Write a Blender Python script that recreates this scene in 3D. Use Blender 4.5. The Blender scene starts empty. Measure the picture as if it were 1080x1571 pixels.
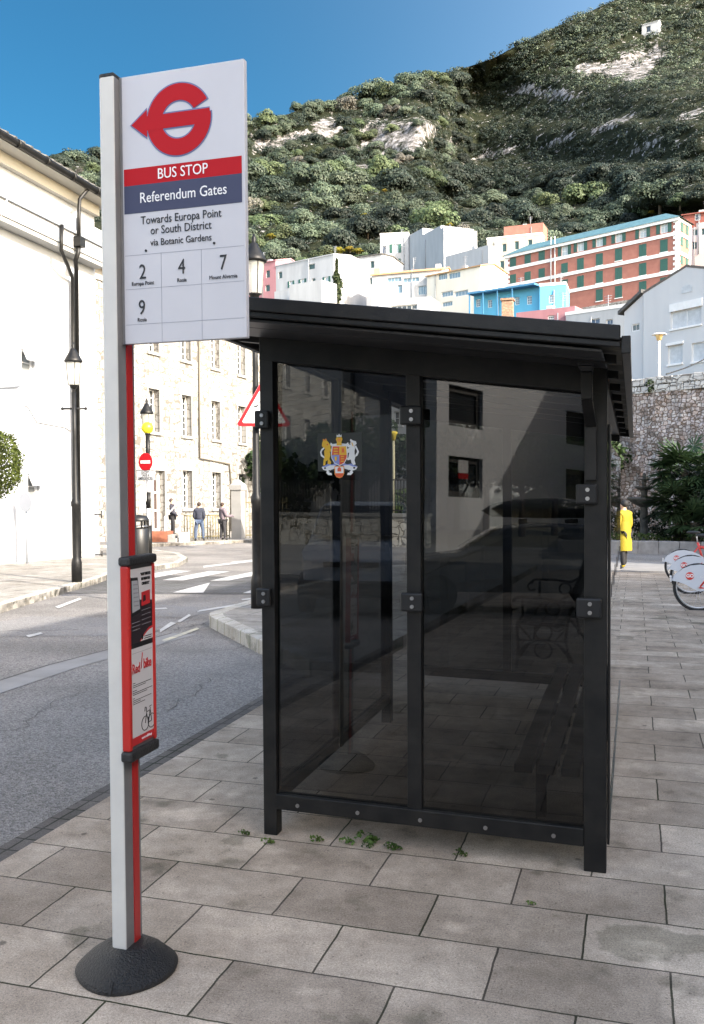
import bpy, bmesh, math, random
import numpy as np
from mathutils import Vector, Matrix

scene = bpy.context.scene
COL = scene.collection
R_ = math.radians

# ------------------------------------------------------------------ camera
CAM = Vector((0.0, 0.0, 1.62))
F, PCX, PCY = 1405.2, 540.0, 785.5
def _cam_rows():
    pi, ro, ya = -0.032588, -0.006487, 0.300236
    cr, sr, cp, sp = math.cos(ro), math.sin(ro), math.cos(pi), math.sin(pi)
    R0 = Matrix(((1, 0, 0), (0, 0, -1), (0, 1, 0)))
    Rp = Matrix(((1, 0, 0), (0, cp, sp), (0, -sp, cp)))
    Rr = Matrix(((cr, -sr, 0), (sr, cr, 0), (0, 0, 1)))
    M = Matrix(((math.cos(ya), math.sin(ya), 0), (-math.sin(ya), math.cos(ya), 0), (0, 0, 1)))
    return Rr @ Rp @ R0 @ M
CR = _cam_rows()
CRT = CR.transposed()
cam_d = bpy.data.cameras.new("camera")
cam = bpy.data.objects.new("camera", cam_d)
COL.objects.link(cam)
cam_d.sensor_fit = 'VERTICAL'
cam_d.sensor_height = 36.0
cam_d.lens = F * 36.0 / 1571.0
cam_d.clip_start = 0.05
cam_d.clip_end = 5000
m3 = Matrix((CR[0], -CR[1], -CR[2])).transposed()
cam.matrix_world = Matrix.Translation(CAM) @ m3.to_4x4()
scene.camera = cam

# ------------------------------------------------------------------ light
SUN_EL = R_(29)
SUN_DIR = Vector((0.89, -0.456, 0)).normalized() * math.cos(SUN_EL) + Vector((0, 0, math.sin(SUN_EL)))
world = bpy.data.worlds.new("World")
scene.world = world
world.use_nodes = True
wn = world.node_tree
bg = wn.nodes["Background"]
sky = wn.nodes.new("ShaderNodeTexSky")
sky.sky_type = 'NISHITA'
sky.sun_disc = False
sky.sun_elevation = SUN_EL
# Nishita: rotation 0 puts the sun at +Y, positive turns towards +X
sky.sun_rotation = math.atan2(SUN_DIR.x, SUN_DIR.y)
sky.altitude = 0
sky.air_density = 1.0
sky.dust_density = 2.0
sky.ozone_density = 0.6
# clear northern sky: deeper blue low in the part of the dome opposite the sun
tcw = wn.nodes.new("ShaderNodeTexCoord"); dotn = wn.nodes.new("ShaderNodeVectorMath"); dotn.operation = 'DOT_PRODUCT'
dotn.inputs[1].default_value = Vector((-.66, .74, .24)).normalized()
rmp = wn.nodes.new("ShaderNodeValToRGB"); rmp.color_ramp.interpolation = 'EASE'
rmp.color_ramp.elements[0].position = .28; rmp.color_ramp.elements[0].color = (1, 1, 1, 1)
rmp.color_ramp.elements[1].position = .99; rmp.color_ramp.elements[1].color = (.036, .148, .215, 1)
mulw = wn.nodes.new("ShaderNodeMixRGB"); mulw.blend_type = 'MULTIPLY'; mulw.inputs[0].default_value = 1
wn.links.new(tcw.outputs["Generated"], dotn.inputs[0]); wn.links.new(dotn.outputs["Value"], rmp.inputs[0])
wn.links.new(sky.outputs[0], mulw.inputs[1]); wn.links.new(rmp.outputs[0], mulw.inputs[2]); wn.links.new(mulw.outputs[0], bg.inputs[0])
bg.inputs[1].default_value = 0.15
sun_d = bpy.data.lights.new("sun", 'SUN')
sun_d.energy = 2.0
sun_d.angle = R_(0.5)
sun_d.color = (1.0, 0.99, 0.98)
sun = bpy.data.objects.new("sun", sun_d)
COL.objects.link(sun)
sun.rotation_euler = SUN_DIR.to_track_quat('Z', 'Y').to_euler()
scene.view_settings.view_transform = 'Standard'
scene.view_settings.look = 'None'
scene.view_settings.exposure = 2.42
scene.view_settings.use_white_balance = True
scene.view_settings.white_balance_temperature = 7350
scene.view_settings.gamma = 1.0
scene.cycles.max_bounces = 10
scene.cycles.transparent_max_bounces = 24
scene.cycles.caustics_reflective = False
scene.cycles.caustics_refractive = False

# ------------------------------------------------------------------ pixel rays (photo pixels, 1080 x 1571) to points at real distances
def gz(x, y):
    a = min(max(y - 7, 0), 17)
    b = min(max(y - 24, 0), 22)
    return -0.034 * a - 0.02 * b
def ray(px, py):
    return CRT @ Vector(((px - PCX) / F, (py - PCY) / F, 1.0))
def at(px, py, D):
    return CAM + ray(px, py) * D
def G(px, py, off=0.0):
    d = ray(px, py); lo, hi = 0.5, 500.0
    for _ in range(70):
        m = (lo + hi) / 2; p = CAM + d * m
        if p.z > gz(p.x, p.y) + off: lo = m
        else: hi = m
    return CAM + d * lo
def onx(px, py, X):
    d = ray(px, py); return CAM + d * ((X - CAM.x) / d.x)
def ony(px, py, Y):
    d = ray(px, py); return CAM + d * ((Y - CAM.y) / d.y)
def onz(px, py, Z):
    d = ray(px, py); return CAM + d * ((Z - CAM.z) / d.z)

# ------------------------------------------------------------------ materials
MATS = {}
def nd(nt, t, **kw):
    n = nt.nodes.new(t)
    for k, v in kw.items():
        setattr(n, k, v)
    return n
def mat(name, c1, rough=0.6, c2=None, scale=8.0, detail=5.0, bump=0.0, metal=0.0, spec=0.5, coords='Object', bump_scale=None, lo=0.35, hi=0.65, trans=None, emit=None):
    if name in MATS: return MATS[name]
    m = bpy.data.materials.new(name); m.use_nodes = True; MATS[name] = m
    nt = m.node_tree; b = nt.nodes["Principled BSDF"]
    b.inputs["Base Color"].default_value = (*c1, 1); b.inputs["Roughness"].default_value = rough
    b.inputs["Metallic"].default_value = metal; b.inputs["Specular IOR Level"].default_value = spec
    if c2 is not None or bump:
        tc = nd(nt, "ShaderNodeTexCoord")
        n = nd(nt, "ShaderNodeTexNoise"); n.inputs["Scale"].default_value = scale; n.inputs["Detail"].default_value = detail
        n.inputs["Roughness"].default_value = 0.6
        if name.endswith('render'):
            mp = nd(nt, "ShaderNodeMapping"); mp.inputs['Scale'].default_value = (1, 1, .22); nt.links.new(tc.outputs[coords], mp.inputs[0]); nt.links.new(mp.outputs[0], n.inputs['Vector']); n.inputs['Detail'].default_value = 8
        else: nt.links.new(tc.outputs[coords], n.inputs["Vector"])
        if c2 is not None:
            r = nd(nt, "ShaderNodeValToRGB")
            r.color_ramp.elements[0].position = lo; r.color_ramp.elements[1].position = hi
            r.color_ramp.elements[0].color = (*c1, 1); r.color_ramp.elements[1].color = (*c2, 1)
            nt.links.new(n.outputs[0], r.inputs[0]); nt.links.new(r.outputs[0], b.inputs["Base Color"])
        if bump:
            n2 = n
            if bump_scale:
                n2 = nd(nt, "ShaderNodeTexNoise"); n2.inputs["Scale"].default_value = bump_scale; n2.inputs["Detail"].default_value = 6
                nt.links.new(tc.outputs[coords], n2.inputs["Vector"])
            bp = nd(nt, "ShaderNodeBump"); bp.inputs["Strength"].default_value = bump; bp.inputs["Distance"].default_value = 0.02
            nt.links.new(n2.outputs[0], bp.inputs["Height"]); nt.links.new(bp.outputs[0], b.inputs["Normal"])
    return m

def glass_pane(name, tint, ior, dirt=0.0):
    if name in MATS: return MATS[name]
    m = bpy.data.materials.new(name); m.use_nodes = True; MATS[name] = m
    nt = m.node_tree; nt.nodes.clear()
    out = nd(nt, "ShaderNodeOutputMaterial"); mix = nd(nt, "ShaderNodeMixShader")
    tr = nd(nt, "ShaderNodeBsdfTransparent"); tr.inputs[0].default_value = (*tint, 1)
    gl = nd(nt, "ShaderNodeBsdfGlossy"); gl.inputs["Roughness"].default_value = 0.0; gl.inputs[0].default_value = (1, 1, 1, 1)
    fr = nd(nt, "ShaderNodeFresnel"); fr.inputs[0].default_value = ior
    nt.links.new(fr.outputs[0], mix.inputs[0]); nt.links.new(tr.outputs[0], mix.inputs[1]); nt.links.new(gl.outputs[0], mix.inputs[2])
    df = nd(nt, "ShaderNodeBsdfDiffuse"); df.inputs[0].default_value = (.5, .5, .48, 1)
    tc = nd(nt, "ShaderNodeTexCoord"); mp = nd(nt, "ShaderNodeMapping"); mp.inputs["Scale"].default_value = (5, 5, 1.6); mp.inputs["Rotation"].default_value = (0, .25, 0)
    nz = nd(nt, "ShaderNodeTexNoise"); nz.inputs["Scale"].default_value = 1.5; nz.inputs["Detail"].default_value = 9; nz.inputs["Roughness"].default_value = .72
    nt.links.new(tc.outputs["Object"], mp.inputs[0]); nt.links.new(mp.outputs[0], nz.inputs["Vector"])
    rg = nd(nt, "ShaderNodeMapRange"); rg.inputs["From Min"].default_value = .48; rg.inputs["From Max"].default_value = .78; rg.inputs["To Max"].default_value = .012; nt.links.new(nz.outputs[0], rg.inputs[0])
    m2 = nd(nt, "ShaderNodeMixShader"); nt.links.new(rg.outputs[0], m2.inputs[0]); nt.links.new(mix.outputs[0], m2.inputs[1]); nt.links.new(df.outputs[0], m2.inputs[2])
    nt.links.new(m2.outputs[0], out.inputs[0])
    return m

def paving_mat(name, bw, bh, offx, offy, ca, cb, cj, joint=0.004, stain=1.0, off=0.5, vary=0.14):
    m = bpy.data.materials.new(name); m.use_nodes = True; MATS[name] = m
    nt = m.node_tree; b = nt.nodes["Principled BSDF"]; L = nt.links.new
    tc = nd(nt, "ShaderNodeTexCoord"); mp = nd(nt, "ShaderNodeMapping"); mp.inputs["Location"].default_value = (offx, offy, 0)
    L(tc.outputs["Object"], mp.inputs[0])
    wob = nd(nt, "ShaderNodeTexNoise"); wob.inputs["Scale"].default_value = 9; wob.inputs["Detail"].default_value = 3
    L(mp.outputs[0], wob.inputs["Vector"])
    wsub = nd(nt, "ShaderNodeVectorMath", operation='SUBTRACT'); wsub.inputs[1].default_value = (.5, .5, .5)
    wsc = nd(nt, "ShaderNodeVectorMath", operation='SCALE'); wsc.inputs["Scale"].default_value = 0.010
    wad = nd(nt, "ShaderNodeVectorMath", operation='ADD')
    L(wob.outputs["Color"], wsub.inputs[0]); L(wsub.outputs[0], wsc.inputs[0]); L(wsc.outputs[0], wad.inputs[0]); L(mp.outputs[0], wad.inputs[1])
    br = nd(nt, "ShaderNodeTexBrick"); br.offset = off; br.offset_frequency = 2; br.squash = 1.0
    br.inputs["Scale"].default_value = 1; br.inputs["Brick Width"].default_value = bw; br.inputs["Row Height"].default_value = bh
    br.inputs["Mortar Size"].default_value = joint; br.inputs["Mortar Smooth"].default_value = 0.2; br.inputs["Bias"].default_value = 0.0
    br.inputs["Color1"].default_value = (*ca, 1); br.inputs["Color2"].default_value = (*cb, 1); br.inputs["Mortar"].default_value = (*cj, 1)
    nj = nd(nt, "ShaderNodeTexNoise"); nj.inputs["Scale"].default_value = 1.7; nj.inputs["Detail"].default_value = 4; L(mp.outputs[0], nj.inputs["Vector"])
    rj = nd(nt, "ShaderNodeValToRGB"); rj.color_ramp.elements[0].position = .42; rj.color_ramp.elements[1].position = .62
    rj.color_ramp.elements[0].color = (cj[0] * 1.9, cj[1] * 1.8, cj[2] * 1.7, 1); rj.color_ramp.elements[1].color = (cj[0] * .6, cj[1] * .85, cj[2] * .4, 1)
    L(nj.outputs[0], rj.inputs[0]); L(rj.outputs[0], br.inputs["Mortar"])
    L(wad.outputs[0], br.inputs["Vector"])
    def noise(scale, det=6, ro=0.6):
        n = nd(nt, "ShaderNodeTexNoise"); n.inputs["Scale"].default_value = scale; n.inputs["Detail"].default_value = det; n.inputs["Roughness"].default_value = ro
        L(mp.outputs[0], n.inputs["Vector"]); return n
    cur = br.outputs["Color"]
    def mul(cur, src, lo, hi, p0=.3, p1=.7, tint=(1, 1, 1)):
        rr = nd(nt, "ShaderNodeValToRGB"); rr.color_ramp.elements[0].position = p0; rr.color_ramp.elements[1].position = p1
        rr.color_ramp.elements[0].color = (lo * tint[0], lo * tint[1], lo * tint[2], 1); rr.color_ramp.elements[1].color = (hi, hi, hi, 1)
        L(src, rr.inputs[0]); mx = nd(nt, "ShaderNodeMixRGB", blend_type='MULTIPLY'); mx.inputs[0].default_value = 1
        L(cur, mx.inputs[1]); L(rr.outputs[0], mx.inputs[2]); return mx.outputs[0]
    cur = mul(cur, noise(2.3, 7, .65).outputs[0], 1 - .34 * stain, 1.08, .32, .66, (1.0, .97, .93))
    cur = mul(cur, noise(9, 6, .7).outputs[0], 1 - .26 * stain, 1.10, .3, .7)
    cur = mul(cur, noise(.55, 4, .6).outputs[0], 1 - .22 * stain, 1.05, .35, .6, (1, .98, .96))
    cur = mul(cur, noise(4.6, 3, .5).outputs[0], 1 - .30 * stain, 1.0, .26, .38, (.95, .98, .95))
    cur = mul(cur, noise(130, 3, .7).outputs[0], 1 - .34 * stain, 1.16, .32, .66)
    cur = mul(cur, noise(420, 2, .7).outputs[0], 1 - .4 * stain, 1.22, .34, .64)
    # gum spots and pits
    vo = nd(nt, "ShaderNodeTexVoronoi"); vo.inputs["Scale"].default_value = 3.1; L(mp.outputs[0], vo.inputs["Vector"])
    cur = mul(cur, vo.outputs["Distance"], .45, 1.0, .035, .06)
    vo2 = nd(nt, "ShaderNodeTexVoronoi"); vo2.inputs["Scale"].default_value = 17; L(mp.outputs[0], vo2.inputs["Vector"])
    cur = mul(cur, vo2.outputs["Distance"], .62, 1.0, .05, .11)
    vo3 = nd(nt, "ShaderNodeTexVoronoi"); vo3.inputs["Scale"].default_value = 52; L(mp.outputs[0], vo3.inputs["Vector"])
    cur = mul(cur, vo3.outputs["Distance"], .42, 1.0, .06, .16)
    # a few flags with a patch of old mortar or a dark spill, with an edge of its own
    npz = noise(1.25, 5, .55); cur = mul(cur, npz.outputs[0], .66, 1.0, .355, .378, (.98, 1, .96)); cur = mul(cur, noise(1.9, 4, .5).outputs[0], 1.0, 1.22, .62, .65)
    L(cur, b.inputs["Base Color"]); b.inputs["Roughness"].default_value = .85; b.inputs["Specular IOR Level"].default_value = .25
    bp = nd(nt, "ShaderNodeBump"); bp.inputs["Strength"].default_value = .5; bp.inputs["Distance"].default_value = .004
    fine = noise(60, 5, .7)
    mth = nd(nt, "ShaderNodeMath", operation='MULTIPLY_ADD'); mth.inputs[1].default_value = -1.5
    L(br.outputs["Fac"], mth.inputs[0]); L(fine.outputs[0], mth.inputs[2]); L(mth.outputs[0], bp.inputs["Height"]); L(bp.outputs[0], b.inputs["Normal"])
    return m

def asphalt_mat(name, a, bcol, patch=0.8):
    m = bpy.data.materials.new(name); m.use_nodes = True; MATS[name] = m
    nt = m.node_tree; b = nt.nodes["Principled BSDF"]; L = nt.links.new
    tc = nd(nt, "ShaderNodeTexCoord")
    vo = nd(nt, "ShaderNodeTexVoronoi"); vo.inputs["Scale"].default_value = 95; L(tc.outputs["Object"], vo.inputs["Vector"])
    r = nd(nt, "ShaderNodeValToRGB"); e = r.color_ramp.elements
    e[0].position = 0.0; e[0].color = (*a, 1); e[1].position = 1; e[1].color = (*bcol, 1)
    mid = e.new(.5); mid.color = tuple((x + y) / 2 for x, y in zip(a, bcol)) + (1,)
    hs = nd(nt, "ShaderNodeSeparateColor"); L(vo.outputs["Color"], hs.inputs[0]); L(hs.outputs[0], r.inputs[0])
    n = nd(nt, "ShaderNodeTexNoise"); n.inputs["Scale"].default_value = .7; n.inputs["Detail"].default_value = 6; L(tc.outputs["Object"], n.inputs["Vector"])
    r2 = nd(nt, "ShaderNodeValToRGB"); r2.color_ramp.elements[0].position = .35; r2.color_ramp.elements[1].position = .65
    r2.color_ramp.elements[0].color = (patch,) * 3 + (1,); r2.color_ramp.elements[1].color = (1.1, 1.1, 1.1, 1); L(n.outputs[0], r2.inputs[0])
    mx = nd(nt, "ShaderNodeMixRGB", blend_type='MULTIPLY'); mx.inputs[0].default_value = 1; L(r.outputs[0], mx.inputs[1]); L(r2.outputs[0], mx.inputs[2])
    L(mx.outputs[0], b.inputs["Base Color"]); b.inputs["Roughness"].default_value = .9; b.inputs["Specular IOR Level"].default_value = .2
    bp = nd(nt, "ShaderNodeBump"); bp.inputs["Strength"].default_value = .9; bp.inputs["Distance"].default_value = .008
    L(vo.outputs["Distance"], bp.inputs["Height"]); L(bp.outputs[0], b.inputs["Normal"])
    return m

def rubble_mat(name, cols, joint, scale, jw=0.05, squash=1.0, bump=.6, dirt=.25):
    """irregular stone courses: voronoi cells with pointing between them"""
    m = bpy.data.materials.new(name); m.use_nodes = True; MATS[name] = m
    nt = m.node_tree; b = nt.nodes["Principled BSDF"]; L = nt.links.new
    tc = nd(nt, "ShaderNodeTexCoord"); mp = nd(nt, "ShaderNodeMapping"); mp.inputs["Scale"].default_value = (scale, scale, scale * squash)
    L(tc.outputs["Object"], mp.inputs[0])
    wob = nd(nt, "ShaderNodeTexNoise"); wob.inputs["Scale"].default_value = 1.3; wob.inputs["Detail"].default_value = 3; L(mp.outputs[0], wob.inputs["Vector"])
    ws = nd(nt, "ShaderNodeVectorMath", operation='SCALE'); ws.inputs["Scale"].default_value = .45; L(wob.outputs["Color"], ws.inputs[0])
    wa = nd(nt, "ShaderNodeVectorMath", operation='ADD'); L(mp.outputs[0], wa.inputs[0]); L(ws.outputs[0], wa.inputs[1])
    v1 = nd(nt, "ShaderNodeTexVoronoi", feature='F1', distance='CHEBYCHEV'); L(wa.outputs[0], v1.inputs["Vector"]); v1.inputs["Scale"].default_value = 1
    v1.inputs["Randomness"].default_value = .8
    v2 = nd(nt, "ShaderNodeTexVoronoi", feature='F2', distance='CHEBYCHEV'); L(wa.outputs[0], v2.inputs["Vector"]); v2.inputs["Scale"].default_value = 1
    v2.inputs["Randomness"].default_value = .8
    sub = nd(nt, "ShaderNodeMath", operation='SUBTRACT'); L(v2.outputs["Distance"], sub.inputs[0]); L(v1.outputs["Distance"], sub.inputs[1])
    edge = nd(nt, "ShaderNodeValToRGB"); edge.color_ramp.elements[0].position = jw * .4; edge.color_ramp.elements[1].position = jw * 1.5
    L(sub.outputs[0], edge.inputs[0])
    sp = nd(nt, "ShaderNodeSeparateColor"); L(v1.outputs["Color"], sp.inputs[0])
    r = nd(nt, "ShaderNodeValToRGB"); e = r.color_ramp.elements
    e[0].color = (*cols[0], 1); e[1].color = (*cols[-1], 1)
    for i, c in enumerate(cols[1:-1]):
        q = e.new((i + 1) / (len(cols) - 1)); q.color = (*c, 1)
    L(sp.outputs[0], r.inputs[0])
    n = nd(nt, "ShaderNodeTexNoise"); n.inputs["Scale"].default_value = scale * 2.5; n.inputs["Detail"].default_value = 8; n.inputs["Roughness"].default_value = .7
    L(tc.outputs["Object"], n.inputs["Vector"])
    rn = nd(nt, "ShaderNodeValToRGB"); rn.color_ramp.elements[0].position = .3; rn.color_ramp.elements[1].position = .7
    rn.color_ramp.elements[0].color = (1 - dirt,) * 3 + (1,); rn.color_ramp.elements[1].color = (1.08,) * 3 + (1,); L(n.outputs[0], rn.inputs[0])
    mx = nd(nt, "ShaderNodeMixRGB"); L(edge.outputs[0], mx.inputs[0]); mx.inputs[1].default_value = (*joint, 1); L(r.outputs[0], mx.inputs[2])
    m2 = nd(nt, "ShaderNodeMixRGB", blend_type='MULTIPLY'); m2.inputs[0].default_value = 1; L(mx.outputs[0], m2.inputs[1]); L(rn.outputs[0], m2.inputs[2])
    L(m2.outputs[0], b.inputs["Base Color"]); b.inputs["Roughness"].default_value = .9; b.inputs["Specular IOR Level"].default_value = .2
    ad = nd(nt, "ShaderNodeMath", operation='MULTIPLY_ADD'); ad.inputs[1].default_value = .35; L(n.outputs[0], ad.inputs[0]); L(edge.outputs[0], ad.inputs[2])
    bp = nd(nt, "ShaderNodeBump"); bp.inputs["Strength"].default_value = bump; bp.inputs["Distance"].default_value = .04
    L(ad.outputs[0], bp.inputs["Height"]); L(bp.outputs[0], b.inputs["Normal"])
    return m

def leaf_mat(name, c1, c2, scale=0.5, trans=0.25, rough=.55):
    if name in MATS: return MATS[name]
    m = bpy.data.materials.new(name); m.use_nodes = True; MATS[name] = m
    nt = m.node_tree; L = nt.links.new; b = nt.nodes["Principled BSDF"]; out = nt.nodes["Material Output"]
    g = nd(nt, "ShaderNodeNewGeometry"); oi = nd(nt, "ShaderNodeObjectInfo")
    r = nd(nt, "ShaderNodeValToRGB"); r.color_ramp.elements[0].color = (*c1, 1); r.color_ramp.elements[1].color = (*c2, 1)
    L(g.outputs["Random Per Island"], r.inputs[0])
    hsv = nd(nt, "ShaderNodeHueSaturation")
    mr = nd(nt, "ShaderNodeMapRange"); mr.inputs["To Min"].default_value = .62; mr.inputs["To Max"].default_value = 1.35; L(oi.outputs["Random"], mr.inputs[0])
    mh = nd(nt, "ShaderNodeMapRange"); mh.inputs["To Min"].default_value = .48; mh.inputs["To Max"].default_value = .515
    mm = nd(nt, "ShaderNodeMath", operation='FRACT'); mk = nd(nt, "ShaderNodeMath", operation='MULTIPLY'); mk.inputs[1].default_value = 7.31
    L(oi.outputs["Random"], mk.inputs[0]); L(mk.outputs[0], mm.inputs[0]); L(mm.outputs[0], mh.inputs[0]); L(mh.outputs[0], hsv.inputs["Hue"])
    L(mr.outputs[0], hsv.inputs["Value"]); L(r.outputs[0], hsv.inputs["Color"]); L(hsv.outputs[0], b.inputs["Base Color"])
    b.inputs["Roughness"].default_value = rough; b.inputs["Specular IOR Level"].default_value = .25
    if trans:
        t = nd(nt, "ShaderNodeBsdfTranslucent"); L(hsv.outputs[0], t.inputs[0]); mx = nd(nt, "ShaderNodeMixShader"); mx.inputs[0].default_value = trans
        L(b.outputs[0], mx.inputs[1]); L(t.outputs[0], mx.inputs[2]); L(mx.outputs[0], out.inputs[0])
    return m

# ------------------------------------------------------------------ object helpers
def tag(o, label=None, cat=None, group=None, kind=None):
    if label: o["label"] = label
    if cat: o["category"] = cat
    if group: o["group"] = group
    if kind: o["kind"] = kind
    return o
def thing(name, label, cat, loc=(0, 0, 0), rz=0.0, group=None):
    o = bpy.data.objects.new(name, None); COL.objects.link(o)
    o.empty_display_size = .2
    o.location = loc; o.rotation_euler = (0, 0, rz)
    return tag(o, label, cat, group)
def root_inv(o):
    return (Matrix.Translation(o.location) @ Matrix.Rotation(o.rotation_euler.z, 4, 'Z')).inverted()
def link_mesh(name, me, parent=None):
    o = bpy.data.objects.new(name, me); COL.objects.link(o)
    if parent is not None: o.parent = parent
    return o
def copy_tree(o, parent=None):
    c = o.copy(); COL.objects.link(c)
    if parent is not None: c.parent = parent
    for ch in list(o.children): copy_tree(ch, c)
    return c

class MB:
    def __init__(s): s.v = []; s.f = []; s.m = []; s.sm = []
    def poly(s, pts, m=0, sm=False):
        i = len(s.v); s.v += [tuple(p) for p in pts]; s.f.append(tuple(range(i, i + len(pts)))); s.m.append(m); s.sm.append(sm)
    def hexa(s, p, m=0):
        i = len(s.v); s.v += [tuple(q) for q in p]
        for f in ((0, 3, 2, 1), (4, 5, 6, 7), (0, 1, 5, 4), (1, 2, 6, 5), (2, 3, 7, 6), (3, 0, 4, 7)):
            s.f.append(tuple(i + k for k in f)); s.m.append(m); s.sm.append(False)
    def box(s, x0, x1, y0, y1, z0, z1, m=0):
        s.hexa([(x0, y0, z0), (x1, y0, z0), (x1, y1, z0), (x0, y1, z0), (x0, y0, z1), (x1, y0, z1), (x1, y1, z1), (x0, y1, z1)], m)
    def obox(s, c, ax, ay, az, m=0):
        c, ax, ay, az = map(Vector, (c, ax, ay, az))
        s.hexa([c - ax - ay - az, c + ax - ay - az, c + ax + ay - az, c - ax + ay - az, c - ax - ay + az, c + ax - ay + az, c + ax + ay + az, c - ax + ay + az], m)
    def bar(s, a, b, w, h, m=0, up=(0, 0, 1)):
        a, b = Vector(a), Vector(b); d = (b - a); L = d.length; d = d / L
        u = Vector(up); sx = d.cross(u)
        if sx.length < 1e-4: sx = d.cross(Vector((1, 0, 0)))
        sx.normalize(); u = sx.cross(d)
        s.obox((a + b) / 2, d * L / 2, sx * w / 2, u * h / 2, m)
    def tube(s, pts, r, seg=10, m=0, caps=True):
        pts = [Vector(p) for p in pts]; n = len(pts)
        rs = r if isinstance(r, (list, tuple)) else [r] * n
        base = len(s.v); prev = None
        for i, p in enumerate(pts):
            d = (pts[min(i + 1, n - 1)] - pts[max(i - 1, 0)]).normalized()
            if prev is None:
                u = d.cross(Vector((0, 0, 1)))
                if u.length < 1e-3: u = d.cross(Vector((1, 0, 0)))
            else:
                u = prev - d * prev.dot(d)
            u.normalize(); prev = u; w = d.cross(u)
            for k in range(seg):
                a = 2 * math.pi * k / seg
                s.v.append(tuple(p + (u * math.cos(a) + w * math.sin(a)) * rs[i]))
        for i in range(n - 1):
            for k in range(seg):
                k2 = (k + 1) % seg
                s.f.append((base + i * seg + k, base + i * seg + k2, base + (i + 1) * seg + k2, base + (i + 1) * seg + k)); s.m.append(m); s.sm.append(True)
        if caps:
            s.f.append(tuple(base + k for k in range(seg))[::-1]); s.m.append(m); s.sm.append(False)
            s.f.append(tuple(base + (n - 1) * seg + k for k in range(seg))); s.m.append(m); s.sm.append(False)
    def lathe(s, prof, c=(0, 0, 0), seg=20, m=0, smooth=True, rot=0.0, sx=1.0, sy=1.0):
        base = len(s.v); n = len(prof)
        for (r, z) in prof:
            for k in range(seg):
                a = 2 * math.pi * k / seg + rot
                s.v.append((c[0] + r * sx * math.cos(a), c[1] + r * sy * math.sin(a), c[2] + z))
        for i in range(n - 1):
            for k in range(seg):
                k2 = (k + 1) % seg
                s.f.append((base + i * seg + k, base + i * seg + k2, base + (i + 1) * seg + k2, base + (i + 1) * seg + k)); s.m.append(m); s.sm.append(smooth)
        s.f.append(tuple(base + k for k in range(seg))[::-1]); s.m.append(m); s.sm.append(False)
        s.f.append(tuple(base + (n - 1) * seg + k for k in range(seg))); s.m.append(m); s.sm.append(False)
    def prism(s, pts, dv, m=0, m_side=None):
        pts = [Vector(p) for p in pts]; dv = Vector(dv); n = len(pts)
        i = len(s.v); s.v += [tuple(p) for p in pts] + [tuple(p + dv) for p in pts]
        s.f.append(tuple(range(i, i + n))); s.m.append(m); s.sm.append(False)
        s.f.append(tuple(range(i + 2 * n - 1, i + n - 1, -1))); s.m.append(m); s.sm.append(False)
        ms = m if m_side is None else m_side
        for k in range(n):
            k2 = (k + 1) % n
            s.f.append((i + k2, i + k, i + n + k, i + n + k2)); s.m.append(ms); s.sm.append(False)
    def ball(s, c, rx, ry, rz, seg=12, rings=8, m=0):
        prof = [(max(math.sin(math.pi * i / rings), 1e-3), -math.cos(math.pi * i / rings)) for i in range(rings + 1)]
        base = len(s.v)
        for (r, z) in prof:
            for k in range(seg):
                a = 2 * math.pi * k / seg
                s.v.append((c[0] + rx * r * math.cos(a), c[1] + ry * r * math.sin(a), c[2] + rz * z))
        for i in range(rings):
            for k in range(seg):
                k2 = (k + 1) % seg
                s.f.append((base + i * seg + k, base + i * seg + k2, base + (i + 1) * seg + k2, base + (i + 1) * seg + k)); s.m.append(m); s.sm.append(True)
    def build(s, name, mats, parent=None, world=False, bevel=0.0, fix=True):
        if not isinstance(mats, (list, tuple)): mats = [mats]
        me = bpy.data.meshes.new(name)
        v = s.v
        if world and parent is not None:
            M = root_inv(parent); v = [tuple(M @ Vector(p)) for p in v]
        me.from_pydata(v, [], s.f)
        for q in mats: me.materials.append(q)
        me.polygons.foreach_set("material_index", s.m); me.polygons.foreach_set("use_smooth", s.sm)
        if fix:
            bm = bmesh.new(); bm.from_mesh(me); bmesh.ops.recalc_face_normals(bm, faces=bm.faces[:]); bm.to_mesh(me); bm.free()
        me.update()
        o = link_mesh(name, me, parent)
        if bevel:
            b = o.modifiers.new("bevel", 'BEVEL'); b.width = bevel; b.segments = 2; b.limit_method = 'ANGLE'; b.angle_limit = R_(40)
        return o

def quads_mesh(name, V, mats, mi=None):
    """V: (n,4,3) array of separate quads"""
    n = len(V); me = bpy.data.meshes.new(name)
    me.vertices.add(n * 4); me.vertices.foreach_set("co", np.ascontiguousarray(V, dtype=np.float32).ravel())
    me.loops.add(n * 4); me.loops.foreach_set("vertex_index", np.arange(n * 4, dtype=np.int32))
    me.polygons.add(n); me.polygons.foreach_set("loop_start", np.arange(0, n * 4, 4, dtype=np.int32))
    for q in (mats if isinstance(mats, (list, tuple)) else [mats]): me.materials.append(q)
    if mi is not None: me.polygons.foreach_set("material_index", np.asarray(mi, dtype=np.int32))
    me.update(calc_edges=True); me.validate()
    return me

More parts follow.
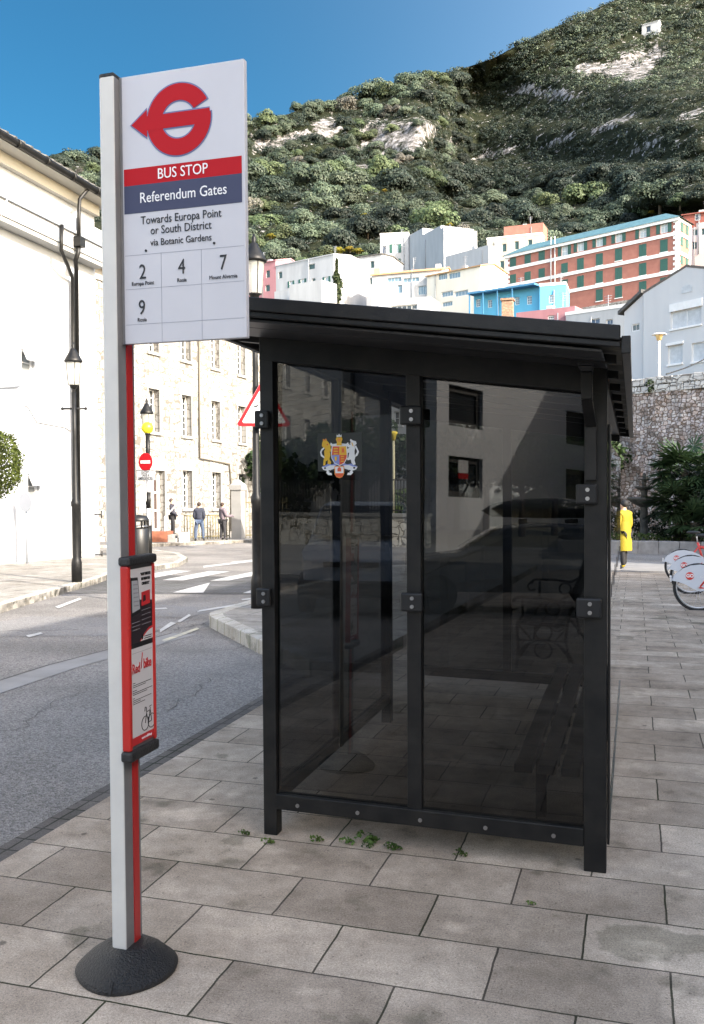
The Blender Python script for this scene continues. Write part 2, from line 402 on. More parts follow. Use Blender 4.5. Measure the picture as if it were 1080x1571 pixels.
def leaf_cloud(rng, clumps, n_per, size, flat=.35, out=.6, aspect=1.0, jit=.55, cen=None, cw=.6):
    """clumps: list of (cx,cy,cz,rx,ry,rz); returns (n,4,3) leaf quads lying on and in the clumps"""
    Q = []
    for (cx, cy, cz, rx, ry, rz) in clumps:
        n = n_per
        d = rng.normal(size=(n, 3)); d /= np.linalg.norm(d, axis=1, keepdims=True)
        d[:, 2] = np.where(d[:, 2] < -.35, -d[:, 2], d[:, 2])
        rad = rng.uniform(.55, 1.05, size=(n, 1)) ** .5
        c = np.array([cx, cy, cz]) + d * rad * np.array([rx, ry, rz])
        nn = d * out + rng.normal(size=(n, 3)) * jit
        if cen is not None:
            cc = c - np.array(cen); nn = nn + cw * cc / (np.linalg.norm(cc, axis=1, keepdims=True) + 1e-6)
        nn /= np.linalg.norm(nn, axis=1, keepdims=True)
        t = np.cross(nn, rng.normal(size=(n, 3))); t /= np.linalg.norm(t, axis=1, keepdims=True)
        b = np.cross(nn, t)
        s = size * rng.uniform(.6, 1.3, size=(n, 1)); t = t * s * .5 * aspect; b = b * s * .5
        q = np.stack([c - t - b * .4, c + t * .1 - b, c + t + b * .4, c - t * .1 + b], axis=1)
        Q.append(q)
    return np.concatenate(Q)

def text_mesh(name, body, size, material, parent, loc, rot, align='CENTER', depth=.0006, sx=1.0, world=True, bold=0.0):
    cu = bpy.data.curves.new("lettering", 'FONT'); cu.body = body; cu.size = size; cu.align_x = align; cu.align_y = 'CENTER'
    cu.extrude = depth; cu.resolution_u = 3; cu.offset = bold
    ob = bpy.data.objects.new("lettering_curve", cu); COL.objects.link(ob)
    bpy.context.view_layer.update()
    me = bpy.data.meshes.new_from_object(ob.evaluated_get(bpy.context.evaluated_depsgraph_get()))
    bpy.data.objects.remove(ob); bpy.data.curves.remove(cu)
    M = Matrix.Translation(Vector(loc)) @ rot.to_4x4() @ Matrix.Diagonal((sx, 1, 1, 1))
    if world and parent is not None:
        M = root_inv(parent) @ M
    me.transform(M); me.materials.clear(); me.materials.append(material); me.name = name
    return me
def join_meshes(name, mes, parent, mats):
    bm = bmesh.new()
    for i, me in enumerate(mes):
        k = len(bm.faces); bm.from_mesh(me); bm.faces.ensure_lookup_table()
        for f in bm.faces[k:]: f.material_index = mats.index(me.materials[0])
    me = bpy.data.meshes.new(name); bm.to_mesh(me); bm.free()
    for q in mats: me.materials.append(q)
    return link_mesh(name, me, parent)
ROT_FRONT = Matrix.Rotation(R_(90), 3, 'X')                       # lies on a face that looks to -y
ROT_EAST = Matrix.Rotation(R_(90), 3, 'Z') @ Matrix.Rotation(R_(90), 3, 'X')   # lies on a face that looks to +x

# palette
M_black = mat("black_paint", (.005, .0052, .0058), .44, (.014, .0135, .0125), 9, bump=.08, bump_scale=220, spec=.3)
M_blackmatt = mat("black_plastic", (.012, .012, .013), .6, (.022, .022, .022), 40, bump=.3, bump_scale=160)
M_steel = mat("bolt_steel", (.35, .35, .36), .35, metal=1.0)
M_white = mat("white_paint", (.78, .78, .78), .4, (.70, .70, .70), 3)
M_whitewall = mat("white_render", (.43, .445, .465), .85, (.36, .375, .395), .8, bump=.12, bump_scale=40)
M_creamwall = mat("cream_render", (.44, .415, .36), .85, (.34, .31, .265), .6, bump=.1, bump_scale=30)
M_offwhite = mat("pale_render", (.44, .455, .475), .85, (.34, .352, .37), .6, bump=.1, bump_scale=30)
M_greywall = mat("grey_render", (.42, .43, .44), .85, (.34, .35, .36), .6)
M_pinkwall = mat("pink_render", (.42, .20, .22), .85, (.35, .16, .18), .6)
M_bluewall = mat("blue_render", (.10, .44, .66), .8, (.09, .38, .58), .6)
M_glassdark = mat("window_glass", (.03, .035, .04), .08, spec=.8)
M_glassblue = mat("window_glass_pale", (.12, .2, .26), .1, spec=.8)
M_green = mat("green_shutter", (.012, .07, .055), .5, (.018, .09, .07), 6)
M_tile = mat("orange_roof_tile", (.46, .21, .09), .8, (.30, .13, .06), 3, bump=.4, bump_scale=6)
M_darktile = mat("dark_roof_tile", (.06, .06, .06), .8, (.1, .1, .1), 3, bump=.4, bump_scale=6)
M_bluetile = mat("blue_roof_sheet", (.075, .17, .20), .6, (.05, .12, .15), 1.5)
M_redroof = mat("red_roof", (.30, .09, .07), .8, (.22, .07, .05), 3)
M_grey = mat("grey_paint", (.28, .30, .33), .5, (.22, .24, .26), 4)
M_red = mat("red_vinyl", (.42, .010, .016), .5, spec=.15)
M_slate = mat("slate_blue_vinyl", (.058, .066, .115), .5, spec=.15)
M_ink = mat("black_ink", (.012, .012, .014), .5)
M_brown = mat("brown_wood", (.16, .06, .03), .6, (.10, .04, .02), 10)
M_bark = mat("bark", (.10, .075, .05), .9, (.05, .04, .03), 12, bump=.6)
M_shade = glass_pane("tinted_glass", (.165, .172, .172), 1.5)
M_shade_side = glass_pane("tinted_side_glass", (.34, .345, .345), 1.45)
M_shade_far = glass_pane("dark_end_glass", (.16, .17, .17), 1.4)
M_clear = glass_pane("clear_glass", (.86, .88, .88), 1.25)
def frosted(name, col, clear):
    m = bpy.data.materials.new(name); m.use_nodes = True; nt = m.node_tree; b = nt.nodes["Principled BSDF"]; b.inputs["Base Color"].default_value = (*col, 1); b.inputs["Roughness"].default_value = .2
    t = nd(nt, "ShaderNodeBsdfTransparent"); tl = nd(nt, "ShaderNodeBsdfTranslucent"); tl.inputs[0].default_value = (*col, 1); m1 = nd(nt, "ShaderNodeMixShader"); m1.inputs[0].default_value = .5; m2 = nd(nt, "ShaderNodeMixShader"); m2.inputs[0].default_value = clear
    nt.links.new(b.outputs[0], m1.inputs[1]); nt.links.new(tl.outputs[0], m1.inputs[2]); nt.links.new(m1.outputs[0], m2.inputs[1]); nt.links.new(t.outputs[0], m2.inputs[2]); nt.links.new(m2.outputs[0], nt.nodes["Material Output"].inputs[0]); return m
M_lampglass = frosted("lantern_glass", (.78, .77, .70), .45)
# ================================================================== ground, roads, pavements
def sheet(name, pts2, off, material, kind='structure', sub=None, thick=0.0):
    """flat sheet that follows the fall of the ground; cut in strips along y so it bends with it"""
    bm = bmesh.new()
    f = bm.faces.new([bm.verts.new((x, y, 0)) for x, y in pts2])
    for yy in (7, 24, 46):
        bmesh.ops.bisect_plane(bm, geom=bm.verts[:] + bm.edges[:] + bm.faces[:], plane_co=(0, yy, 0), plane_no=(0, 1, 0))
    if thick:
        r = bmesh.ops.extrude_face_region(bm, geom=bm.faces[:])
        top = [v for v in r['geom'] if isinstance(v, bmesh.types.BMVert)]
        tops = set(top)
        for v in bm.verts: v.co.z = gz(v.co.x, v.co.y) + (off if v in tops else off - thick)
    else:
        for v in bm.verts: v.co.z = gz(v.co.x, v.co.y) + off
    bmesh.ops.recalc_face_normals(bm, faces=bm.faces[:])
    if not thick and len(bm.faces) and bm.faces[:][0].normal.z < 0:
        bmesh.ops.reverse_faces(bm, faces=bm.faces[:])
    me = bpy.data.meshes.new(name); bm.to_mesh(me); bm.free(); me.materials.append(material)
    o = link_mesh(name, me)
    if kind: o["kind"] = kind
    return o

PV_A, PV_B, PV_J = (.62, .52, .42), (.42, .345, .275), (.06, .052, .045)
M_pave = paving_mat("concrete_flags", .565, .34, .45 + .565 * 20 , -2.80 + .34 * 61, PV_A, PV_B, PV_J, .0042)
M_pave2 = paving_mat("pale_flags", .9, .6, 0, 0, (.36, .345, .315), (.30, .285, .265), (.08, .075, .07), .008, .8)
M_sett = paving_mat("kerb_setts", .24, .13, .02, 0, (.15, .135, .125), (.10, .095, .09), (.03, .03, .03), .006, .8, off=0.0)
M_asph = asphalt_mat("asphalt", (.135, .127, .12), (.335, .315, .295), .72)
M_asph2 = asphalt_mat("asphalt_far", (.15, .145, .14), (.28, .27, .265), .9)
M_chan = mat("smooth_concrete", (.25, .245, .24), .85, (.19, .185, .18), 2.5, bump=.2, bump_scale=60)
M_block = paving_mat("dark_block_paving", .2, .1, 0, 0, (.12, .12, .125), (.095, .095, .10), (.035, .035, .035), .008, .6)
M_kerb = paving_mat("kerb_stone", .22, 2.0, 0, 0, (.46, .44, .40), (.40, .385, .35), (.16, .15, .13), .006, .6, off=0.0)
M_earth = mat("dry_earth", (.12, .10, .07), .95, (.07, .07, .04), .4, bump=.4)
M_paintw = mat("road_paint", (.50, .50, .49), .7, (.34, .335, .325), 9, lo=.3, hi=.6)
M_painty = mat("worn_yellow_paint", (.52, .47, .33), .8, (.3, .29, .26), 9, lo=.35, hi=.6)

def ground_sheet():
    bm = bmesh.new()
    ys = [-300, 7, 24, 46, 110]
    rows = [[bm.verts.new((x, y, gz(0, y) - .16)) for x in (-400, -60, -20, 0, 30, 300)] for y in ys]
    for a, b in zip(rows, rows[1:]):
        for i in range(5): bm.faces.new((a[i], a[i + 1], b[i + 1], b[i]))
    me = bpy.data.meshes.new("ground"); bm.to_mesh(me); bm.free(); me.materials.append(M_earth)
    tag(link_mesh("ground", me), kind='structure')
ground_sheet()
KX = -2.6                                  # kerb line of the near pavement
sheet("road", [(-40, -60), (KX - .1, -60), (KX - .1, 7.1), (-2.4, 8.5), (-2.4, 21.5), (40, 22.6), (40, 30), (-10, 34), (-40, 40)], -.008, M_asph)
sheet("pavement", [(KX, -40), (12, -40), (12, 22.6), (-2.3, 22.2), (-2.3, 8.0), (KX, 7.1)], 0.0, M_pave)
sheet("kerb_setts", [(KX - .115, -40), (KX, -40), (KX, 7.1), (KX - .115, 7.1)], -.001, M_sett)
# raised kerbed pavement that pushes out into the road beyond the bus bay
isl = [(-2.25, 7.15), (-2.62, 7.3), (-3.55, 8.33), (-4.85, 9.95), (-5.0, 10.25), (-5.05, 10.6), (-5.25, 12.4), (-5.5, 15), (-5.6, 20.3), (-5.1, 21.3), (-2.25, 22.2)]
sheet("pavement_island", isl, .125, M_pave2, thick=.2)
def kerb_run(name, pts, w=.16, h=.132, base=-.05, m=None):
    b = MB()
    for (x0, y0), (x1, y1) in zip(pts, pts[1:]):
        d = Vector((x1 - x0, y1 - y0, 0)); L = d.length; n = max(1, round(L / .24)); d /= L; nn = Vector((-d.y, d.x, 0))
        for i in range(n):
            s0, s1 = i * L / n + .004, (i + 1) * L / n - .004
            p0 = Vector((x0, y0, 0)) + d * s0; p1 = Vector((x0, y0, 0)) + d * s1
            z0, z1 = gz(p0.x, p0.y), gz(p1.x, p1.y)
            o = nn * w
            b.hexa([(p0.x, p0.y, z0 + base), (p1.x, p1.y, z1 + base), (p1.x + o.x, p1.y + o.y, z1 + base), (p0.x + o.x, p0.y + o.y, z0 + base),
                    (p0.x, p0.y, z0 + h), (p1.x, p1.y, z1 + h), (p1.x + o.x, p1.y + o.y, z1 + h), (p0.x + o.x, p0.y + o.y, z0 + h)])
    o = b.build(name, m or M_kerb, bevel=.012); o["kind"] = 'structure'; return o
kerb_run("kerb_island", [(q[0] - .02, q[1] - .02) for q in isl[1:10]], w=-.17)
# pavement in front of the white building on the far side of the road
lk = [G(-60, 960), G(0, 940), G(75, 917), G(150, 895), G(178, 884), G(230, 876), G(275, 869), G(288, 861), G(275, 853), G(240, 848.5), G(205, 846)]
lk = [(p.x, p.y) for p in lk]
lk = [(lk[0][0] + 1.2, -30), (lk[0][0] + .6, 0)] + lk
sheet("pavement_across", lk + [(-40, lk[-1][1] + .5), (-40, -30)], .10, M_pave2, thick=.2)
kerb_run("kerb_across", lk[1:], w=.17, h=.106)
fk = [G(140, 843), G(205, 839.5), G(260, 837.5), G(330, 834.5), G(395, 831.5), G(470, 828.5), G(560, 826)]
fk = [(p.x, p.y) for p in fk]
sheet("pavement_far", fk + [(fk[-1][0] + 2, fk[-1][1] + 30), (fk[0][0] - 10, fk[0][1] + 30)], .10, M_pave2, thick=.2)
kerb_run("kerb_far", fk, w=.17, h=.106)

def mark(name, quad, off=.004, m=None):
    o = sheet(name, [(p[0], p[1]) for p in quad], off, m or M_paintw); return o
# speed table of dark blocks with the zebra crossing
za, zb = G(180, 911.5), G(398, 911.5)
zc, zd = G(398, 873), G(215, 881)
sheet("crossing_table", [(za.x - 1.2, za.y - .2), (zb.x, zb.y), (-5.62, 17.8), (zd.x - .6, zd.y)], -.003, M_block)
for q in (((249, 890), (281, 890.5), (353, 877), (322, 876)), ((322, 891), (352, 890.5), (430, 875), (398, 875)), ((180, 888), (222, 889), (294, 876), (266, 875)), ((372, 910), (398, 910), (420, 902), (393, 903))):
    mark("zebra_stripe", [G(*p) for p in q], .002)
mark("give_way_triangle", [G(265, 909), G(312, 909.5), G(322, 894)], .002)
for q in (((302, 939), (306, 936), (398, 921), (398, 924)), ((245, 966), (262, 954), (270, 956), (246, 970)), ((272, 953), (290, 942), (293, 944), (276, 955)),
          ((40, 975), (62, 970), (66, 972), (44, 978)), ((84, 931), (122, 917), (126, 919), (90, 933)), ((170, 937), (255, 932), (257, 934), (170, 939)),
          ((312, 868), (395, 859), (395, 861), (312, 871)), ((355, 862), (398, 857), (398, 858), (355, 864)), ((370, 919), (398, 916), (398, 918), (372, 921))):
    mark("road_line", [G(*p) for p in q], .001)
mark("road_line_yellow", [G(248, 982), (G(302, 963)), G(306, 965), G(252, 985)], .001, M_painty)
rgk = random.Random(3)
def crack(name, a, b, n, w):
    a, b = Vector((a.x, a.y)), Vector((b.x, b.y)); d = (b - a) / n; nn = Vector((-d.y, d.x)).normalized(); q = MB(); pts = [a + d * i + nn * rgk.uniform(-.07, .07) for i in range(n + 1)]
    for p, r in zip(pts, pts[1:]):
        wa, wb_ = w * rgk.uniform(.4, 1.2), w * rgk.uniform(.4, 1.2)
        q.poly([(c.x + nn.x * o, c.y + nn.y * o, gz(c.x, c.y) - .004) for c, o in ((p, -wa), (r, -wb_), (r, wb_), (p, wa))])
    o = q.build(name, MATS["black_plastic"], fix=False); o["kind"] = 'structure'
crack("road_crack", G(215, 972), G(318, 956), 12, .010); crack("road_crack", G(205, 976), G(262, 960), 9, .008); crack("road_crack", G(0, 968), G(120, 965), 10, .012); crack("road_crack", G(352, 997), G(398, 984), 7, .006); crack("road_crack", G(20, 1120), G(110, 1060), 9, .004); crack("road_crack", G(240, 1095), G(330, 1040), 10, .004)
sheet("road_patch", [(-6.9, 10.9), (-5.6, 10.7), (-5.55, 11.9), (-7.3, 12.2)], -.0045, M_asph2)
# concrete drainage channel along the bus bay
c0, c1 = G(0, 1048), G(165, 999)
sheet("road_channel", [(-5.02, -20), (-4.72, -20), (-4.72, 9.3), (-5.02, 9.3)], -.004, M_chan)
sheet("road_joint", [(-5.045, -20), (-5.02, -20), (-5.02, 9.3), (-5.045, 9.3)], -.003, MATS["black_plastic"])
sheet("road_patch", [(-7.5, 8.2), (-5.5, 8.9), (-5.4, 10.6), (-7.6, 10.2)], -.005, M_asph2)
sheet("road_across_square", [(-1.9, 22.75), (12, 23.2), (12, 26.4), (-1.9, 26.4)], .0, M_chan)

# small weeds in the paving joints
rngw = np.random.default_rng(5)
M_weed = leaf_mat("weed_leaf", (.045, .10, .02), (.10, .17, .04), trans=.3)
for i, (px, py, s) in enumerate(((484, 1292, .05), (529, 1296, .055), (558, 1294, .085), (604, 1305, .05), (704, 1314, .05), (562, 1301, .04), (812, 1389, .03), (373, 1281, .04), (409, 1295, .045), (597, 1303, .05))):
    p = onz(px, py, 0.0)
    cl = [(0, 0, s * .3, s * .55, s * .4, s * .35), (s * .4, .005, s * .2, s * .4, s * .25, s * .22)]
    o = link_mesh("weed", quads_mesh("weed", leaf_cloud(rngw, cl, 26, s * .24), M_weed))
    o.location = p
    tag(o, "small green weed tuft growing in a paving joint by the shelter", "weed", "weeds in the paving joints")

# ================================================================== bus shelter
SX0, SX1, SY0, SY1 = -1.632, -.11, 3.864, 6.95
shelter = thing("bus_shelter", "black steel bus shelter with dark tinted panes and a gently sloping roof", "bus shelter", (-.87, 5.4, 0))
def roofz(x, y): return 2.142 - .135 * (x + .045) - .0235 * (y - 3.2)
def sh(b, name, m=M_black, bevel=.003): return b.build(name, m, shelter, world=True, bevel=bevel)
def post(x0, x1, y0, y1, z0=0):
    b = MB(); zt = roofz((x0 + x1) / 2, y0) - .05
    b.box(x0, x1, y0, y1, z0, zt); return sh(b, "post")
for (x, y) in ((SX0, SY0), (SX0, 5.912), (SX0, SY1 - .065)):
    post(x, x + .065, y, y + .065)
post(SX1 - .09, SX1, SY0, SY0 + .08)
post(SX1 - .185, SX1 - .115, SY1 - .08, SY1)
for y in (SY0 + .004, SY1 - .061):                       # end frames: mid mullion and bottom rail
    b = MB(); b.box(-.951, -.887, y, y + .055, .15, roofz(-.92, y) - .12); sh(b, "mullion")
    b = MB(); b.hexa([(SX0 + .065, y - .012, .125), (SX1 - .09, y - .012, .105), (SX1 - .09, y + .05, .105), (SX0 + .065, y + .05, .125),
                      (SX0 + .065, y - .012, .195), (SX1 - .09, y - .012, .18), (SX1 - .09, y + .05, .18), (SX0 + .065, y + .05, .195)])
    r = sh(b, "bottom_rail")
    for k in range(5):
        b = MB(); x = SX0 + .17 + k * .285
        if y < 5:
            b.tube([(x, y - .012, .152 - .0135 * k / 4), (x, y - .016, .152 - .0135 * k / 4)], .009, 10); b.build("bolt", M_steel, shelter, world=True)
    b = MB()                                              # sloping head beam above the panes
    z = lambda x, d: roofz(x, y) - d
    b.hexa([(SX0, y - .006, z(SX0, .165)), (SX1, y - .006, z(SX1, .165)), (SX1, y + .05, z(SX1, .165)), (SX0, y + .05, z(SX0, .165)),
            (SX0, y - .006, z(SX0, .035)), (SX1, y - .006, z(SX1, .035)), (SX1, y + .05, z(SX1, .035)), (SX0, y + .05, z(SX0, .035))])
    sh(b, "head_beam")
for x, ys in ((SX0 + .012, ((3.93, 4.855), (4.905, 5.912))), ):
    for (a, c) in ys:
        b = MB(); b.box(x, x + .04, a, c, .13, .19); sh(b, "bottom_rail")
    b = MB(); b.box(x, x + .045, 4.855, 4.905, .13, roofz(x, 4.88) - .1); sh(b, "mullion")
for x in (SX0 + .005, SX1 - .06):                       # long beams under the roof
    b = MB(); b.hexa([(x, 3.93, roofz(x, 3.93) - .125), (x + .055, 3.93, roofz(x, 3.93) - .125), (x + .055, 7.3, roofz(x, 7.3) - .125), (x, 7.3, roofz(x, 7.3) - .125),
                      (x, 3.93, roofz(x, 3.93) - .04), (x + .055, 3.93, roofz(x, 3.93) - .04), (x + .055, 7.3, roofz(x, 7.3) - .04), (x, 7.3, roofz(x, 7.3) - .04)])
    sh(b, "roof_beam")

# panes; the end panes lean very slightly in their clamps
def pane(name, p, m, t=(0, .006, 0)):
    b = MB(); b.poly(p); return b.build(name, m, shelter, world=True, fix=False)
TL = .046
def end_pane(x0, x1, y, m, tilt):
    z0 = .185; za, zb = roofz(x0, y) - .155, roofz(x1, y) - .155
    f = lambda z: y + tilt * (z - z0) / 2.0
    return pane("glass_pane", [(x0, f(z0), z0), (x1, f(z0), z0), (x1, f(zb), zb), (x0, f(za), za)], m)
end_pane(SX0 + .03, -.915, SY0 + .016, M_shade, TL); end_pane(-.91, SX1 - .05, SY0 + .016, M_shade, TL)
end_pane(SX0 + .03, -.915, SY1 - .03, M_shade_far, 0); end_pane(-.91, SX1 - .15, SY1 - .03, M_shade_far, 0)
for (a, c) in ((3.92, 4.86), (4.90, 5.92)):
    x = SX0 + .03; pane("glass_pane", [(x, a, .185), (x, c, .185), (x, c, roofz(x, c) - .12), (x, a, roofz(x, a) - .12)], M_shade_side)
gx = -.104
for (a, c) in ((4.02, 4.99), (4.995, 5.965), (5.97, 6.93)):
    pane("glass_pane", [(gx, a, .16), (gx, c, .16), (gx, c, 1.78), (gx, a, 1.78)], M_clear)
    b = MB(); b.box(gx - .006, gx + .006, a, c, .15, .16); sh(b, "pane_edge", mat("glass_edge", (.05, .06, .055), .2), 0)
    for k in range(2):
        yy = a + .25 + .5 * k; b = MB(); b.box(gx + .002, gx + .004, yy - .05, yy + .05, 1.10, 1.16); sh(b, "privacy_mark", M_ink, 0)
def clamp(x, y, z, w=.095, h=.082, side=1):
    b = MB(); b.box(x - w / 2, x + w / 2, y - .034, y - .012, z - h / 2, z + h / 2)
    c = b.build("clamp", mat("clamp_grey", (.014, .0145, .0155), .45, spec=.3), shelter, world=True, bevel=.008)
    for dz in (-.018, .018):
        b = MB(); b.tube([(x + .004, y - .034, z + dz), (x + .004, y - .040, z + dz)], .0085, 10); b.build("bolt", M_steel, c, world=False)
        o = c.children[-1]; o.data.transform(root_inv(shelter))
for z in (1.905, 1.10): clamp(-1.612, SY0, z, .07); clamp(-.922, SY0, z, .098)
clamp(-.19, SY0, 1.565, .085); clamp(-.18, SY0, 1.10, .10)
b = MB(); b.box(-.108, -.098, SY0 + .03, SY0 + .14, .11, 1.85); sh(b, "corner_strip")
# roof: corrugated deck, fascias, eaves
XL, XR, YF, YB = -1.86, -.02, 3.22, 7.42
b = MB(); nx = 46
top, bot = [], []
for yy in (YF + .02, YB - .02):
    for i in range(nx + 1):
        pass
bmv = []
ny = 60
for j in range(ny + 1):
    y = YF + .03 + (YB - YF - .06) * j / ny
    w = .012 * (1 if (j // 2) % 2 else -1)
    for x in (XL + .02, XR - .02): bmv.append((x, y, roofz(x, y) - .03 + w * .6))
for j in range(ny): b.poly([bmv[2 * j], bmv[2 * j + 1], bmv[2 * j + 3], bmv[2 * j + 2]])
roof = b.build("roof", mat("roof_sheet", (.15, .14, .115), .55, (.10, .095, .08), 8), shelter, world=True, fix=False)
def fascia(p0, p1, h0, h1, d, m=M_black):
    a, c = Vector(p0), Vector(p1); d = Vector(d)
    q = MB(); u = Vector((0, 0, 1))
    q.hexa([a - u * h1, c - u * h1, c - u * h1 + d, a - u * h1 + d, a + u * h0, c + u * h0, c + u * h0 + d, a + u * h0 + d])
    o = q.build("fascia", m, shelter, world=True, bevel=.004); return o
zz = lambda x, y: (x, y, roofz(x, y))
fascia(zz(XL, YF), zz(XR - .03, YF), .0, .052, (0, .035, 0))
fascia((XL, YF + .012, roofz(XL, YF) - .052), (XR - .03, YF + .012, roofz(XR - .03, YF) - .052), .0, .022, (0, .03, 0))
fascia(zz(XL, YB - .03), zz(XR, YB - .03), .0, .09, (0, .03, 0))
fascia(zz(XL, YF + .04), zz(XL, YB - .04), .0, .075, (.03, 0, 0))
q = MB()                                                   # folded soffit trim between the fascia and the head beam
for (ya, yb, d0, d1) in ((YF + .05, YF + .25, .07, .078), (YF + .26, YF + .42, .062, .07), (YF + .43, SY0 - .02, .055, .06)):
    q.hexa([(XL + .03, ya, roofz(XL, ya) - d1 - .012), (SX1 - .0, ya, roofz(SX1, ya) - d1 - .012), (SX1, yb, roofz(SX1, yb) - d0 - .012), (XL + .03, yb, roofz(XL, yb) - d0 - .012),
            (XL + .03, ya, roofz(XL, ya) - d1), (SX1, ya, roofz(SX1, ya) - d1), (SX1, yb, roofz(SX1, yb) - d0), (XL + .03, yb, roofz(XL, yb) - d0)])
sh(q, "soffit_trim", mat("soffit_grey", (.022, .022, .024), .45))
q = MB(); x = XR - .045                                      # gutter along the low eave
for (x0, x1, d0, d1) in ((x + .018, x + .048, .035, .095),):
    q.hexa([(x0, YF + .01, roofz(x0, YF) - d1), (x1, YF + .01, roofz(x0, YF) - d1), (x1, YB, roofz(x0, YB) - d1), (x0, YB, roofz(x0, YB) - d1),
            (x0, YF + .01, roofz(x0, YF) - d0), (x1, YF + .01, roofz(x0, YF) - d0), (x1, YB, roofz(x0, YB) - d0), (x0, YB, roofz(x0, YB) - d0)])
sh(q, "gutter")
for k in range(10):                                         # purlins under the deck
    y = YF + .35 + k * .44
    q = MB(); q.hexa([(XL + .06, y, roofz(XL, y) - .075), (XR - .05, y, roofz(XR, y) - .075), (XR - .05, y + .05, roofz(XR, y) - .075), (XL + .06, y + .05, roofz(XL, y) - .075),
                      (XL + .06, y, roofz(XL, y) - .042), (XR - .05, y, roofz(XR, y) - .042), (XR - .05, y + .05, roofz(XR, y) - .042), (XL + .06, y + .05, roofz(XL, y) - .042)])
    q.build("purlin", M_black, roof, world=False); roof.children[-1].data.transform(root_inv(shelter))
# rainwater hopper and downpipe on the near corner post
hy = SY0 - .17
h0, h1 = ony(886, 531, hy), ony(909.5, 560, hy); w2 = .012
q = MB(); q.box(h0.x, h1.x, hy, hy + .075, h1.z, h0.z + .03)
q.hexa([(h0.x + w2, hy + .012, h1.z - .022), (h1.x - w2 * .2, hy + .012, h1.z - .022), (h1.x - w2 * .2, hy + .07, h1.z - .022), (h0.x + w2, hy + .07, h1.z - .022), (h0.x, hy, h1.z - .001), (h1.x, hy, h1.z - .001), (h1.x, hy + .075, h1.z - .001), (h0.x, hy + .075, h1.z - .001)])
sh(q, "hopper", mat("hopper_grey", (.016, .0165, .018), .4, spec=.35), .004)
pxa, pxb = h0.x + w2, h1.x - w2 * .2; pzb = ony(900, 612, hy).z
q = MB(); q.box(pxa, pxb, hy + .014, hy + .068, pzb, h1.z - .023); q.hexa([(pxa + .01, SY0 - .03, pzb - .10), (pxb + .012, SY0 - .03, pzb - .10), (pxb + .012, SY0 - .004, pzb - .10), (pxa + .01, SY0 - .004, pzb - .10), (pxa, hy + .014, pzb - .001), (pxb, hy + .014, pzb - .001), (pxb, hy + .068, pzb - .001), (pxa, hy + .068, pzb - .001)])
q.box(pxa + .01, pxb + .012, SY0 - .03, SY0 - .004, 1.62, pzb - .101); sh(q, "downpipe", M_black, .003)
q = MB(); q.obox((-1.02, SY0 + .35, roofz(-1.02, 4.2) - .1), (.09, 0, -.012), (0, .03, 0), (0, 0, .012)); sh(q, "strip_light", mat("light_cover", (.5, .5, .48), .4), .003)

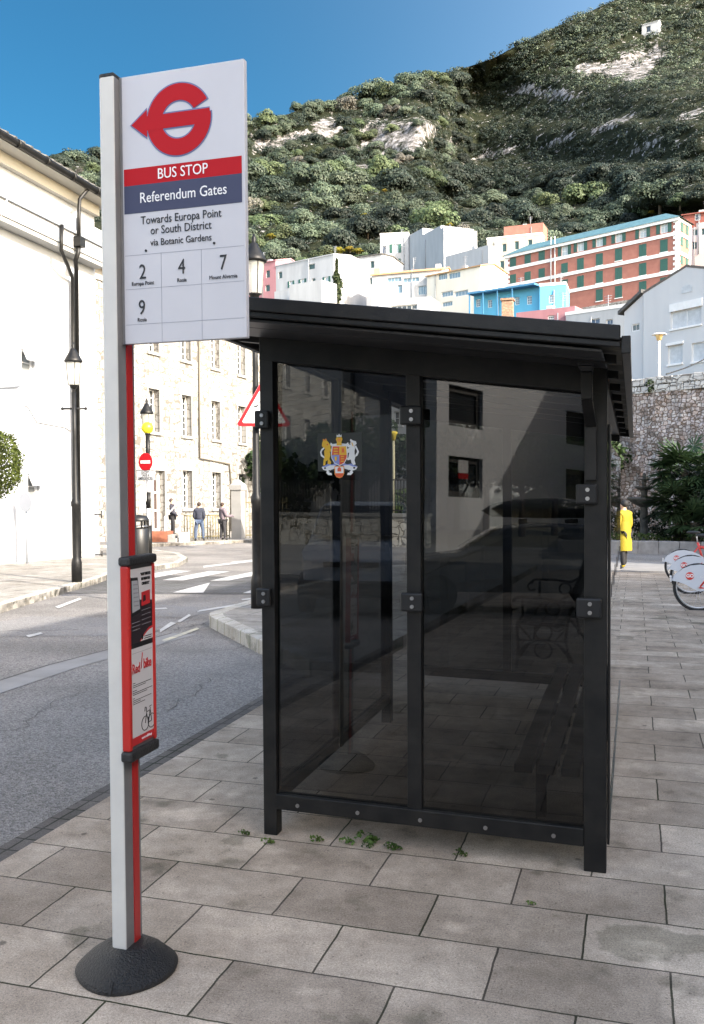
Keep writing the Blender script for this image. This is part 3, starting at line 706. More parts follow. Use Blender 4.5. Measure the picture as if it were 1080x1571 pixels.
# coat of arms sticker on the near pane
def crest():
    cx, cz, s = -1.268, 1.735, .001765
    y0 = SY0 + .016 + TL * (cz - .185) / 2 - .004
    Y = (.78, .46, .03); W = (.75, .76, .78); Rd = (.72, .10, .035); Bl = (.22, .28, .62); Or = (.80, .30, .05)
    cols = {'y': mat("crest_gold", Y, .4), 'w': mat("crest_white", W, .4), 'r': mat("crest_red", Rd, .4), 'b': mat("crest_blue", Bl, .4), 'o': mat("crest_orange", Or, .4), 'k': M_ink}
    keys = list(cols); ms = [cols[k] for k in keys]
    q = MB(); lay = [0]
    def P(pts, c, mir=False):
        lay[0] += 1; d = lay[0] * .00012
        for sgn in ((1, -1) if mir else (1,)):
            pp = [(cx + sgn * px * s, y0 - d, cz + pz * s) for px, pz in pts]
            if sgn < 0: pp.reverse()
            q.prism(pp, (0, .0001, 0), keys.index(c))
    def el(x, z, rx, rz, c, n=12, mir=False): P([(x + rx * math.cos(2 * math.pi * k / n), z + rz * math.sin(2 * math.pi * k / n)) for k in range(n)], c, mir)
    P([(-2, 34), (-18, 32), (-23, 36), (-25, 30), (-15, 22), (15, 22), (25, 30), (23, 36), (18, 32), (2, 34)], 'w')          # mantling
    # ribbon with curls
    P([(-7, -14), (-20, -20), (-32, -18), (-40, -23), (-46, -24), (-43, -30), (-34, -31), (-28, -28), (-14, -28), (-9, -26)], 'b', True)
    P([(-12, -22), (-26, -22), (-36, -26), (-48, -26), (-44, -33), (-34, -36), (-36, -41), (-30, -47), (-20, -47), (-22, -41), (-28, -41), (-24, -34), (-12, -30)], 'w', True)
    el(-39, -29, 3, 2.5, 'k', 8, True); el(-27, -36, 2.5, 2, 'k', 8, True)
    # lion
    P([(-46, 36), (-43, 42), (-36, 43), (-30, 38), (-23, 28), (-24, 22), (-14, 9), (-18, 8), (-26, 14), (-24, 4), (-27, -6), (-22, -14), (-24, -20), (-32, -18), (-31, -8), (-37, -12), (-38, -22), (-44, -22), (-43, -10), (-40, 0), (-41, 14), (-38, 20), (-44, 24), (-47, 28)], 'y')
    P([(-41, -4), (-50, 2), (-52, 12), (-48, 20), (-42, 24), (-40, 21), (-46, 16), (-48, 11), (-46, 5), (-40, 0)], 'w')
    P([(-47, 8), (-45, 15), (-41, 17), (-42, 6)], 'k'); el(-32, 31, 2.2, 2.2, 'r', 8); P([(-45, 42), (-43, 46), (-39, 43), (-36, 47), (-33, 42), (-38, 40)], 'o')
    # unicorn
    P([(44, 38), (36, 40), (30, 44), (28, 40), (31, 36), (24, 30), (20, 26), (26, 22), (30, 24), (20, 18), (14, 10), (16, 6), (26, 10), (24, -2), (20, -6), (22, -10), (30, -8), (32, -16), (37, -22), (43, -20), (40, -10), (42, -2), (40, 8), (42, 16), (40, 26), (46, 32)], 'w')
    P([(41, -2), (48, 2), (52, 11), (48, 20), (44, 28), (40, 24), (46, 16), (47, 11), (43, 5)], 'w'); P([(43, 9), (45, 15), (42, 22), (40, 12)], 'k')
    P([(34, 36), (38, 26), (36, 25), (32, 34)], 'y'); el(28, 31, 1.8, 1.8, 'k', 8)
    # shield
    sx = [(-18, 26), (18, 26), (20, 8), (19, -4), (12, -16), (0, -22), (-12, -16), (-19, -4), (-20, 8)]
    P([(a * 1.12, b * 1.08) for a, b in sx], 'w')
    P([(-18, 26), (0, 26), (0, 4), (-20, 4)], 'r'); P([(0, 26), (18, 26), (20, 4), (0, 4)], 'y'); P([(0, 4), (20, 4), (19, -4), (12, -16), (0, -22)], 'r'); P([(0, 4), (-20, 4), (-19, -4), (-12, -16), (0, -22)], 'b')
    for z in (20, 13.5, 7): P([(-15, z + 1.6), (-4, z + 1.2), (-3, z - 1), (-15, z - 1.6)], 'y')
    for z in (0, -6, -12): P([(4, z + 1.3), (13, z + 1.2), (12, z - 1), (4, z - 1.2)], 'y')
    P([(5, 23), (14, 23), (14.5, 8), (5, 8)], 'o'); P([(8, 20), (12, 20), (12, 11), (8, 11)], 'r')
    P([(-13, 0), (-6, 0), (-7, -9), (-10, -12), (-12, -8)], 'y')
    # crown and crest on top
    P([(-7, 28), (7, 28), (6, 37), (9, 44), (6, 50), (0, 48), (-6, 50), (-9, 44), (-6, 37)], 'y'); el(0, 42, 5, 5, 'o', 10)
    P([(-7, 50), (-6, 56), (-3, 53), (0, 58), (3, 53), (6, 56), (7, 50)], 'w')
    # small castle shield below
    P([(-13, -24), (13, -24), (13, -44), (8, -52), (0, -55), (-8, -52), (-13, -44)], 'o'); P([(-11, -26), (11, -26), (11, -42), (-11, -42)], 'w'); P([(-11, -43), (11, -43), (9, -50), (0, -53), (-9, -50)], 'r')
    P([(-5, -38), (5, -38), (5, -30), (3.5, -30), (3.5, -28), (1.5, -28), (1.5, -26.5), (-1.5, -26.5), (-1.5, -28), (-3.5, -28), (-3.5, -30), (-5, -30)], 'r')
    c = q.build("coat_of_arms", ms, shelter, world=True); return c
crest()
q = MB(); cx, cz = -1.268, 1.735; yy = SY0 + .016 + TL * (cz - .185) / 2 - .0015
q.prism([(cx - .104, yy, cz - .106), (cx + .104, yy, cz - .106), (cx + .104, yy, cz + .106), (cx - .104, yy, cz + .106)], (0, .001, 0)); sh(q, "sticker_backing", mat("sticker_film", (.02, .026, .024), .3), 0)

# bench inside the shelter
bench = thing("slatted_bench", "dark slatted bench standing inside the bus shelter along its back panes", "bench", (-.33, 5.1, 0))
M_bench = mat("dark_stained_wood", (.035, .032, .03), .5, (.02, .018, .017), 14, bump=.15)
for k, x in enumerate((-.50, -.40, -.30, -.205)):
    q = MB(); q.box(x, x + .078, 3.97, 6.25, .355, .395); q.build("slat", M_bench, bench, world=True, bevel=.006)
for y in (4.43, 5.25, 6.12):
    q = MB(); q.box(-.48, -.19, y, y + .05, .315, .352); q.build("seat_bearer", M_black, bench, world=True)
    for x in (-.455, -.235):
        q = MB(); q.box(x, x + .05, y, y + .05, .001, .315); q.build("leg", M_black, bench, world=True, bevel=.004)
# iron park bench beyond the far end of the shelter
ib = thing("iron_bench", "cast iron park bench with scrolled end frames behind the far end of the shelter", "bench", (-.75, 8.9, gz(0, 8.9)))
def iron_end(y):
    q = MB(); r = .014
    def arc(cx, cz, R, a0, a1, n=14): return [(cx + R * math.cos(R_(a0 + (a1 - a0) * i / n)), y, cz + R * math.sin(R_(a0 + (a1 - a0) * i / n))) for i in range(n + 1)]
    q.tube([(-.30, y, .62), (-.25, y, .66), (-.05, y, .66), (.12, y, .64), (.22, y, .70), (.30, y, .86), (.33, y, 1.0)], r, 8)
    q.tube(arc(-.28, .585, .04, 60, 330), r * .8, 6); q.tube(arc(.06, .57, .06, 0, 360), r * .8, 6)
    q.tube(arc(-.02, .36, .075, 0, 360), r * .8, 6); q.tube(arc(-.02, .20, .075, 0, 360), r * .8, 6)
    q.tube([(-.26, y, .0), (-.24, y, .2), (-.25, y, .42), (-.2, y, .5), (-.2, y, .64)], r, 8)
    q.tube([(.28, y, .0), (.2, y, .16), (.17, y, .3), (.2, y, .5), (.24, y, .72)], r, 8)
    q.tube(arc(-.02, .06, .23, 10, 170), r, 8); q.tube([(-.25, y, .43), (.2, y, .41)], r, 8); q.tube([(-.24, y, .28), (.18, y, .28)], r * .8, 6)
    q.tube([(-.24, y, .42), (-.12, y, .28), (-.23, y, .12)], r * .8, 6); q.tube([(.19, y, .41), (.08, y, .28), (.2, y, .14)], r * .8, 6)
    return q
for y in (-.75, .75): iron_end(y).build("end_frame", M_black, ib)
for x, z, a in ((-.2, .44, 0), (-.09, .44, 0), (.02, .435, 0), (.13, .43, 0), (.235, .62, 1), (.265, .75, 1), (.30, .88, 1)):
    q = MB()
    if a: q.box(x - .012, x + .012, -.8, .8, z - .04, z + .04)
    else: q.box(x - .045, x + .045, -.8, .8, z - .012, z + .012)
    q.build("slat", M_bench, ib)

# ================================================================== bus stop post and sign
stop = thing("bus_stop_post", "white and grey bus stop post with a flag sign and a red framed poster case", "bus stop", (-1.60, 2.62, 0))
PX0, PX1, PY0, PY1 = -1.655, -1.597, 2.612, 2.714
M_pole = mat("pale_grey_enamel", (.60, .59, .55), .45, (.54, .53, .50), 6)
M_alu = mat("grey_aluminium", (.20, .20, .205), .5, (.17, .17, .175), 8, metal=.2)
prof = [(PX1, PY0), (PX1, PY1), (PX0 + .01, PY1), (PX0, PY1 - .012)] + [(PX0 + .016 * (1 - math.cos(a)), PY0 + .016 * (1 - math.sin(a))) for a in (0, .4, .8, 1.2, 1.57)]
ZT = 2.922
q = MB(); q.prism([(x, y, .055) for x, y in prof], (0, 0, ZT - .055)); q.build("pole", M_pole, stop, world=True, bevel=.002)
q = MB(); q.prism([((x - PX0) * 1.0 + PX0 - .001 * (x < PX0 + .02), y, ZT) for x, y in prof], (0, 0, .012)); q.build("pole_cap", M_blackmatt, stop, world=True, bevel=.003)
q = MB(); q.box(PX1, PX1 + .0015, PY0 + .003, PY1 - .002, .055, ZT - .002); q.build("pole_side", M_alu, stop, world=True)
q = MB(); q.box(PX1 + .0015, PX1 + .005, PY0 + .050, PY0 + .084, .055, 2.09); q.build("red_strip", mat("red_strip", (.42, .02, .02), .4), stop, world=True)
# flag
FX0, FX1, FZ0, FZ1, FY = PX1 + .012, -1.156, 2.072, 2.926, 2.640
q = MB(); q.box(FX0, FX1, FY, FY + .022, FZ0, FZ1); flag = q.build("flag_panel", mat("flag_white", (.52, .52, .55), .35, (.50, .50, .53), 5), stop, world=True, bevel=.002)
q = MB(); q.box(PX1 + .002, FX0, FY + .002, FY + .02, FZ0, FZ1); q.build("flag_bracket", M_alu, stop, world=True)
FW, FH = FX1 - FX0, FZ1 - FZ0
def fx(u): return FX0 + u * FW
def fzv(v): return FZ1 - v * FH
def band(name, u0, u1, v0, v1, m, d=.001):
    q = MB(); q.box(fx(u0), fx(u1), FY - d, FY - .0003, fzv(v1), fzv(v0)); o = q.build(name, m, flag, world=False); o.data.transform(root_inv(stop)); return o
band("red_band", .012, .975, .345, .408, M_red); band("slate_band", .012, .975, .408, .512, M_slate)
def flag_sub(o): o.parent = flag; return o
wm = mat("lettering_white", (.8, .8, .8), .4); km = M_ink
def ft(s, u, v, size, m, sx=1.0, bold=0.0):
    return text_mesh("lettering", s, size, m, stop, (fx(u), FY - .0016, fzv(v)), ROT_FRONT, sx=sx, bold=bold)
flag_sub(join_meshes("band_lettering", [ft("BUS STOP", .5, .377, .047, wm, .86), ft("Referendum Gates", .5, .459, .047, wm, .86)], stop, [wm]))
flag_sub(join_meshes("route_lettering", [ft("Towards Europa Point", .48, .543, .037, km, .84), ft("or South District", .48, .583, .037, km, .84), ft("via Botanic Gardens", .48, .628, .031, km, .86),
    ft("2", .16, .735, .067, km, .8), ft("Europa Point", .16, .776, .0175, km, .88), ft("4", .485, .728, .067, km, .8), ft("Rosia", .485, .775, .0175, km, .88), ft("7", .82, .725, .067, km, .8), ft("Mount Alvernia", .82, .775, .0175, km, .88),
    ft("9", .15, .868, .067, km, .8), ft("Rosia", .15, .912, .0175, km, .88)], stop, [km]))
# grid lines and the two little fixing screws
gm = mat("hairline_grey", (.30, .31, .36), .5)
q = MB()
for v in (.655, .690 + .10, .89, ):
    pass
for v in (.668, .795, .928): q.box(fx(.012), fx(.985), FY - .0006, FY, fzv(v) - .0008, fzv(v) + .0008)
for u in (.315, .645): q.box(fx(u) - .0008, fx(u) + .0008, FY - .0006, FY, FZ0, fzv(.668))
o = q.build("grid_lines", gm, flag); o.data.transform(root_inv(stop))
for u, v in ((.19, .655), (.75, .65)):
    q = MB(); q.tube([(fx(u), FY - .0003, fzv(v)), (fx(u), FY - .003, fzv(v))], .004, 10); o = q.build("screw", M_ink, flag); o.data.transform(root_inv(stop))
# roundel: a letter G whose bar is an arrow to the left
def roundel():
    q = MB(); cu, cv = fx(.475), fzv(.185); R, r = .112, .060
    def ring(a0, a1, n, R, r, y0, y1, m):
        for i in range(n):
            t0, t1 = R_(a0 + (a1 - a0) * i / n), R_(a0 + (a1 - a0) * (i + 1) / n)
            pts = [(cu + R * math.cos(t0), y0, cv + R * math.sin(t0)), (cu + R * math.cos(t1), y0, cv + R * math.sin(t1)), (cu + r * math.cos(t1), y0, cv + r * math.sin(t1)), (cu + r * math.cos(t0), y0, cv + r * math.sin(t0))]
            q.prism(pts, (0, y1 - y0, 0), m)
    for (dR, y0, y1, m) in ((.0045, FY - .0012, FY - .0004, 1), (0, FY - .0022, FY - .0013, 0)):
        ring(28 - dR * 500, 190, 34, R + dR, r - dR, y0, y1, m)
        ring(190, 366 + dR * 300, 36, R + dR, r - dR, y0, y1, m)
        h = .0225 + dR; xl = cu - .112; e = dR
        pts = [(cu - .168 - e * 1.3, cv), (xl + 0, cv + .043 + e * 1.6), (xl, cv + h), (cu + R - .004, cv + h), (cu + R - .001, cv - h), (xl, cv - h), (xl, cv - .043 - e * 1.6)]
        q.prism([(x, y0 - .0003, z) for x, z in pts], (0, y1 - y0, 0), m)
    o = q.build("roundel", [M_red, mat("roundel_outline", (.12, .14, .28), .4)], flag); o.data.transform(root_inv(stop))
roundel()
# poster case on the kerb-facing side of the post
CX0, CY0, CY1, CZ0, CZ1 = PX1 + .006, 2.605, 2.782, .745, 1.352
case = None
q = MB(); q.box(CX0 - .004, CX0 + .016, CY0 + .012, CY1 - .012, CZ0, CZ1); case = q.build("poster_case", mat("case_back", (.10, .10, .105), .5), stop, world=True)
def csub(q, name, m, bevel=0):
    o = q.build(name, m, case, bevel=bevel); o.data.transform(root_inv(stop)); return o
for (a, c) in ((CY0, CY0 + .020), (CY1 - .014, CY1)):
    q = MB(); q.box(CX0 - .006, CX0 + .025, a, c, CZ0, CZ1); csub(q, "red_rail", mat("red_case_rail", (.45, .02, .016), .4), .006)
for (a, c) in ((CZ0 - .035, CZ0), (CZ1, CZ1 + .030)):
    q = MB(); q.box(CX0 - .010, CX0 + .032, CY0 - .005, CY1 + .004, a, c); csub(q, "end_cap", M_blackmatt, .008)
PXF = CX0 + .018
py0, py1 = CY0 + .022, CY1 - .015
pw = py1 - py0
pap = mat("poster_paper", (.58, .56, .565), .3); drk = mat("poster_dark", (.03, .022, .026), .3); prd = mat("poster_red", (.50, .03, .035), .3); pph = mat("poster_phone", (.35, .36, .38), .3)
def pp(u, z): return (PXF, py0 + u * pw, z)
def flat(pts, m, d):
    q.prism([(PXF + d, py0 + u * pw, z) for u, z in pts], (-.0003, 0, 0), m)
zt, zm, zb = CZ1 - .012, 1.082, CZ0 + .012
q = MB(); pm = [pap, drk, prd, pph, M_ink, mat("poster_line", (.25, .24, .26), .4)]
flat([(0, zm), (1, zm), (1, zt), (0, zt)], 0, .001)                                  # upper sheet
flat([(0, zm + .012), (1, zm + .012), (1, zt - .115), (.42, zt - .105), (.36, zt - .04), (0, zt - .025)], 1, .0014)
flat([(.04, zt - .028), (.34, zt - .030), (.46, zt - .148), (.06, zt - .156)], 4, .0017); flat([(.06, zt - .038), (.33, zt - .040), (.43, zt - .136), (.08, zt - .144)], 3, .002)
for k in range(6): flat([(.12 + .008 * k, zt - .05 - .014 * k), (.33 + .01 * k, zt - .051 - .014 * k), (.33 + .01 * k, zt - .055 - .014 * k), (.12 + .008 * k, zt - .054 - .014 * k)], 5, .0023)
flat([(.50, zt - .082), (.90, zt - .078), (.90, zt - .124), (.50, zt - .128)], 2, .002)
flat([(.58, zt - .094), (.68, zt - .092), (.70, zt - .112), (.56, zt - .116)], 1, .0023)
for k in range(4): flat([(.50, zt - .142 - .016 * k), (.92, zt - .139 - .016 * k), (.92, zt - .1405 - .016 * k), (.50, zt - .1435 - .016 * k)], 5, .002)
for k in range(3): flat([(.06, zt - .178 - .012 * k), (.42, zt - .176 - .012 * k), (.42, zt - .1775 - .012 * k), (.06, zt - .1795 - .012 * k)], 5, .002)
flat([(.40 + .62 * (1 - math.cos(t)) / 1 * .5 if False else .40 + .6 * i / 8, zm + .014 + .042 * math.sin(math.pi * i / 16)) for i, t in enumerate([0] * 9)] + [(1.0, zm + .014)], 2, .0018)
flat([(.44 + .56 * i / 8, zm + .014 + .034 * math.sin(math.pi * i / 16)) for i in range(9)] + [(1.0, zm + .014)], 0, .0021)
flat([(.52 + .04 * math.cos(R_(30 * k)), zm + .026 + .009 * math.sin(R_(30 * k))) for k in range(12)], 4, .0024)
for k in range(2): flat([(.60, zm + .028 - .007 * k), (.95, zm + .028 - .007 * k), (.95, zm + .025 - .007 * k), (.60, zm + .025 - .007 * k)], 4, .0024)
flat([(0, zb), (1, zb), (1, zm - .004), (0, zm - .004)], 0, .001)                     # lower sheet
flat([(0, zm - .004), (1, zm - .004), (1, zm + .012), (0, zm + .012)], 4, .0012)
flat([(.04, zm - .020), (.96, zm - .020), (.96, zm - .0212), (.04, zm - .0212)], 5, .0014)
flat([(0, zb), (1, zb), (1, zb + .026), (0, zb + .026)], 2, .0014)
for k, (z, w) in enumerate(((.118, .12), (.125, .85), (.131, .6), (.143, .18), (.150, .9), (.156, .65), (.168, .08), (.175, .85), (.181, .35), (.187, .55))):
    flat([(.06, zm - z), (.06 + w, zm - z), (.06 + w, zm - z - .0022), (.06, zm - z - .0022)], 4, .0014)
o = q.build("poster", pm, case); o.data.transform(root_inv(stop))
mes = [text_mesh("poster_lettering", "Red", .046, prd, stop, (PXF + .002, py0 + .215 * pw, zm - .073), ROT_EAST, sx=.7, bold=.0008),
       text_mesh("poster_lettering", "bike", .046, prd, stop, (PXF + .002, py0 + .735 * pw, zm - .066), ROT_EAST, sx=.68, bold=.0008),
       text_mesh("poster_lettering", "/", .075, prd, stop, (PXF + .002, py0 + .475 * pw, zm - .055), ROT_EAST, sx=.6)]
for i, s in enumerate(("\u201cDON'T WAIT FOR", "BUS WHEN YOU", "CAN MEET IT.\u201d")):
    mes.append(text_mesh("poster_lettering", s, .0135, M_ink, stop, (PXF + .002, py0 + .70 * pw, zt - .022 - .016 * i), ROT_EAST, sx=.56, bold=.0003))
mes.append(text_mesh("poster_lettering", "www.redbike.gi", .013, wm, stop, (PXF + .002, py0 + .66 * pw, zb + .013), ROT_EAST, sx=.8))
o = join_meshes("poster_lettering", mes, case, [prd, M_ink, wm])
q = MB()                                                                                # printed bicycle
def bc(u, z): return (PXF + .0016, py0 + u * pw, zb + z)
for u in (.60, .90):
    c = bc(u, .058); q.tube([(c[0], c[1] + .0235 * math.cos(R_(15 * k)), c[2] + .0235 * math.sin(R_(15 * k))) for k in range(25)], .0014, 5)
for a, c in (((.60, .058), (.67, .094)), ((.67, .094), (.84, .096)), ((.67, .088), (.75, .056)), ((.75, .056), (.845, .104)), ((.75, .056), (.90, .058)), ((.90, .058), (.84, .096)), ((.80, .108), (.90, .110)), ((.67, .094), (.655, .110)), ((.655, .110), (.60, .112)), ((.60, .112), (.585, .098))):
    q.tube([bc(*a), bc(*c)], .0014, 5)
o = q.build("poster_bicycle", M_ink, case); o.data.transform(root_inv(stop))
# rubber foot with a ridge to the front
q = MB(); fc = Vector((-1.62, 2.655, 0)); n = 40
prof2 = [(.162, .0), (.166, .012), (.156, .022), (.124, .052), (.085, .078), (.062, .086)]
for (r, z) in prof2:
    for k in range(n):
        a = 2 * math.pi * k / n
        front = math.cos(a - R_(-76)); rr = r * (1 + .09 * max(front, 0) ** 6 + .02 * math.cos(2 * a)) 
        q.v.append((fc.x + rr * math.cos(a), fc.y + rr * math.sin(a), z))
for i in range(len(prof2) - 1):
    for k in range(n):
        k2 = (k + 1) % n; q.f.append((i * n + k, i * n + k2, (i + 1) * n + k2, (i + 1) * n + k)); q.m.append(0); q.sm.append(True)
q.f.append(tuple((len(prof2) - 1) * n + k for k in range(n))); q.m.append(0); q.sm.append(False)
fa = R_(-76)
q.bar((fc.x + .186 * math.cos(fa), fc.y + .186 * math.sin(fa), .012), (fc.x + .06 * math.cos(fa), fc.y + .06 * math.sin(fa), .088), .006, .006)
q.build("rubber_foot", mat("black_rubber", (.008, .008, .0085), .5, (.014, .014, .014), 60, bump=.7, bump_scale=140), stop, world=True)
# ================================================================== buildings
def wall_holes(q, W, z0, z1, holes, reveal, mw, mr, kx=0.0):
    """front wall in the local XZ plane (y = 0) with real openings and their reveals"""
    xs = sorted({0.0, W, *[h[0] for h in holes], *[h[1] for h in holes]})
    zs = sorted({z0, z1, *[h[2] for h in holes], *[h[3] for h in holes]})
    for i in range(len(xs) - 1):
        for j in range(len(zs) - 1):
            cx, cz = (xs[i] + xs[i + 1]) / 2, (zs[j] + zs[j + 1]) / 2
            if any(h[0] < cx < h[1] and h[2] < cz < h[3] for h in holes): continue
            q.poly([(xs[i], 0, zs[j]), (xs[i + 1], 0, zs[j]), (xs[i + 1], 0, zs[j + 1]), (xs[i], 0, zs[j + 1])], mw)
    for (a, b, c, d) in holes:
        r = reveal
        q.poly([(a, 0, c), (a, r, c), (a, r, d), (a, 0, d)], mr); q.poly([(b, 0, c), (b, 0, d), (b, r, d), (b, r, c)], mr)
        q.poly([(a, 0, d), (b, 0, d), (b, r, d), (a, r, d)], mr); q.poly([(a, 0, c), (a, r, c), (b, r, c), (b, 0, c)], mr)

def add_window(root, h, reveal, nx=2, nz=4, frame=None, glass=None, sill=None, shutters=None, fr=.05, mun=.025, k=0.0, shut_mat=None, name="window"):
    a, b, c, d = h; y = reveal
    q = MB()
    q.box(a, a + fr, y - .03, y + .02, c, d, 0); q.box(b - fr, b, y - .03, y + .02, c, d, 0)
    q.box(a + fr, b - fr, y - .03, y + .02, c, c + fr, 0); q.box(a + fr, b - fr, y - .03, y + .02, d - fr, d, 0)
    for i in range(1, nx):
        x = a + fr + (b - a - 2 * fr) * i / nx; q.box(x - mun / 2, x + mun / 2, y - .02, y + .012, c + fr, d - fr, 0)
    for j in range(1, nz):
        z = c + fr + (d - c - 2 * fr) * j / nz; t = mun * (1.8 if j == nz // 2 and nz > 3 else 1)
        q.box(a + fr, b - fr, y - .024, y + .010, z - t / 2, z + t / 2, 0)
    w = q.build(name, frame or M_white, root)
    q = MB(); q.poly([(a, y + .015, c), (b, y + .015, c), (b, y + .015, d), (a, y + .015, d)], 0)
    q.build("pane", glass or M_glassdark, w)
    if sill:
        q = MB(); q.box(a - .08, b + .08, -.10, .06, c - .13, c + .002, 0); q.build("sill", sill, w)
    if shutters:
        q = MB(); sw = (b - a) / 2
        if shutters == 'open':
            q.box(a - sw, a - .01, -.05, -.005, c, d); q.box(b + .01, b + sw, -.05, -.005, c, d)
        else:
            q.box(a + .01, (a + b) / 2 - .008, -.03, .02, c + .01, d - .01); q.box((a + b) / 2 + .008, b - .01, -.03, .02, c + .01, d - .01)
        q.build("shutter", shut_mat or M_green, w)
    return w

class House:
    """a building whose front runs from A to B (seen left to right); local x along the front, y into the house"""
    def __init__(s, name, label, cat, A, B, z0, z1, depth, wall, trim=None, group=None, reveal=.12, k=0.0):
        A, B = Vector((A[0], A[1], 0)), Vector((B[0], B[1], 0)); d = B - A; s.W = d.length; s.rz = math.atan2(d.y, d.x)
        s.A = A; s.d = d / s.W; s.n = Vector((-s.d.y, s.d.x, 0)); s.z0, s.z1, s.depth, s.reveal, s.k = z0, z1, depth, reveal, k
        s.root = thing(name, label, cat, (A.x, A.y, 0), s.rz, group); s.wall, s.trim = wall, trim or M_white; s.holes = []; s.spec = []
    def loc(s, px, py, y=0.0):
        d = ray(px, py); o = s.A + s.n * y
        t = ((o - CAM).x * s.n.x + (o - CAM).y * s.n.y) / (d.x * s.n.x + d.y * s.n.y); P = CAM + d * t
        return ((P - s.A).dot(s.d), P.z)
    def rect(s, x0, y0, x1, y1, y=0.0):
        xm, ym = (x0 + x1) / 2, (y0 + y1) / 2
        a, b = s.loc(x0, ym, y)[0], s.loc(x1, ym, y)[0]; c, d = s.loc(xm, y1, y)[1], s.loc(xm, y0, y)[1]
        return (a, b, c, d)
    def win(s, x0, y0, x1, y1, **kw):
        h = s.rect(x0, y0, x1, y1); s.winl(*h, **kw)
    def winl(s, a, b, c, d, **kw):
        a, b = max(a, .02), min(b, s.W - .02); c, d = max(c, s.z0 + .02), min(d, s.z1 - .02)
        if b - a < .05 or d - c < .05: return
        s.holes.append((a, b, c, d)); s.spec.append(kw)
    def finish(s, roof=None, rh=1.5, over=.3, roofmat=None, left_z1=None):
        q = MB(); W, z0, z1, D = s.W, s.z0, s.z1, s.depth
        wall_holes(q, W, z0, z1, s.holes, s.reveal, 0, 1)
        q.poly([(0, D, z0), (0, D, z1), (0, 0, z1), (0, 0, z0)], 0); q.poly([(W, 0, z0), (W, 0, z1), (W, D, z1), (W, D, z0)], 0); q.poly([(W, D, z0), (W, D, z1), (0, D, z1), (0, D, z0)], 0)
        q.poly([(0, s.reveal + .05, z0), (W, s.reveal + .05, z0), (W, s.reveal + .05, z1), (0, s.reveal + .05, z1)], 2)
        if roof in (None, 'flat'): q.poly([(0, 0, z1), (W, 0, z1), (W, D, z1), (0, D, z1)], 0)
        if roof == 'gable_front': q.poly([(0, 0, z1), (W, 0, z1), (W / 2, 0, z1 + rh)], 0); q.poly([(0, D, z1), (W / 2, D, z1 + rh), (W, D, z1)], 0)
        if roof == 'gable': q.poly([(0, 0, z1), (0, D / 2, z1 + rh), (0, D, z1)], 0); q.poly([(W, 0, z1), (W, D, z1), (W, D / 2, z1 + rh)], 0)
        s.body = q.build("wall", [s.wall, s.wall, mat("dark_interior", (.015, .015, .016), .9)], s.root, fix=False)
        for h, kw in zip(s.holes, s.spec): add_window(s.root, h, s.reveal, **kw)
        o = over
        if roof == 'gable':
            q = MB(); t = .18
            for (ya, za, yb, zb) in ((-o, z1 - o * rh * 2 / D, D / 2, z1 + rh), (D + o, z1 - o * rh * 2 / D, D / 2, z1 + rh)):
                q.hexa([(-o, ya, za), (W + o, ya, za), (W + o, yb, zb), (-o, yb, zb), (-o, ya, za + t), (W + o, ya, za + t), (W + o, yb, zb + t), (-o, yb, zb + t)])
            q.build("roof", roofmat or M_tile, s.root)
        elif roof == 'gable_front':
            q = MB(); t = .18; dz = o * rh * 2 / W
            for (xa, xb) in ((-o, W / 2), (W + o, W / 2)):
                q.hexa([(xa, -o * .5, z1 - dz), (xa, D + o, z1 - dz), (xb, D + o, z1 + rh), (xb, -o * .5, z1 + rh), (xa, -o * .5, z1 - dz + t), (xa, D + o, z1 - dz + t), (xb, D + o, z1 + rh + t), (xb, -o * .5, z1 + rh + t)])
            q.build("roof", roofmat or M_tile, s.root)
        elif roof == 'hip':
            q = MB(); e = min(D / 2, W / 3)
            P = [(-o, -o, z1), (W + o, -o, z1), (W + o, D + o, z1), (-o, D + o, z1), (e, D / 2, z1 + rh), (W - e, D / 2, z1 + rh)]
            for f in ((0, 1, 5, 4), (1, 2, 5), (2, 3, 4, 5), (3, 0, 4)): q.poly([P[i] for i in f])
            q.poly([(-o, -o, z1 - .12), (-o, D + o, z1 - .12), (W + o, D + o, z1 - .12), (W + o, -o, z1 - .12)])
            for (a, b) in ((0, 1), (1, 2), (2, 3), (3, 0)):
                A, B = P[a], P[b]; q.poly([(A[0], A[1], z1 - .12), (B[0], B[1], z1 - .12), B, A])
            q.build("roof", roofmat or M_tile, s.root, fix=False)
        elif roof == 'flat':
            q = MB(); t = .25
            q.box(-.06, W + .06, -.06, t, z1 - .02, z1 + .35); q.box(-.06, W + .06, D - t, D + .06, z1 - .02, z1 + .35); q.box(-.06, t, t, D - t, z1 - .02, z1 + .35); q.box(W - t, W + .06, t, D - t, z1 - .02, z1 + .35)
            q.build("parapet", s.trim if s.trim else s.wall, s.root)
        return s
    def part(s, name, m, *boxes, bevel=0):
        q = MB()
        for b in boxes: q.box(*b)
        return q.build(name, m, s.root, bevel=bevel)

def shear(root, k, y0):
    """the street falls towards the back, and the courses of this building follow it"""
    rz = root.rotation_euler.z; sx, sy = math.sin(rz), math.cos(rz)
    for ch in root.children_recursive:
        if ch.type == 'MESH':
            for v in ch.data.vertices:
                wy = root.location.y + v.co.x * sx + v.co.y * sy
                v.co.z += k * (wy - y0)

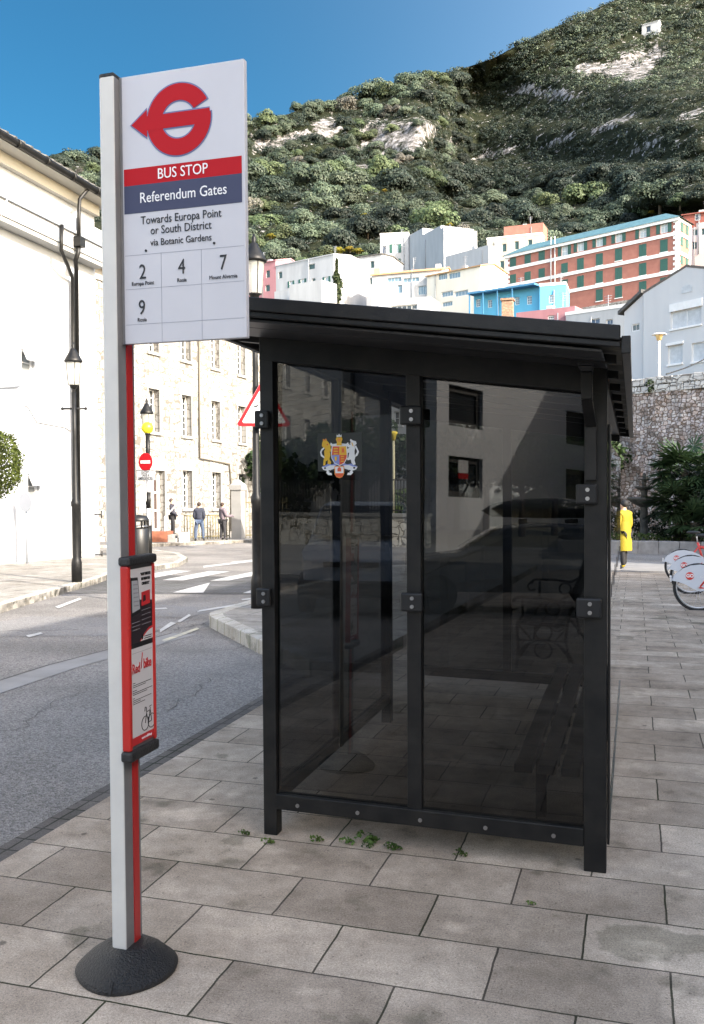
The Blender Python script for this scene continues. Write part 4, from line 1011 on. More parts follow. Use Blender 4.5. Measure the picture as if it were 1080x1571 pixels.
# ---- white building across the road (its long side faces the road)
w0, w1 = G(0, 878), G(148, 854)
XW = (w0.x + w1.x) / 2
YC = onx(148.5, 600, XW).y
KS = -.034
wb = House("white_building", "tall white rendered building across the road with black gutter and downpipes", "building", (XW, YC - 26), (XW, YC), -1.2, 9.9, 14, M_whitewall, reveal=.10)
def wloc(px, py, out=0.0):
    """point on the long wall: along, height with the fall of the street taken out"""
    P = onx(px, py, XW + out); return (P.y - (YC - 26), P.z - KS * (P.y - YC))
def wrect(x0, y0, x1, y1):
    return (wloc(x0, (y0 + y1) / 2)[0], wloc(x1, (y0 + y1) / 2)[0], wloc((x0 + x1) / 2, y1)[1], wloc((x0 + x1) / 2, y0)[1])
eave_z = wloc(152, 300, .55)[1]
wb.z1 = eave_z
wins = [wrect(33, 533, 52, 580), wrect(43, 727, 60, 766)]
for h in wins: wb.holes.append(h); wb.spec.append(dict(nx=1, nz=2, glass=mat("frosted_glass", (.20, .21, .21), .3), fr=.05))
wb.finish(roof=None)
W = wb.W; D = wb.depth
q = MB()                                                   # roof, soffit, gutter
q.poly([(-.5, -.62, eave_z + .12), (W + .35, -.62, eave_z + .12), (W - 5, D / 2, eave_z + 3.3), (5, D / 2, eave_z + 3.3)]); q.poly([(W + .35, -.62, eave_z + .12), (W + .35, D + .5, eave_z + .12), (W - 5, D / 2, eave_z + 3.3)])
q.poly([(W + .35, D + .5, eave_z + .12), (-.5, D + .5, eave_z + .12), (5, D / 2, eave_z + 3.3), (W - 5, D / 2, eave_z + 3.3)])
q.build("roof", M_darktile, wb.root, fix=False)
q = MB()
for i in range(70):
    x = W + .3 - .30 * i; q.tube([(x, -.62, eave_z + .14), (x - .0, .3, eave_z + .55)], .055, 6)
q.build("roof_tiles", M_darktile, wb.root)
wb.part("soffit", mat("cream_soffit", (.40, .38, .33), .8), (-.4, W + .32, -.58, -.0, eave_z - .05, eave_z + .07), (-.4, W + .02, -.16, .0, eave_z - .34, eave_z - .06))
q = MB(); q.tube([(-.5, -.65, eave_z + .03), (W + .35, -.65, eave_z + .03)], .085, 10); gut = q.build("gutter", M_black, wb.root)
for k in range(12):
    q = MB(); q.tube([(W - .9 - 1.1 * k, -.65, eave_z + .03), (W - .78 - 1.1 * k, -.65, eave_z + .03)], .1, 10); q.build("gutter_bracket", M_black, gut)
# two projecting string ledges with a metal gutter strip between them
def lz(py0, py1, out): return wloc(75, py0, out)[1], wloc(75, py1, out)[1]
za, zb_ = wloc(80, 314, .42)[1], wloc(80, 336, .42)[1]
zc_, zd_ = wloc(80, 340, .42)[1], wloc(80, 365, .42)[1]
ledge = wb.part("ledge", M_whitewall, (0, W - .05, -.42, 0, zb_, za), (0, W - .05, -.40, 0, zd_, zb_ - .09))
wb.part("ledge_gutter", M_grey, (0, W - .05, -.47, 0, zb_ - .088, zb_ - .002))
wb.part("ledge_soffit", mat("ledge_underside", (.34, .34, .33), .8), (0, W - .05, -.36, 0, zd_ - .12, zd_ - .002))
def wtube(name, pts, r, m=M_black, par=None):
    q = MB(); q.tube([(a, -o, z) for a, o, z in pts], r, 10); return q.build(name, m, par or wb.root)
def wp(px, py, o): a, z = wloc(px, py, o); return (a, o, z)
wtube("downpipe", [wp(137, 282, .62), wp(135, 290, .56), wp(122, 306, .52), wp(121, 330, .52), wp(121, 366, .52)], .05)
q = MB(); a, o, z = wp(121, 372, .5); q.box(a - .12, a + .12, -.62, -.42, z - .12, z + .14); q.build("hopper", M_black, wb.root)
a, z0_ = wloc(121, 860, .14)
wtube("downpipe", [wp(121, 372, .5), wp(120, 388, .5), wp(116, 399, .46), wp(117, 415, .14), wp(122, 872, .14)], .058)
wtube("downpipe", [wp(95, 345, .50), wp(94, 384, .50), wp(104, 408, .36), wp(111, 426, .14), wp(112, 520, .14), wp(117, 870, .12)], .048)
wtube("wall_cable", [wp(37, 621, .03), wp(43, 623, .03), wp(57, 647, .03), wp(100, 655, .03), wp(108, 661, .03)], .018, M_white)
wtube("wall_cable", [wp(37, 621, .03), wp(37, 729, .03)], .012, M_white)
wtube("wall_cable", [wp(12, 276, .5), wp(13, 300, .55), wp(2, 330, .5)], .02, M_white)
wtube("wall_rod", [wp(0, 594, .06), wp(30, 592.5, .06)], .02, M_grey)
a, z = wloc(90, 340)
for (px, py, wd, hh) in ((41.5, 558, .58, .32), (51, 737, .62, .42)):              # the two top-hung sashes stand open
    a0, z0_ = wloc(px, py, 0)
    q = MB(); c = Vector((a0, -.12, z0_)); up = Vector((0, -.30, -.62)).normalized()
    h = wins[0] if py < 600 else wins[1]; wdt = (h[1] - h[0]) / 2 - .02; hz = (h[3] - h[2]) * .23
    top = Vector(((h[0] + h[1]) / 2, -.02, h[3] - .03)); up = Vector((0, -.42, -.9)).normalized(); ax = Vector((1, 0, 0)); nn = ax.cross(up)
    L = hz * 2
    for (cc, sx_, sl) in ((top + up * .03, wdt, .03), (top + up * (L - .03), wdt, .03)): q.obox(cc, ax * sx_, up * sl, nn * .02)
    for sg in (-1, 1): q.obox(top + up * L / 2 + ax * sg * (wdt - .03), ax * .03, up * (L / 2 - .06), nn * .02)
    q.poly([top + up * .05 - ax * wdt * .9, top + up * .05 + ax * wdt * .9, top + up * (L - .05) + ax * wdt * .9, top + up * (L - .05) - ax * wdt * .9], 1)
    q.build("open_sash", [M_white, MATS["frosted_glass"]], wb.root)
q = MB()
for (px, py) in ((145, 789), (146, 851)):
    a, z = wloc(px, py); q.tube([(a, 0, z), (a, -.22, z)], .02, 6); q.tube([(a - .0, -.22, z - .1), (a, -.22, z + .1)], .02, 6)
q.build("wall_bracket", M_black, wb.root)
shear(wb.root, KS, YC)

# ---- rubble stone building at the far end of the road
HS = 6.0
p0 = at(300, 829, 44.0)
t = Vector((math.sin(R_(HS)), math.cos(R_(HS)), 0))
KS2 = -.027
A0 = Vector((p0.x, p0.y, 0)) - t * 7.5; B0 = Vector((p0.x, p0.y, 0)) + t * 34
M_rub = rubble_mat("pale_rubble", ((.27, .265, .255), (.30, .295, .285), (.245, .24, .225), (.285, .28, .27)), (.135, .125, .11), 2.5, .075, 1.25, .4, .10)
M_rubd = M_rub
M_dress = mat("dressed_stone", (.30, .293, .28), .85, (.26, .254, .24), 2.5, bump=.2)
sb = House("stone_building", "pale rubble stone building with rows of white sash windows in the sun", "building", A0, B0, -1.6, 11.6, 16, M_rub, trim=M_dress, reveal=.32)
def sloc(px, py):
    x, z = sb.loc(px, py); P = sb.A + sb.d * x; return (x, z - KS2 * (P.y - p0.y))
def srect(x0, y0, x1, y1):
    return (sloc(x0, (y0 + y1) / 2)[0], sloc(x1, (y0 + y1) / 2)[0], sloc((x0 + x1) / 2, y1)[1], sloc((x0 + x1) / 2, y0)[1])
cols = [srect(228, 598, 244, 656), srect(280, 607, 295, 669), srect(323, 617, 338, 673), srect(365, 625, 377, 678)]
rowM = (cols[1][2], cols[1][3]); rr = srect(281, 722, 296, 780); rowL = (rr[2], rr[3]); rr = srect(280, 490, 295, 554); rowT = (rr[2], rr[3])
cxs = [((c[0] + c[1]) / 2) for c in cols]; ww = cols[1][1] - cols[1][0]
step = (cxs[3] - cxs[0]) / 3
allx = [cxs[0] + step * i for i in range(-2, 16)]
doorx = sloc(243, 770)[0]
for i, x in enumerate(allx):
    for (c, d) in (rowT, rowM, rowL):
        if (c, d) == rowL and x < cxs[1] - .1: continue
        sb.winl(x - ww / 2, x + ww / 2, c, d, nx=3, nz=6, fr=.055, mun=.03, sill=M_dress)
dr = srect(234, 722, 253, 817)
sb.holes.append(dr); sb.spec.append(dict(nx=2, nz=3, fr=.16, mun=.08, glass=mat("dark_door", (.06, .04, .035), .6), name="entrance_door"))
sb.z1 = sloc(170, 414)[1]
sb.finish(roof='hip', rh=2.6, over=.5, roofmat=M_tile)
for h, w in zip(sb.holes, [o for o in sb.root.children if o.name.startswith(("window", "entrance_door"))]):   # dressed stone frames standing 3 cm proud
    a, b, c, d = h; w_ = .12; q = MB()
    q.box(a - .22, b + .22, -.03, .1, d, d + .55)
    q.box(b, b + .10, -.025, .1, c, d); q.box(a - .10, a, -.025, .1, c, d)
    q.build("stone_surround", M_dress, w)
sb.part("string_course", M_dress, (-.05, sb.W, -.06, .1, sb.z1 - .6, sb.z1 - .1), (-.06, .0, -.05, sb.depth, sb.z1 - .62, sb.z1 - .12))
q = MB()
def sp(px, py, o=.08): x, z = sloc(px, py); return (x, -o, z)
q.tube([sp(303, 500), sp(304.5, 703), sp(350, 712), sp(353, 745), sp(353, 826)], .045, 8); q.build("drainpipe", mat("stained_pipe", (.12, .105, .08), .7), sb.root)
q = MB(); x, z = sloc(219, 768); q.box(x - .25, x + .25, -.06, -.0, z - .55, z + .55); q.build("wall_plaque", M_white, sb.root)
shear(sb.root, KS2, p0.y)
SB_OUT = sb.d.cross(Vector((0, 0, 1)))                      # points out of the facade
def before(px, py_foot, D): p = at(px, py_foot, D); return p

# entrance steps and its rail, gate pillar, railings along the foot of the stone building
def boxthing(name, label, cat, parts, loc, rz=0, group=None, bevel=.004):
    r = thing(name, label, cat, loc, rz, group)
    for nm, m, boxes in parts:
        q = MB()
        for b in boxes: q.box(*b)
        q.build(nm, m, r, bevel=bevel)
    return r
FD = 43.0
pst = G(246, 831, .10); gzp = pst.z
boxthing("entrance_steps", "low red brick and pale stone steps before the entrance of the stone building", "steps",
         [("brick_step", mat("red_brick", (.30, .11, .06), .8, (.22, .08, .05), 6), [(-.40, .40, -.4, .4, 0, .40)]), ("stone_step", M_dress, [(.41, .72, -.4, .3, 0, .14), (.41, .60, -.4, .3, .141, .28)]), ("plinth", M_greywall, [(.78, 1.12, -.2, .2, 0, .36)])], pst, sb.rz - R_(72))
rl = thing("handrail", "thin white handrail beside the entrance steps of the stone building", "handrail", G(262, 831, .10))
q = MB(); q.tube([(-.25, 0, 0), (-.25, 0, .95), (.3, 0, 1.45), (.38, 0, 1.45), (.38, 0, .4)], .03, 8); q.build("rail", M_white, rl)
pil = G(366, 826.5, .10)
boxthing("gate_pillar", "square pale stone gate pillar with a pyramid cap at the foot of the stone building", "pillar", [("shaft", M_dress, [(-.22, .22, -.22, .22, 0, 2.02), (-.27, .27, -.27, .27, 2.03, 2.22)])], pil)
pr = [o for o in bpy.data.objects if o.name == "gate_pillar"][0]
q = MB(); q.lathe([(.37, 2.225), (.04, 2.46)], seg=4, rot=R_(45), smooth=False); q.build("cap", M_dress, pr)
M_ochre = mat("ochre_iron", (.20, .17, .09), .6)
def railing(name, label, a, b, h=1.15, n=12, m=M_ochre, group=None, z=None, spear=False):
    a, b = Vector(a), Vector(b); r = thing(name, label, "railing", a, 0, group); d = b - a
    q = MB(); q.tube([Vector((0, 0, h)), d + Vector((0, 0, h))], .03, 6); q.tube([Vector((0, 0, .12)), d + Vector((0, 0, .12))], .025, 6); q.build("rail", m, r)
    q = MB()
    for i in range(n + 1):
        p = d * i / n; q.tube([p, p + Vector((0, 0, h + (.22 if spear else 0)))], [.022, .022] if not spear else [.022, .012], 5)
    q.build("baluster", m, r)
railing("ramp_railing", "thin ochre ramp railing before the stone building behind the standing men", G(283, 829, .10), G(352, 826, .10), .98, 16)
railing("iron_railing", "tall spiked iron railing right of the stone gate pillar", G(377, 825.5, .10), G(440, 823, .10), 1.5, 10, spear=True)

# ================================================================== lamps and signs on posts
def lantern(q, z, s=1.0, m_iron=0):
    q.lathe([(.03 * s, z - .10 * s), (.075 * s, z - .06 * s), (.085 * s, z - .02 * s), (.12 * s, z)], seg=8, m=m_iron)
    q.lathe([(.165 * s, z + .50 * s), (.20 * s, z + .51 * s), (.205 * s, z + .54 * s), (.17 * s, z + .60 * s), (.09 * s, z + .74 * s), (.06 * s, z + .80 * s), (.03 * s, z + .82 * s), (.045 * s, z + .87 * s), (.012 * s, z + .96 * s)], seg=16, m=m_iron)
    for k in range(4):
        a = R_(45 + 90 * k); q.tube([(.118 * s * math.cos(a), .118 * s * math.sin(a), z), (.165 * s * math.cos(a), .165 * s * math.sin(a), z + .5 * s)], .008 * s, 5, m_iron)
def street_lamp(label, loc, H, s=1.0, r=.075, bars=True):
    t = thing("street_lamp", label, "street lamp", loc, 0, "old style street lamps")
    q = MB(); q.lathe([(r * 1.7, 0), (r * 1.7, .35), (r * 1.5, .40), (r * 1.25, .45), (r * 1.25, 1.35), (r * 1.5, 1.38), (r * 1.5, 1.44), (r, 1.5), (r * .72, H - .9), (r * .72, H - .12)], seg=16); q.build("post", M_black, t)
    if bars:
        q = MB(); q.tube([(-.20, -.06, H - .42), (.20, .06, H - .42)], .018, 8); q.ball((-.20, -.06, H - .42), .03, .03, .03, 8, 6); q.ball((.20, .06, H - .42), .03, .03, .03, 8, 6); q.build("ladder_bar", M_black, t)
    q = MB(); lantern(q, H, s); head = q.build("lantern_frame", M_black, t)
    q = MB(); b0 = len(q.v)
    for i, (rr_, zz_) in enumerate(((.116 * s, H + .005), (.163 * s, H + .5 * s))):
        for k in range(16): a = 2 * math.pi * k / 16; q.v.append((rr_ * math.cos(a), rr_ * math.sin(a), zz_))
    for k in range(16): q.f.append((k, (k + 1) % 16, 16 + (k + 1) % 16, 16 + k)); q.m.append(0); q.sm.append(True)
    q.build("lantern_glass", M_lampglass, head, fix=False)
    q = MB(); q.lathe([(.02 * s, H + .02), (.03 * s, H + .1), (.045 * s, H + .2 * s), (.05 * s, H + .34 * s), (.015 * s, H + .40 * s)], seg=10); q.build("bulb", mat("bulb_white", (.75, .74, .68), .5), head)
    return t
def lamp_at(label, px, py, pytop, s_px=None, **kw):
    p = G(px, py, .10) if kw.pop('raised', True) else G(px, py)
    D = (CR @ (p - CAM)).z; H = (py - pytop) / F * D
    return p, D, H
p, D, H = lamp_at("", 118, 893, 592)
street_lamp("black street lamp with a clear lantern on the pavement before the white building", p, H, .80, .055)
p2 = at(398.5, 945, 11.9); p2.z = gz(p2.x, p2.y) + .125; D2 = (CR @ (p2 - CAM)).z; H2 = (945 - 466) / F * D2
street_lamp("street lamp with a clear lantern rising above the shelter roof", (p2.x - .03, p2.y, p2.z), H2, .80, .05)
# warning triangle clamped to that lamp
ts = thing("warning_sign", "white warning triangle with red border and walking figure, half hidden by the shelter post", "road sign", (p2.x + .12, p2.y - .09, 0), R_(34))
zc = at(398, 624, D2).z
tri = lambda R, o: [(R * math.cos(R_(90 + 120 * k)) , o, zc + R * math.sin(R_(90 + 120 * k)) + .0) for k in range(3)]
def rtri(R, o, rc=.06):
    pts = []
    for k in range(3):
        a = R_(90 + 120 * k); cx_, cz_ = (R - 2 * rc) * math.cos(a), (R - 2 * rc) * math.sin(a)
        for j in range(-4, 5): pts.append((cx_ + rc * math.cos(a + R_(15 * j)), o, zc - .06 + cz_ + rc * math.sin(a + R_(15 * j))))
    return pts
SR = .42
q = MB(); q.prism(rtri(SR, -.012, .03), (0, .012, 0)); plate = q.build("plate", M_grey, ts)
q = MB(); q.prism(rtri(SR - .004, -.0145, .03), (0, .002, 0)); q.build("red_border", M_red, plate)
q = MB(); q.prism(rtri(SR - .085, -.017, .02), (0, .002, 0)); q.build("white_field", M_white, plate)
q = MB()
def fig(pts): q.prism([(x, -.0195, zc - .06 + z) for x, z in pts], (0, .002, 0))
fig([(-.045, .10), (-.02, .16), (.02, .15), (.035, .09), (.03, .0), (-.03, .0)]); fig([(.03, .0), (.0, .0), (.055, -.10), (.075, -.19), (.10, -.185), (.085, -.09)]); fig([(-.03, .0), (.01, .0), (-.05, -.1), (-.09, -.18), (-.11, -.165), (-.075, -.08)])
fig([(-.04, .12), (-.03, .14), (-.09, .06), (-.13, .05), (-.13, .03), (-.085, .035)]); fig([(.02, .13), (.03, .11), (.07, .05), (.11, .05), (.11, .07), (.08, .075)]); fig([(-.0 + .028 * math.cos(R_(30 * k)), .195 + .028 * math.sin(R_(30 * k))) for k in range(12)])
q.build("walking_figure", M_ink, plate)
q = MB(); q.tube([(.02, .09, zc + .2), (.02, .09, zc + .26)], .062, 10); q.tube([(.02, .09, zc - .22), (.02, .09, zc - .16)], .062, 10); q.box(-.02, .06, .0, .06, zc + .21, zc + .25); q.box(-.02, .06, .0, .06, zc - .21, zc - .17); q.build("clamp", M_grey, ts)

# belisha beacon, its no entry sign, plate, and the litter bin
pb = G(229, 851, .10); Db = (CR @ (pb - CAM)).z; up = lambda py: (851 - py) / F * Db
bc_ = thing("crossing_beacon", "black and white banded crossing beacon with a yellow globe on top", "beacon", pb)
q = MB(); zs_ = [0, up(806), up(780), up(755), up(735), up(716), up(668)]
for i, (a, b) in enumerate(zip(zs_, zs_[1:])):
    q.tube([(0, 0, a), (0, 0, b)], .085 if i == 0 else .062, 12, i % 2 if i < 5 else 0)
q.build("post", [M_black, M_white], bc_)
q = MB(); q.ball((0, 0, up(657)), .175, .175, .175, 20, 14); q.build("globe", mat("yellow_globe", (.80, .70, .03), .35), bc_)
q = MB(); q.lathe([(.05, up(668)), (.08, up(667)), (.08, up(665))], seg=12); q.build("collar", M_black, bc_)
ps = Vector((pb.x - .02, pb.y - .12, pb.z))
ne = thing("no_entry_sign", "red round no entry sign with a white bar on the beacon post", "road sign", ps, R_(-14))
zc2 = up(709); q = MB(); q.tube([(.0, 0, zc2), (.0, .02, zc2)], .265, 28); disc = q.build("disc", M_red, ne)
q = MB(); q.box(-.19, .19, -.006, -.0, zc2 - .045, zc2 + .045); q.build("white_bar", M_white, disc)
ep = thing("exception_plate", "small white plate with black words under the no entry sign", "road sign", (ps.x, ps.y, ps.z), R_(-14))
zc3 = up(729); q = MB(); q.box(-.36, .36, .0, .018, zc3 - .15, zc3 + .15); pl = q.build("plate", M_white, ep)
q = MB()
for b in ((-.36, .36, zc3 + .135, zc3 + .15), (-.36, .36, zc3 - .15, zc3 - .135), (-.36, -.345, zc3 - .135, zc3 + .135), (.345, .36, zc3 - .135, zc3 + .135)): q.box(b[0], b[1], -.004, 0, b[2], b[3])
q.build("plate_border", M_ink, pl)
mes = [text_mesh("lettering", s_, .10, M_ink, None, (0, -.004, zc3 + .075 - .085 * i), ROT_FRONT, sx=.9, bold=.002) for i, s_ in enumerate(("EXCEPT", "TAXIS &", "EMERGENCIES"))]
join_meshes("lettering", mes, pl, [M_ink])
pbin = G(213, 853, .10)
lb = thing("litter_bin", "black cylindrical litter bin beside the crossing beacon", "litter bin", pbin)
q = MB(); q.lathe([(.27, 0), (.29, .05), (.29, .78), (.27, .80)], seg=18); q.build("body", mat("bin_black", (.008, .0085, .009), .45), lb)
for k in range(6):
    q = MB(); a = R_(60 * k + 20); q.bar((.27 * math.cos(a), .27 * math.sin(a), .79), (.27 * math.cos(a), .27 * math.sin(a), 1.02), .08, .03); q.build("hood_support", M_black, lb)
q = MB(); q.lathe([(.30, 1.0), (.31, 1.04), (.24, 1.14), (.05, 1.18)], seg=18); q.build("hood", MATS["bin_black"], lb)
q = MB(); q.tube([(0, 0, .84), (0, 0, .87)], .285, 18); q.build("rim", M_steel, lb)
# black lantern head behind the beacon
pl2 = at(228, 836, 31.0)
t2 = street_lamp("street lamp with a black hooded lantern directly behind the yellow beacon globe", pl2, (836 - 662) / F * 31.0, 1.15, .06, bars=False)
# round sign seen from its grey back, standing against the white building
pg = onx(42, 871, XW + .5)
gs = thing("round_sign_back", "plain grey back of a round road sign on a thin post before the white building", "road sign", (pg.x, pg.y, pg.z))
Dg = (CR @ (pg - CAM)).z; hz = (871 - 770) / F * Dg
q = MB(); q.tube([(0, 0, 0), (0, 0, hz + .15)], .03, 10); q.build("post", M_grey, gs)
q = MB(); q.tube([(-.012, -.0, hz), (.012, 0.0, hz)], .24, 24); o = q.build("disc", mat("sign_back_grey", (.34, .36, .40), .5), gs)
for v in o.data.vertices: v.co = Matrix.Rotation(R_(-106), 3, 'Z') @ (v.co - Vector((0, 0, hz))) + Vector((.02, -.05, hz))

# ================================================================== people
def skin_mesh(name, verts, edges, radii, material, parent, root=0, sub=2):
    me = bpy.data.meshes.new(name); me.from_pydata(verts, edges, []); ob = bpy.data.objects.new("skin_source", me); COL.objects.link(ob)
    m = ob.modifiers.new("skin", 'SKIN'); m.use_smooth_shade = True
    for i, v in enumerate(me.skin_vertices[0].data):
        r = radii[i]; v.radius = r if isinstance(r, tuple) else (r, r); v.use_root = (i == root)
    s_ = ob.modifiers.new("sub", 'SUBSURF'); s_.levels = sub; s_.render_levels = sub
    bpy.context.view_layer.update()
    out = bpy.data.meshes.new_from_object(ob.evaluated_get(bpy.context.evaluated_depsgraph_get()))
    bpy.data.objects.remove(ob); bpy.data.meshes.remove(me); out.name = name; out.materials.clear(); out.materials.append(material)
    for p_ in out.polygons: p_.use_smooth = True
    return link_mesh(name, out, parent)
M_skin = mat("skin", (.50, .30, .21), .5)
def person(label, loc, rz, h=1.75, jacket=(.03, .03, .04), trousers=(.03, .035, .05), hair=(.02, .015, .012), group=None, coat=False, arms=((.25, 0, -.25), (.25, .05, -.28)), lean=0.0, stance=.11, bag=None, stepy=.05, shoes=(.03, .03, .03), hood=False, bend=((0, .08), (0, .08))):
    """stands at loc facing local +y; arms: elbow offsets are built from hang/bend pairs"""
    t = thing("person", label, "person", loc, rz, group); k = h / 1.75
    V = lambda x, y, z: (x * k, (y + lean * max(z - .9, 0)) * k, z * k)
    vs = [V(0, 0, .95), V(0, 0, 1.12), V(0, 0, 1.33), V(0, .0, 1.46), V(0, .01, 1.54), V(0, .02, 1.61), V(0, .015, 1.70)]
    ra = [(.15, .11), (.13, .10), (.16, .105), (.075, .07), (.055, .055), (.08, .092), (.065, .075)]
    ed = [(i, i + 1) for i in range(6)]
    def add(p_, r_, frm): vs.append(p_); ra.append(r_); ed.append((frm, len(vs) - 1)); return len(vs) - 1
    add(V(0, .115, 1.605), .014, 5)                                                   # nose
    add(V(.085, .015, 1.615), .014, 5); add(V(-.085, .015, 1.615), .014, 5)           # ears
    legs, armsj = [], []
    for sg, (bx, bf) in zip((1, -1), bend):
        hip = add(V(sg * .09, 0, .90), .095, 0); fy = stepy * sg
        kn = add(V(sg * stance * .95, fy * .7 + .02, .50), .062, hip); an = add(V(sg * stance, fy, .09), .042, kn); ft_ = add(V(sg * (stance + .03), fy + .15, .035), .036, an); legs.append((hip, kn, an, ft_))
        shd = add(V(sg * .175, 0, 1.41), .062, 3); el = add(V(sg * .235, bf * .4 - .02, 1.13), .045, shd)
        wr = add(V(sg * (.235 - bx), bf * 2.2, .90 + bf * 1.2), .030, el); pm_ = add(V(sg * (.232 - bx * 1.15), bf * 2.2 + .03, .83 + bf * 1.5), (.034, .018), wr)
        armsj.append((shd, el, wr, pm_))
        for f_ in range(4):
            b0 = vs[pm_]; o_ = (f_ - 1.5) * .018
            m1 = add((b0[0], b0[1] + o_ * k, b0[2] - .045 * k), .009, pm_); add((b0[0] - sg * .015 * k, b0[1] + o_ * k * 1.05 + .004, b0[2] - (.075 - .008 * abs(f_ - 1.5)) * k), .008, m1)
        b0 = vs[pm_]; add((b0[0] - sg * .01 * k, b0[1] + .05 * k, b0[2] - .02 * k), .009, pm_)
    rad = [tuple(q_ * k for q_ in r_) if isinstance(r_, tuple) else r_ * k for r_ in ra]
    body = skin_mesh("body", vs, ed, rad, M_skin, t)
    body.data.materials.append(mat("underclothes_%d" % int(jacket[0] * 999), jacket, .8))
    for p_ in body.data.polygons:                                                       # only head, neck and hands show skin
        c_ = p_.center
        if c_.z < 1.47 * k and not (abs(c_.x) > .17 * k and .55 * k < c_.z < .93 * k): p_.material_index = 1
    def cloth(name, idx_edges, grow, col, rough=.8, extra=None):
        ids = sorted({i for e_ in idx_edges for i in e_}); mp_ = {i: j for j, i in enumerate(ids)}
        vv = [vs[i] for i in ids]; rr_ = [tuple(a + grow for a in rad[i]) if isinstance(rad[i], tuple) else rad[i] + grow for i in ids]
        if extra: vv, rr_ = extra(ids, vv, rr_)
        return skin_mesh(name, vv, [(mp_[a], mp_[b]) for a, b in idx_edges], rr_, mat("cloth_%d_%d_%d" % tuple(int(c * 999) for c in col), col, rough, tuple(c * .75 for c in col), 30, bump=.15, bump_scale=25), t, root=mp_.get(0, 0))
    L_, R2 = legs
    cloth("trousers", [(0, L_[0]), (L_[0], L_[1]), (L_[1], L_[2]), (0, R2[0]), (R2[0], R2[1]), (R2[1], R2[2])], .022 * k, trousers)
    je = [(0, 1), (1, 2), (2, 3), (3, 4), (3, armsj[0][0]), (armsj[0][0], armsj[0][1]), (armsj[0][1], armsj[0][2]), (3, armsj[1][0]), (armsj[1][0], armsj[1][1]), (armsj[1][1], armsj[1][2])]
    cloth("jacket", je, .034 * k, jacket)
    for lg in legs: cloth("shoe", [(lg[2], lg[3])], .014 * k, shoes)
    q = MB(); c = V(0, .0, 1.655); q.ball((c[0], c[1] - .018 * k, c[2] + .026 * k), .094 * k, .100 * k, .098 * k, 16, 12); hr = q.build("hair", mat("hair_%d" % int(hair[0] * 999), hair, .7, tuple(c * .6 for c in hair), 60, bump=.4), t)
    q = MB()
    for sg in (1, -1): q.ball(V(sg * .032, .098, 1.635), .010 * k, .006 * k, .008 * k, 8, 6)
    q.build("eye", M_ink, t)
    if hood:
        q = MB(); c = V(0, -.07, 1.47); q.ball(c, .12 * k, .09 * k, .09 * k, 12, 8); q.build("hood", mat("cloth_%d_%d_%d" % tuple(int(x * 999) for x in jacket), jacket, .8), t)
    if coat:
        q = MB(); n = 20
        prof = [(.17, .125, 1.22), (.205, .155, 1.0), (.215, .17, .75), (.22, .18, .48)]
        b0 = len(q.v)
        for (rx, ry, z) in prof:
            for i in range(n):
                a = 2 * math.pi * i / n; q.v.append(V(rx * math.cos(a) * (1 + .03 * math.sin(5 * a)), ry * math.sin(a) - .01, z))
        for j in range(3):
            for i in range(n): q.f.append((j * n + i, j * n + (i + 1) % n, (j + 1) * n + (i + 1) % n, (j + 1) * n + i)); q.m.append(0); q.sm.append(True)
        q.build("coat_skirt", mat("cloth_%d_%d_%d" % tuple(int(x * 999) for x in jacket), jacket, .8), t, fix=False)
    return t
def stand(px, py, D=None, off=0.0):
    return at(px, py, D) if D else G(px, py, off)
hpx_ = lambda p_, n_: n_ / F * (CR @ (p_ - CAM)).z / .985
pp1 = G(265, 829, .10) + Vector((0, 0, .20)); person("person in a dark jacket and dark trousers standing on the step by the doorway", pp1, R_(-70), hpx_(pp1, 55), (.035, .035, .05), (.015, .015, .018), (.09, .06, .05), group="people before the stone building", lean=-.05, bend=((.02, .10), (.02, .08)))
pp2 = G(306, 830, .10); person("person in a navy jacket and blue jeans standing with legs apart, seen from behind", pp2, R_(20), hpx_(pp2, 58), (.03, .035, .055), (.06, .09, .15), (.05, .03, .02), group="people before the stone building", stance=.17, bend=((.10, .05), (.10, .05)))
pp3 = G(342, 828.5, .10); person("person in a mauve grey hooded top holding something small up before the chest", pp3, R_(-35), hpx_(pp3, 56), (.16, .13, .15), (.03, .03, .035), (.05, .03, .03), group="people before the stone building", stance=.09, bend=((.03, .20), (.03, .05)), hood=True)
ppy = G(957, 873); Dy = (CR @ (ppy - CAM)).z
person("person in a long yellow coat and black cap walking behind the shelter", ppy, R_(50), 103 / F * Dy / .985, (.32, .235, .012), (.012, .012, .014), (.01, .01, .012), coat=True, stepy=.08, shoes=(.05, .05, .05), bend=((.03, .05), (.03, .05)))
# ================================================================== planted bed, fountain, palms, retaining wall
def D_of(p): return (CR @ (Vector(p) - CAM)).z
rng = np.random.default_rng(11)
M_conc = mat("grey_stone_kerb", (.28, .27, .26), .85, (.2, .19, .185), 4, bump=.3)
pk = G(1000, 850)
pl_w = thing("planter_wall", "low grey stone kerb wall along the front of the palm bed", "low wall", (2.0, pk.y, gz(0, pk.y)))
q = MB()
for i in range(28): q.box(-4.4 + i * .62 + .005, -4.4 + (i + 1) * .62 - .005, -.02, .32, -.1, .40)
q.build("stone_course", M_conc, pl_w, bevel=.015)
fdist = pk.y + 2.6
fb = ony(988, 800, fdist); gzb = gz(0, fdist)
ft = thing("fountain", "dark weathered stone fountain with three tiers of bowls in the palm bed", "fountain", (fb.x, fdist, gzb)); Df = D_of((fb.x, fdist, gzb))
fzv2 = lambda py: at(988, py, Df).z - gzb
M_fst = mat("dark_weathered_stone", (.07, .065, .055), .85, (.03, .03, .026), 6, bump=.4)
pxm = Df / F
def tier(name, prof):
    q = MB(); q.lathe([(r * pxm, fzv2(py)) for r, py in prof], seg=24); return q.build(name, M_fst, ft)
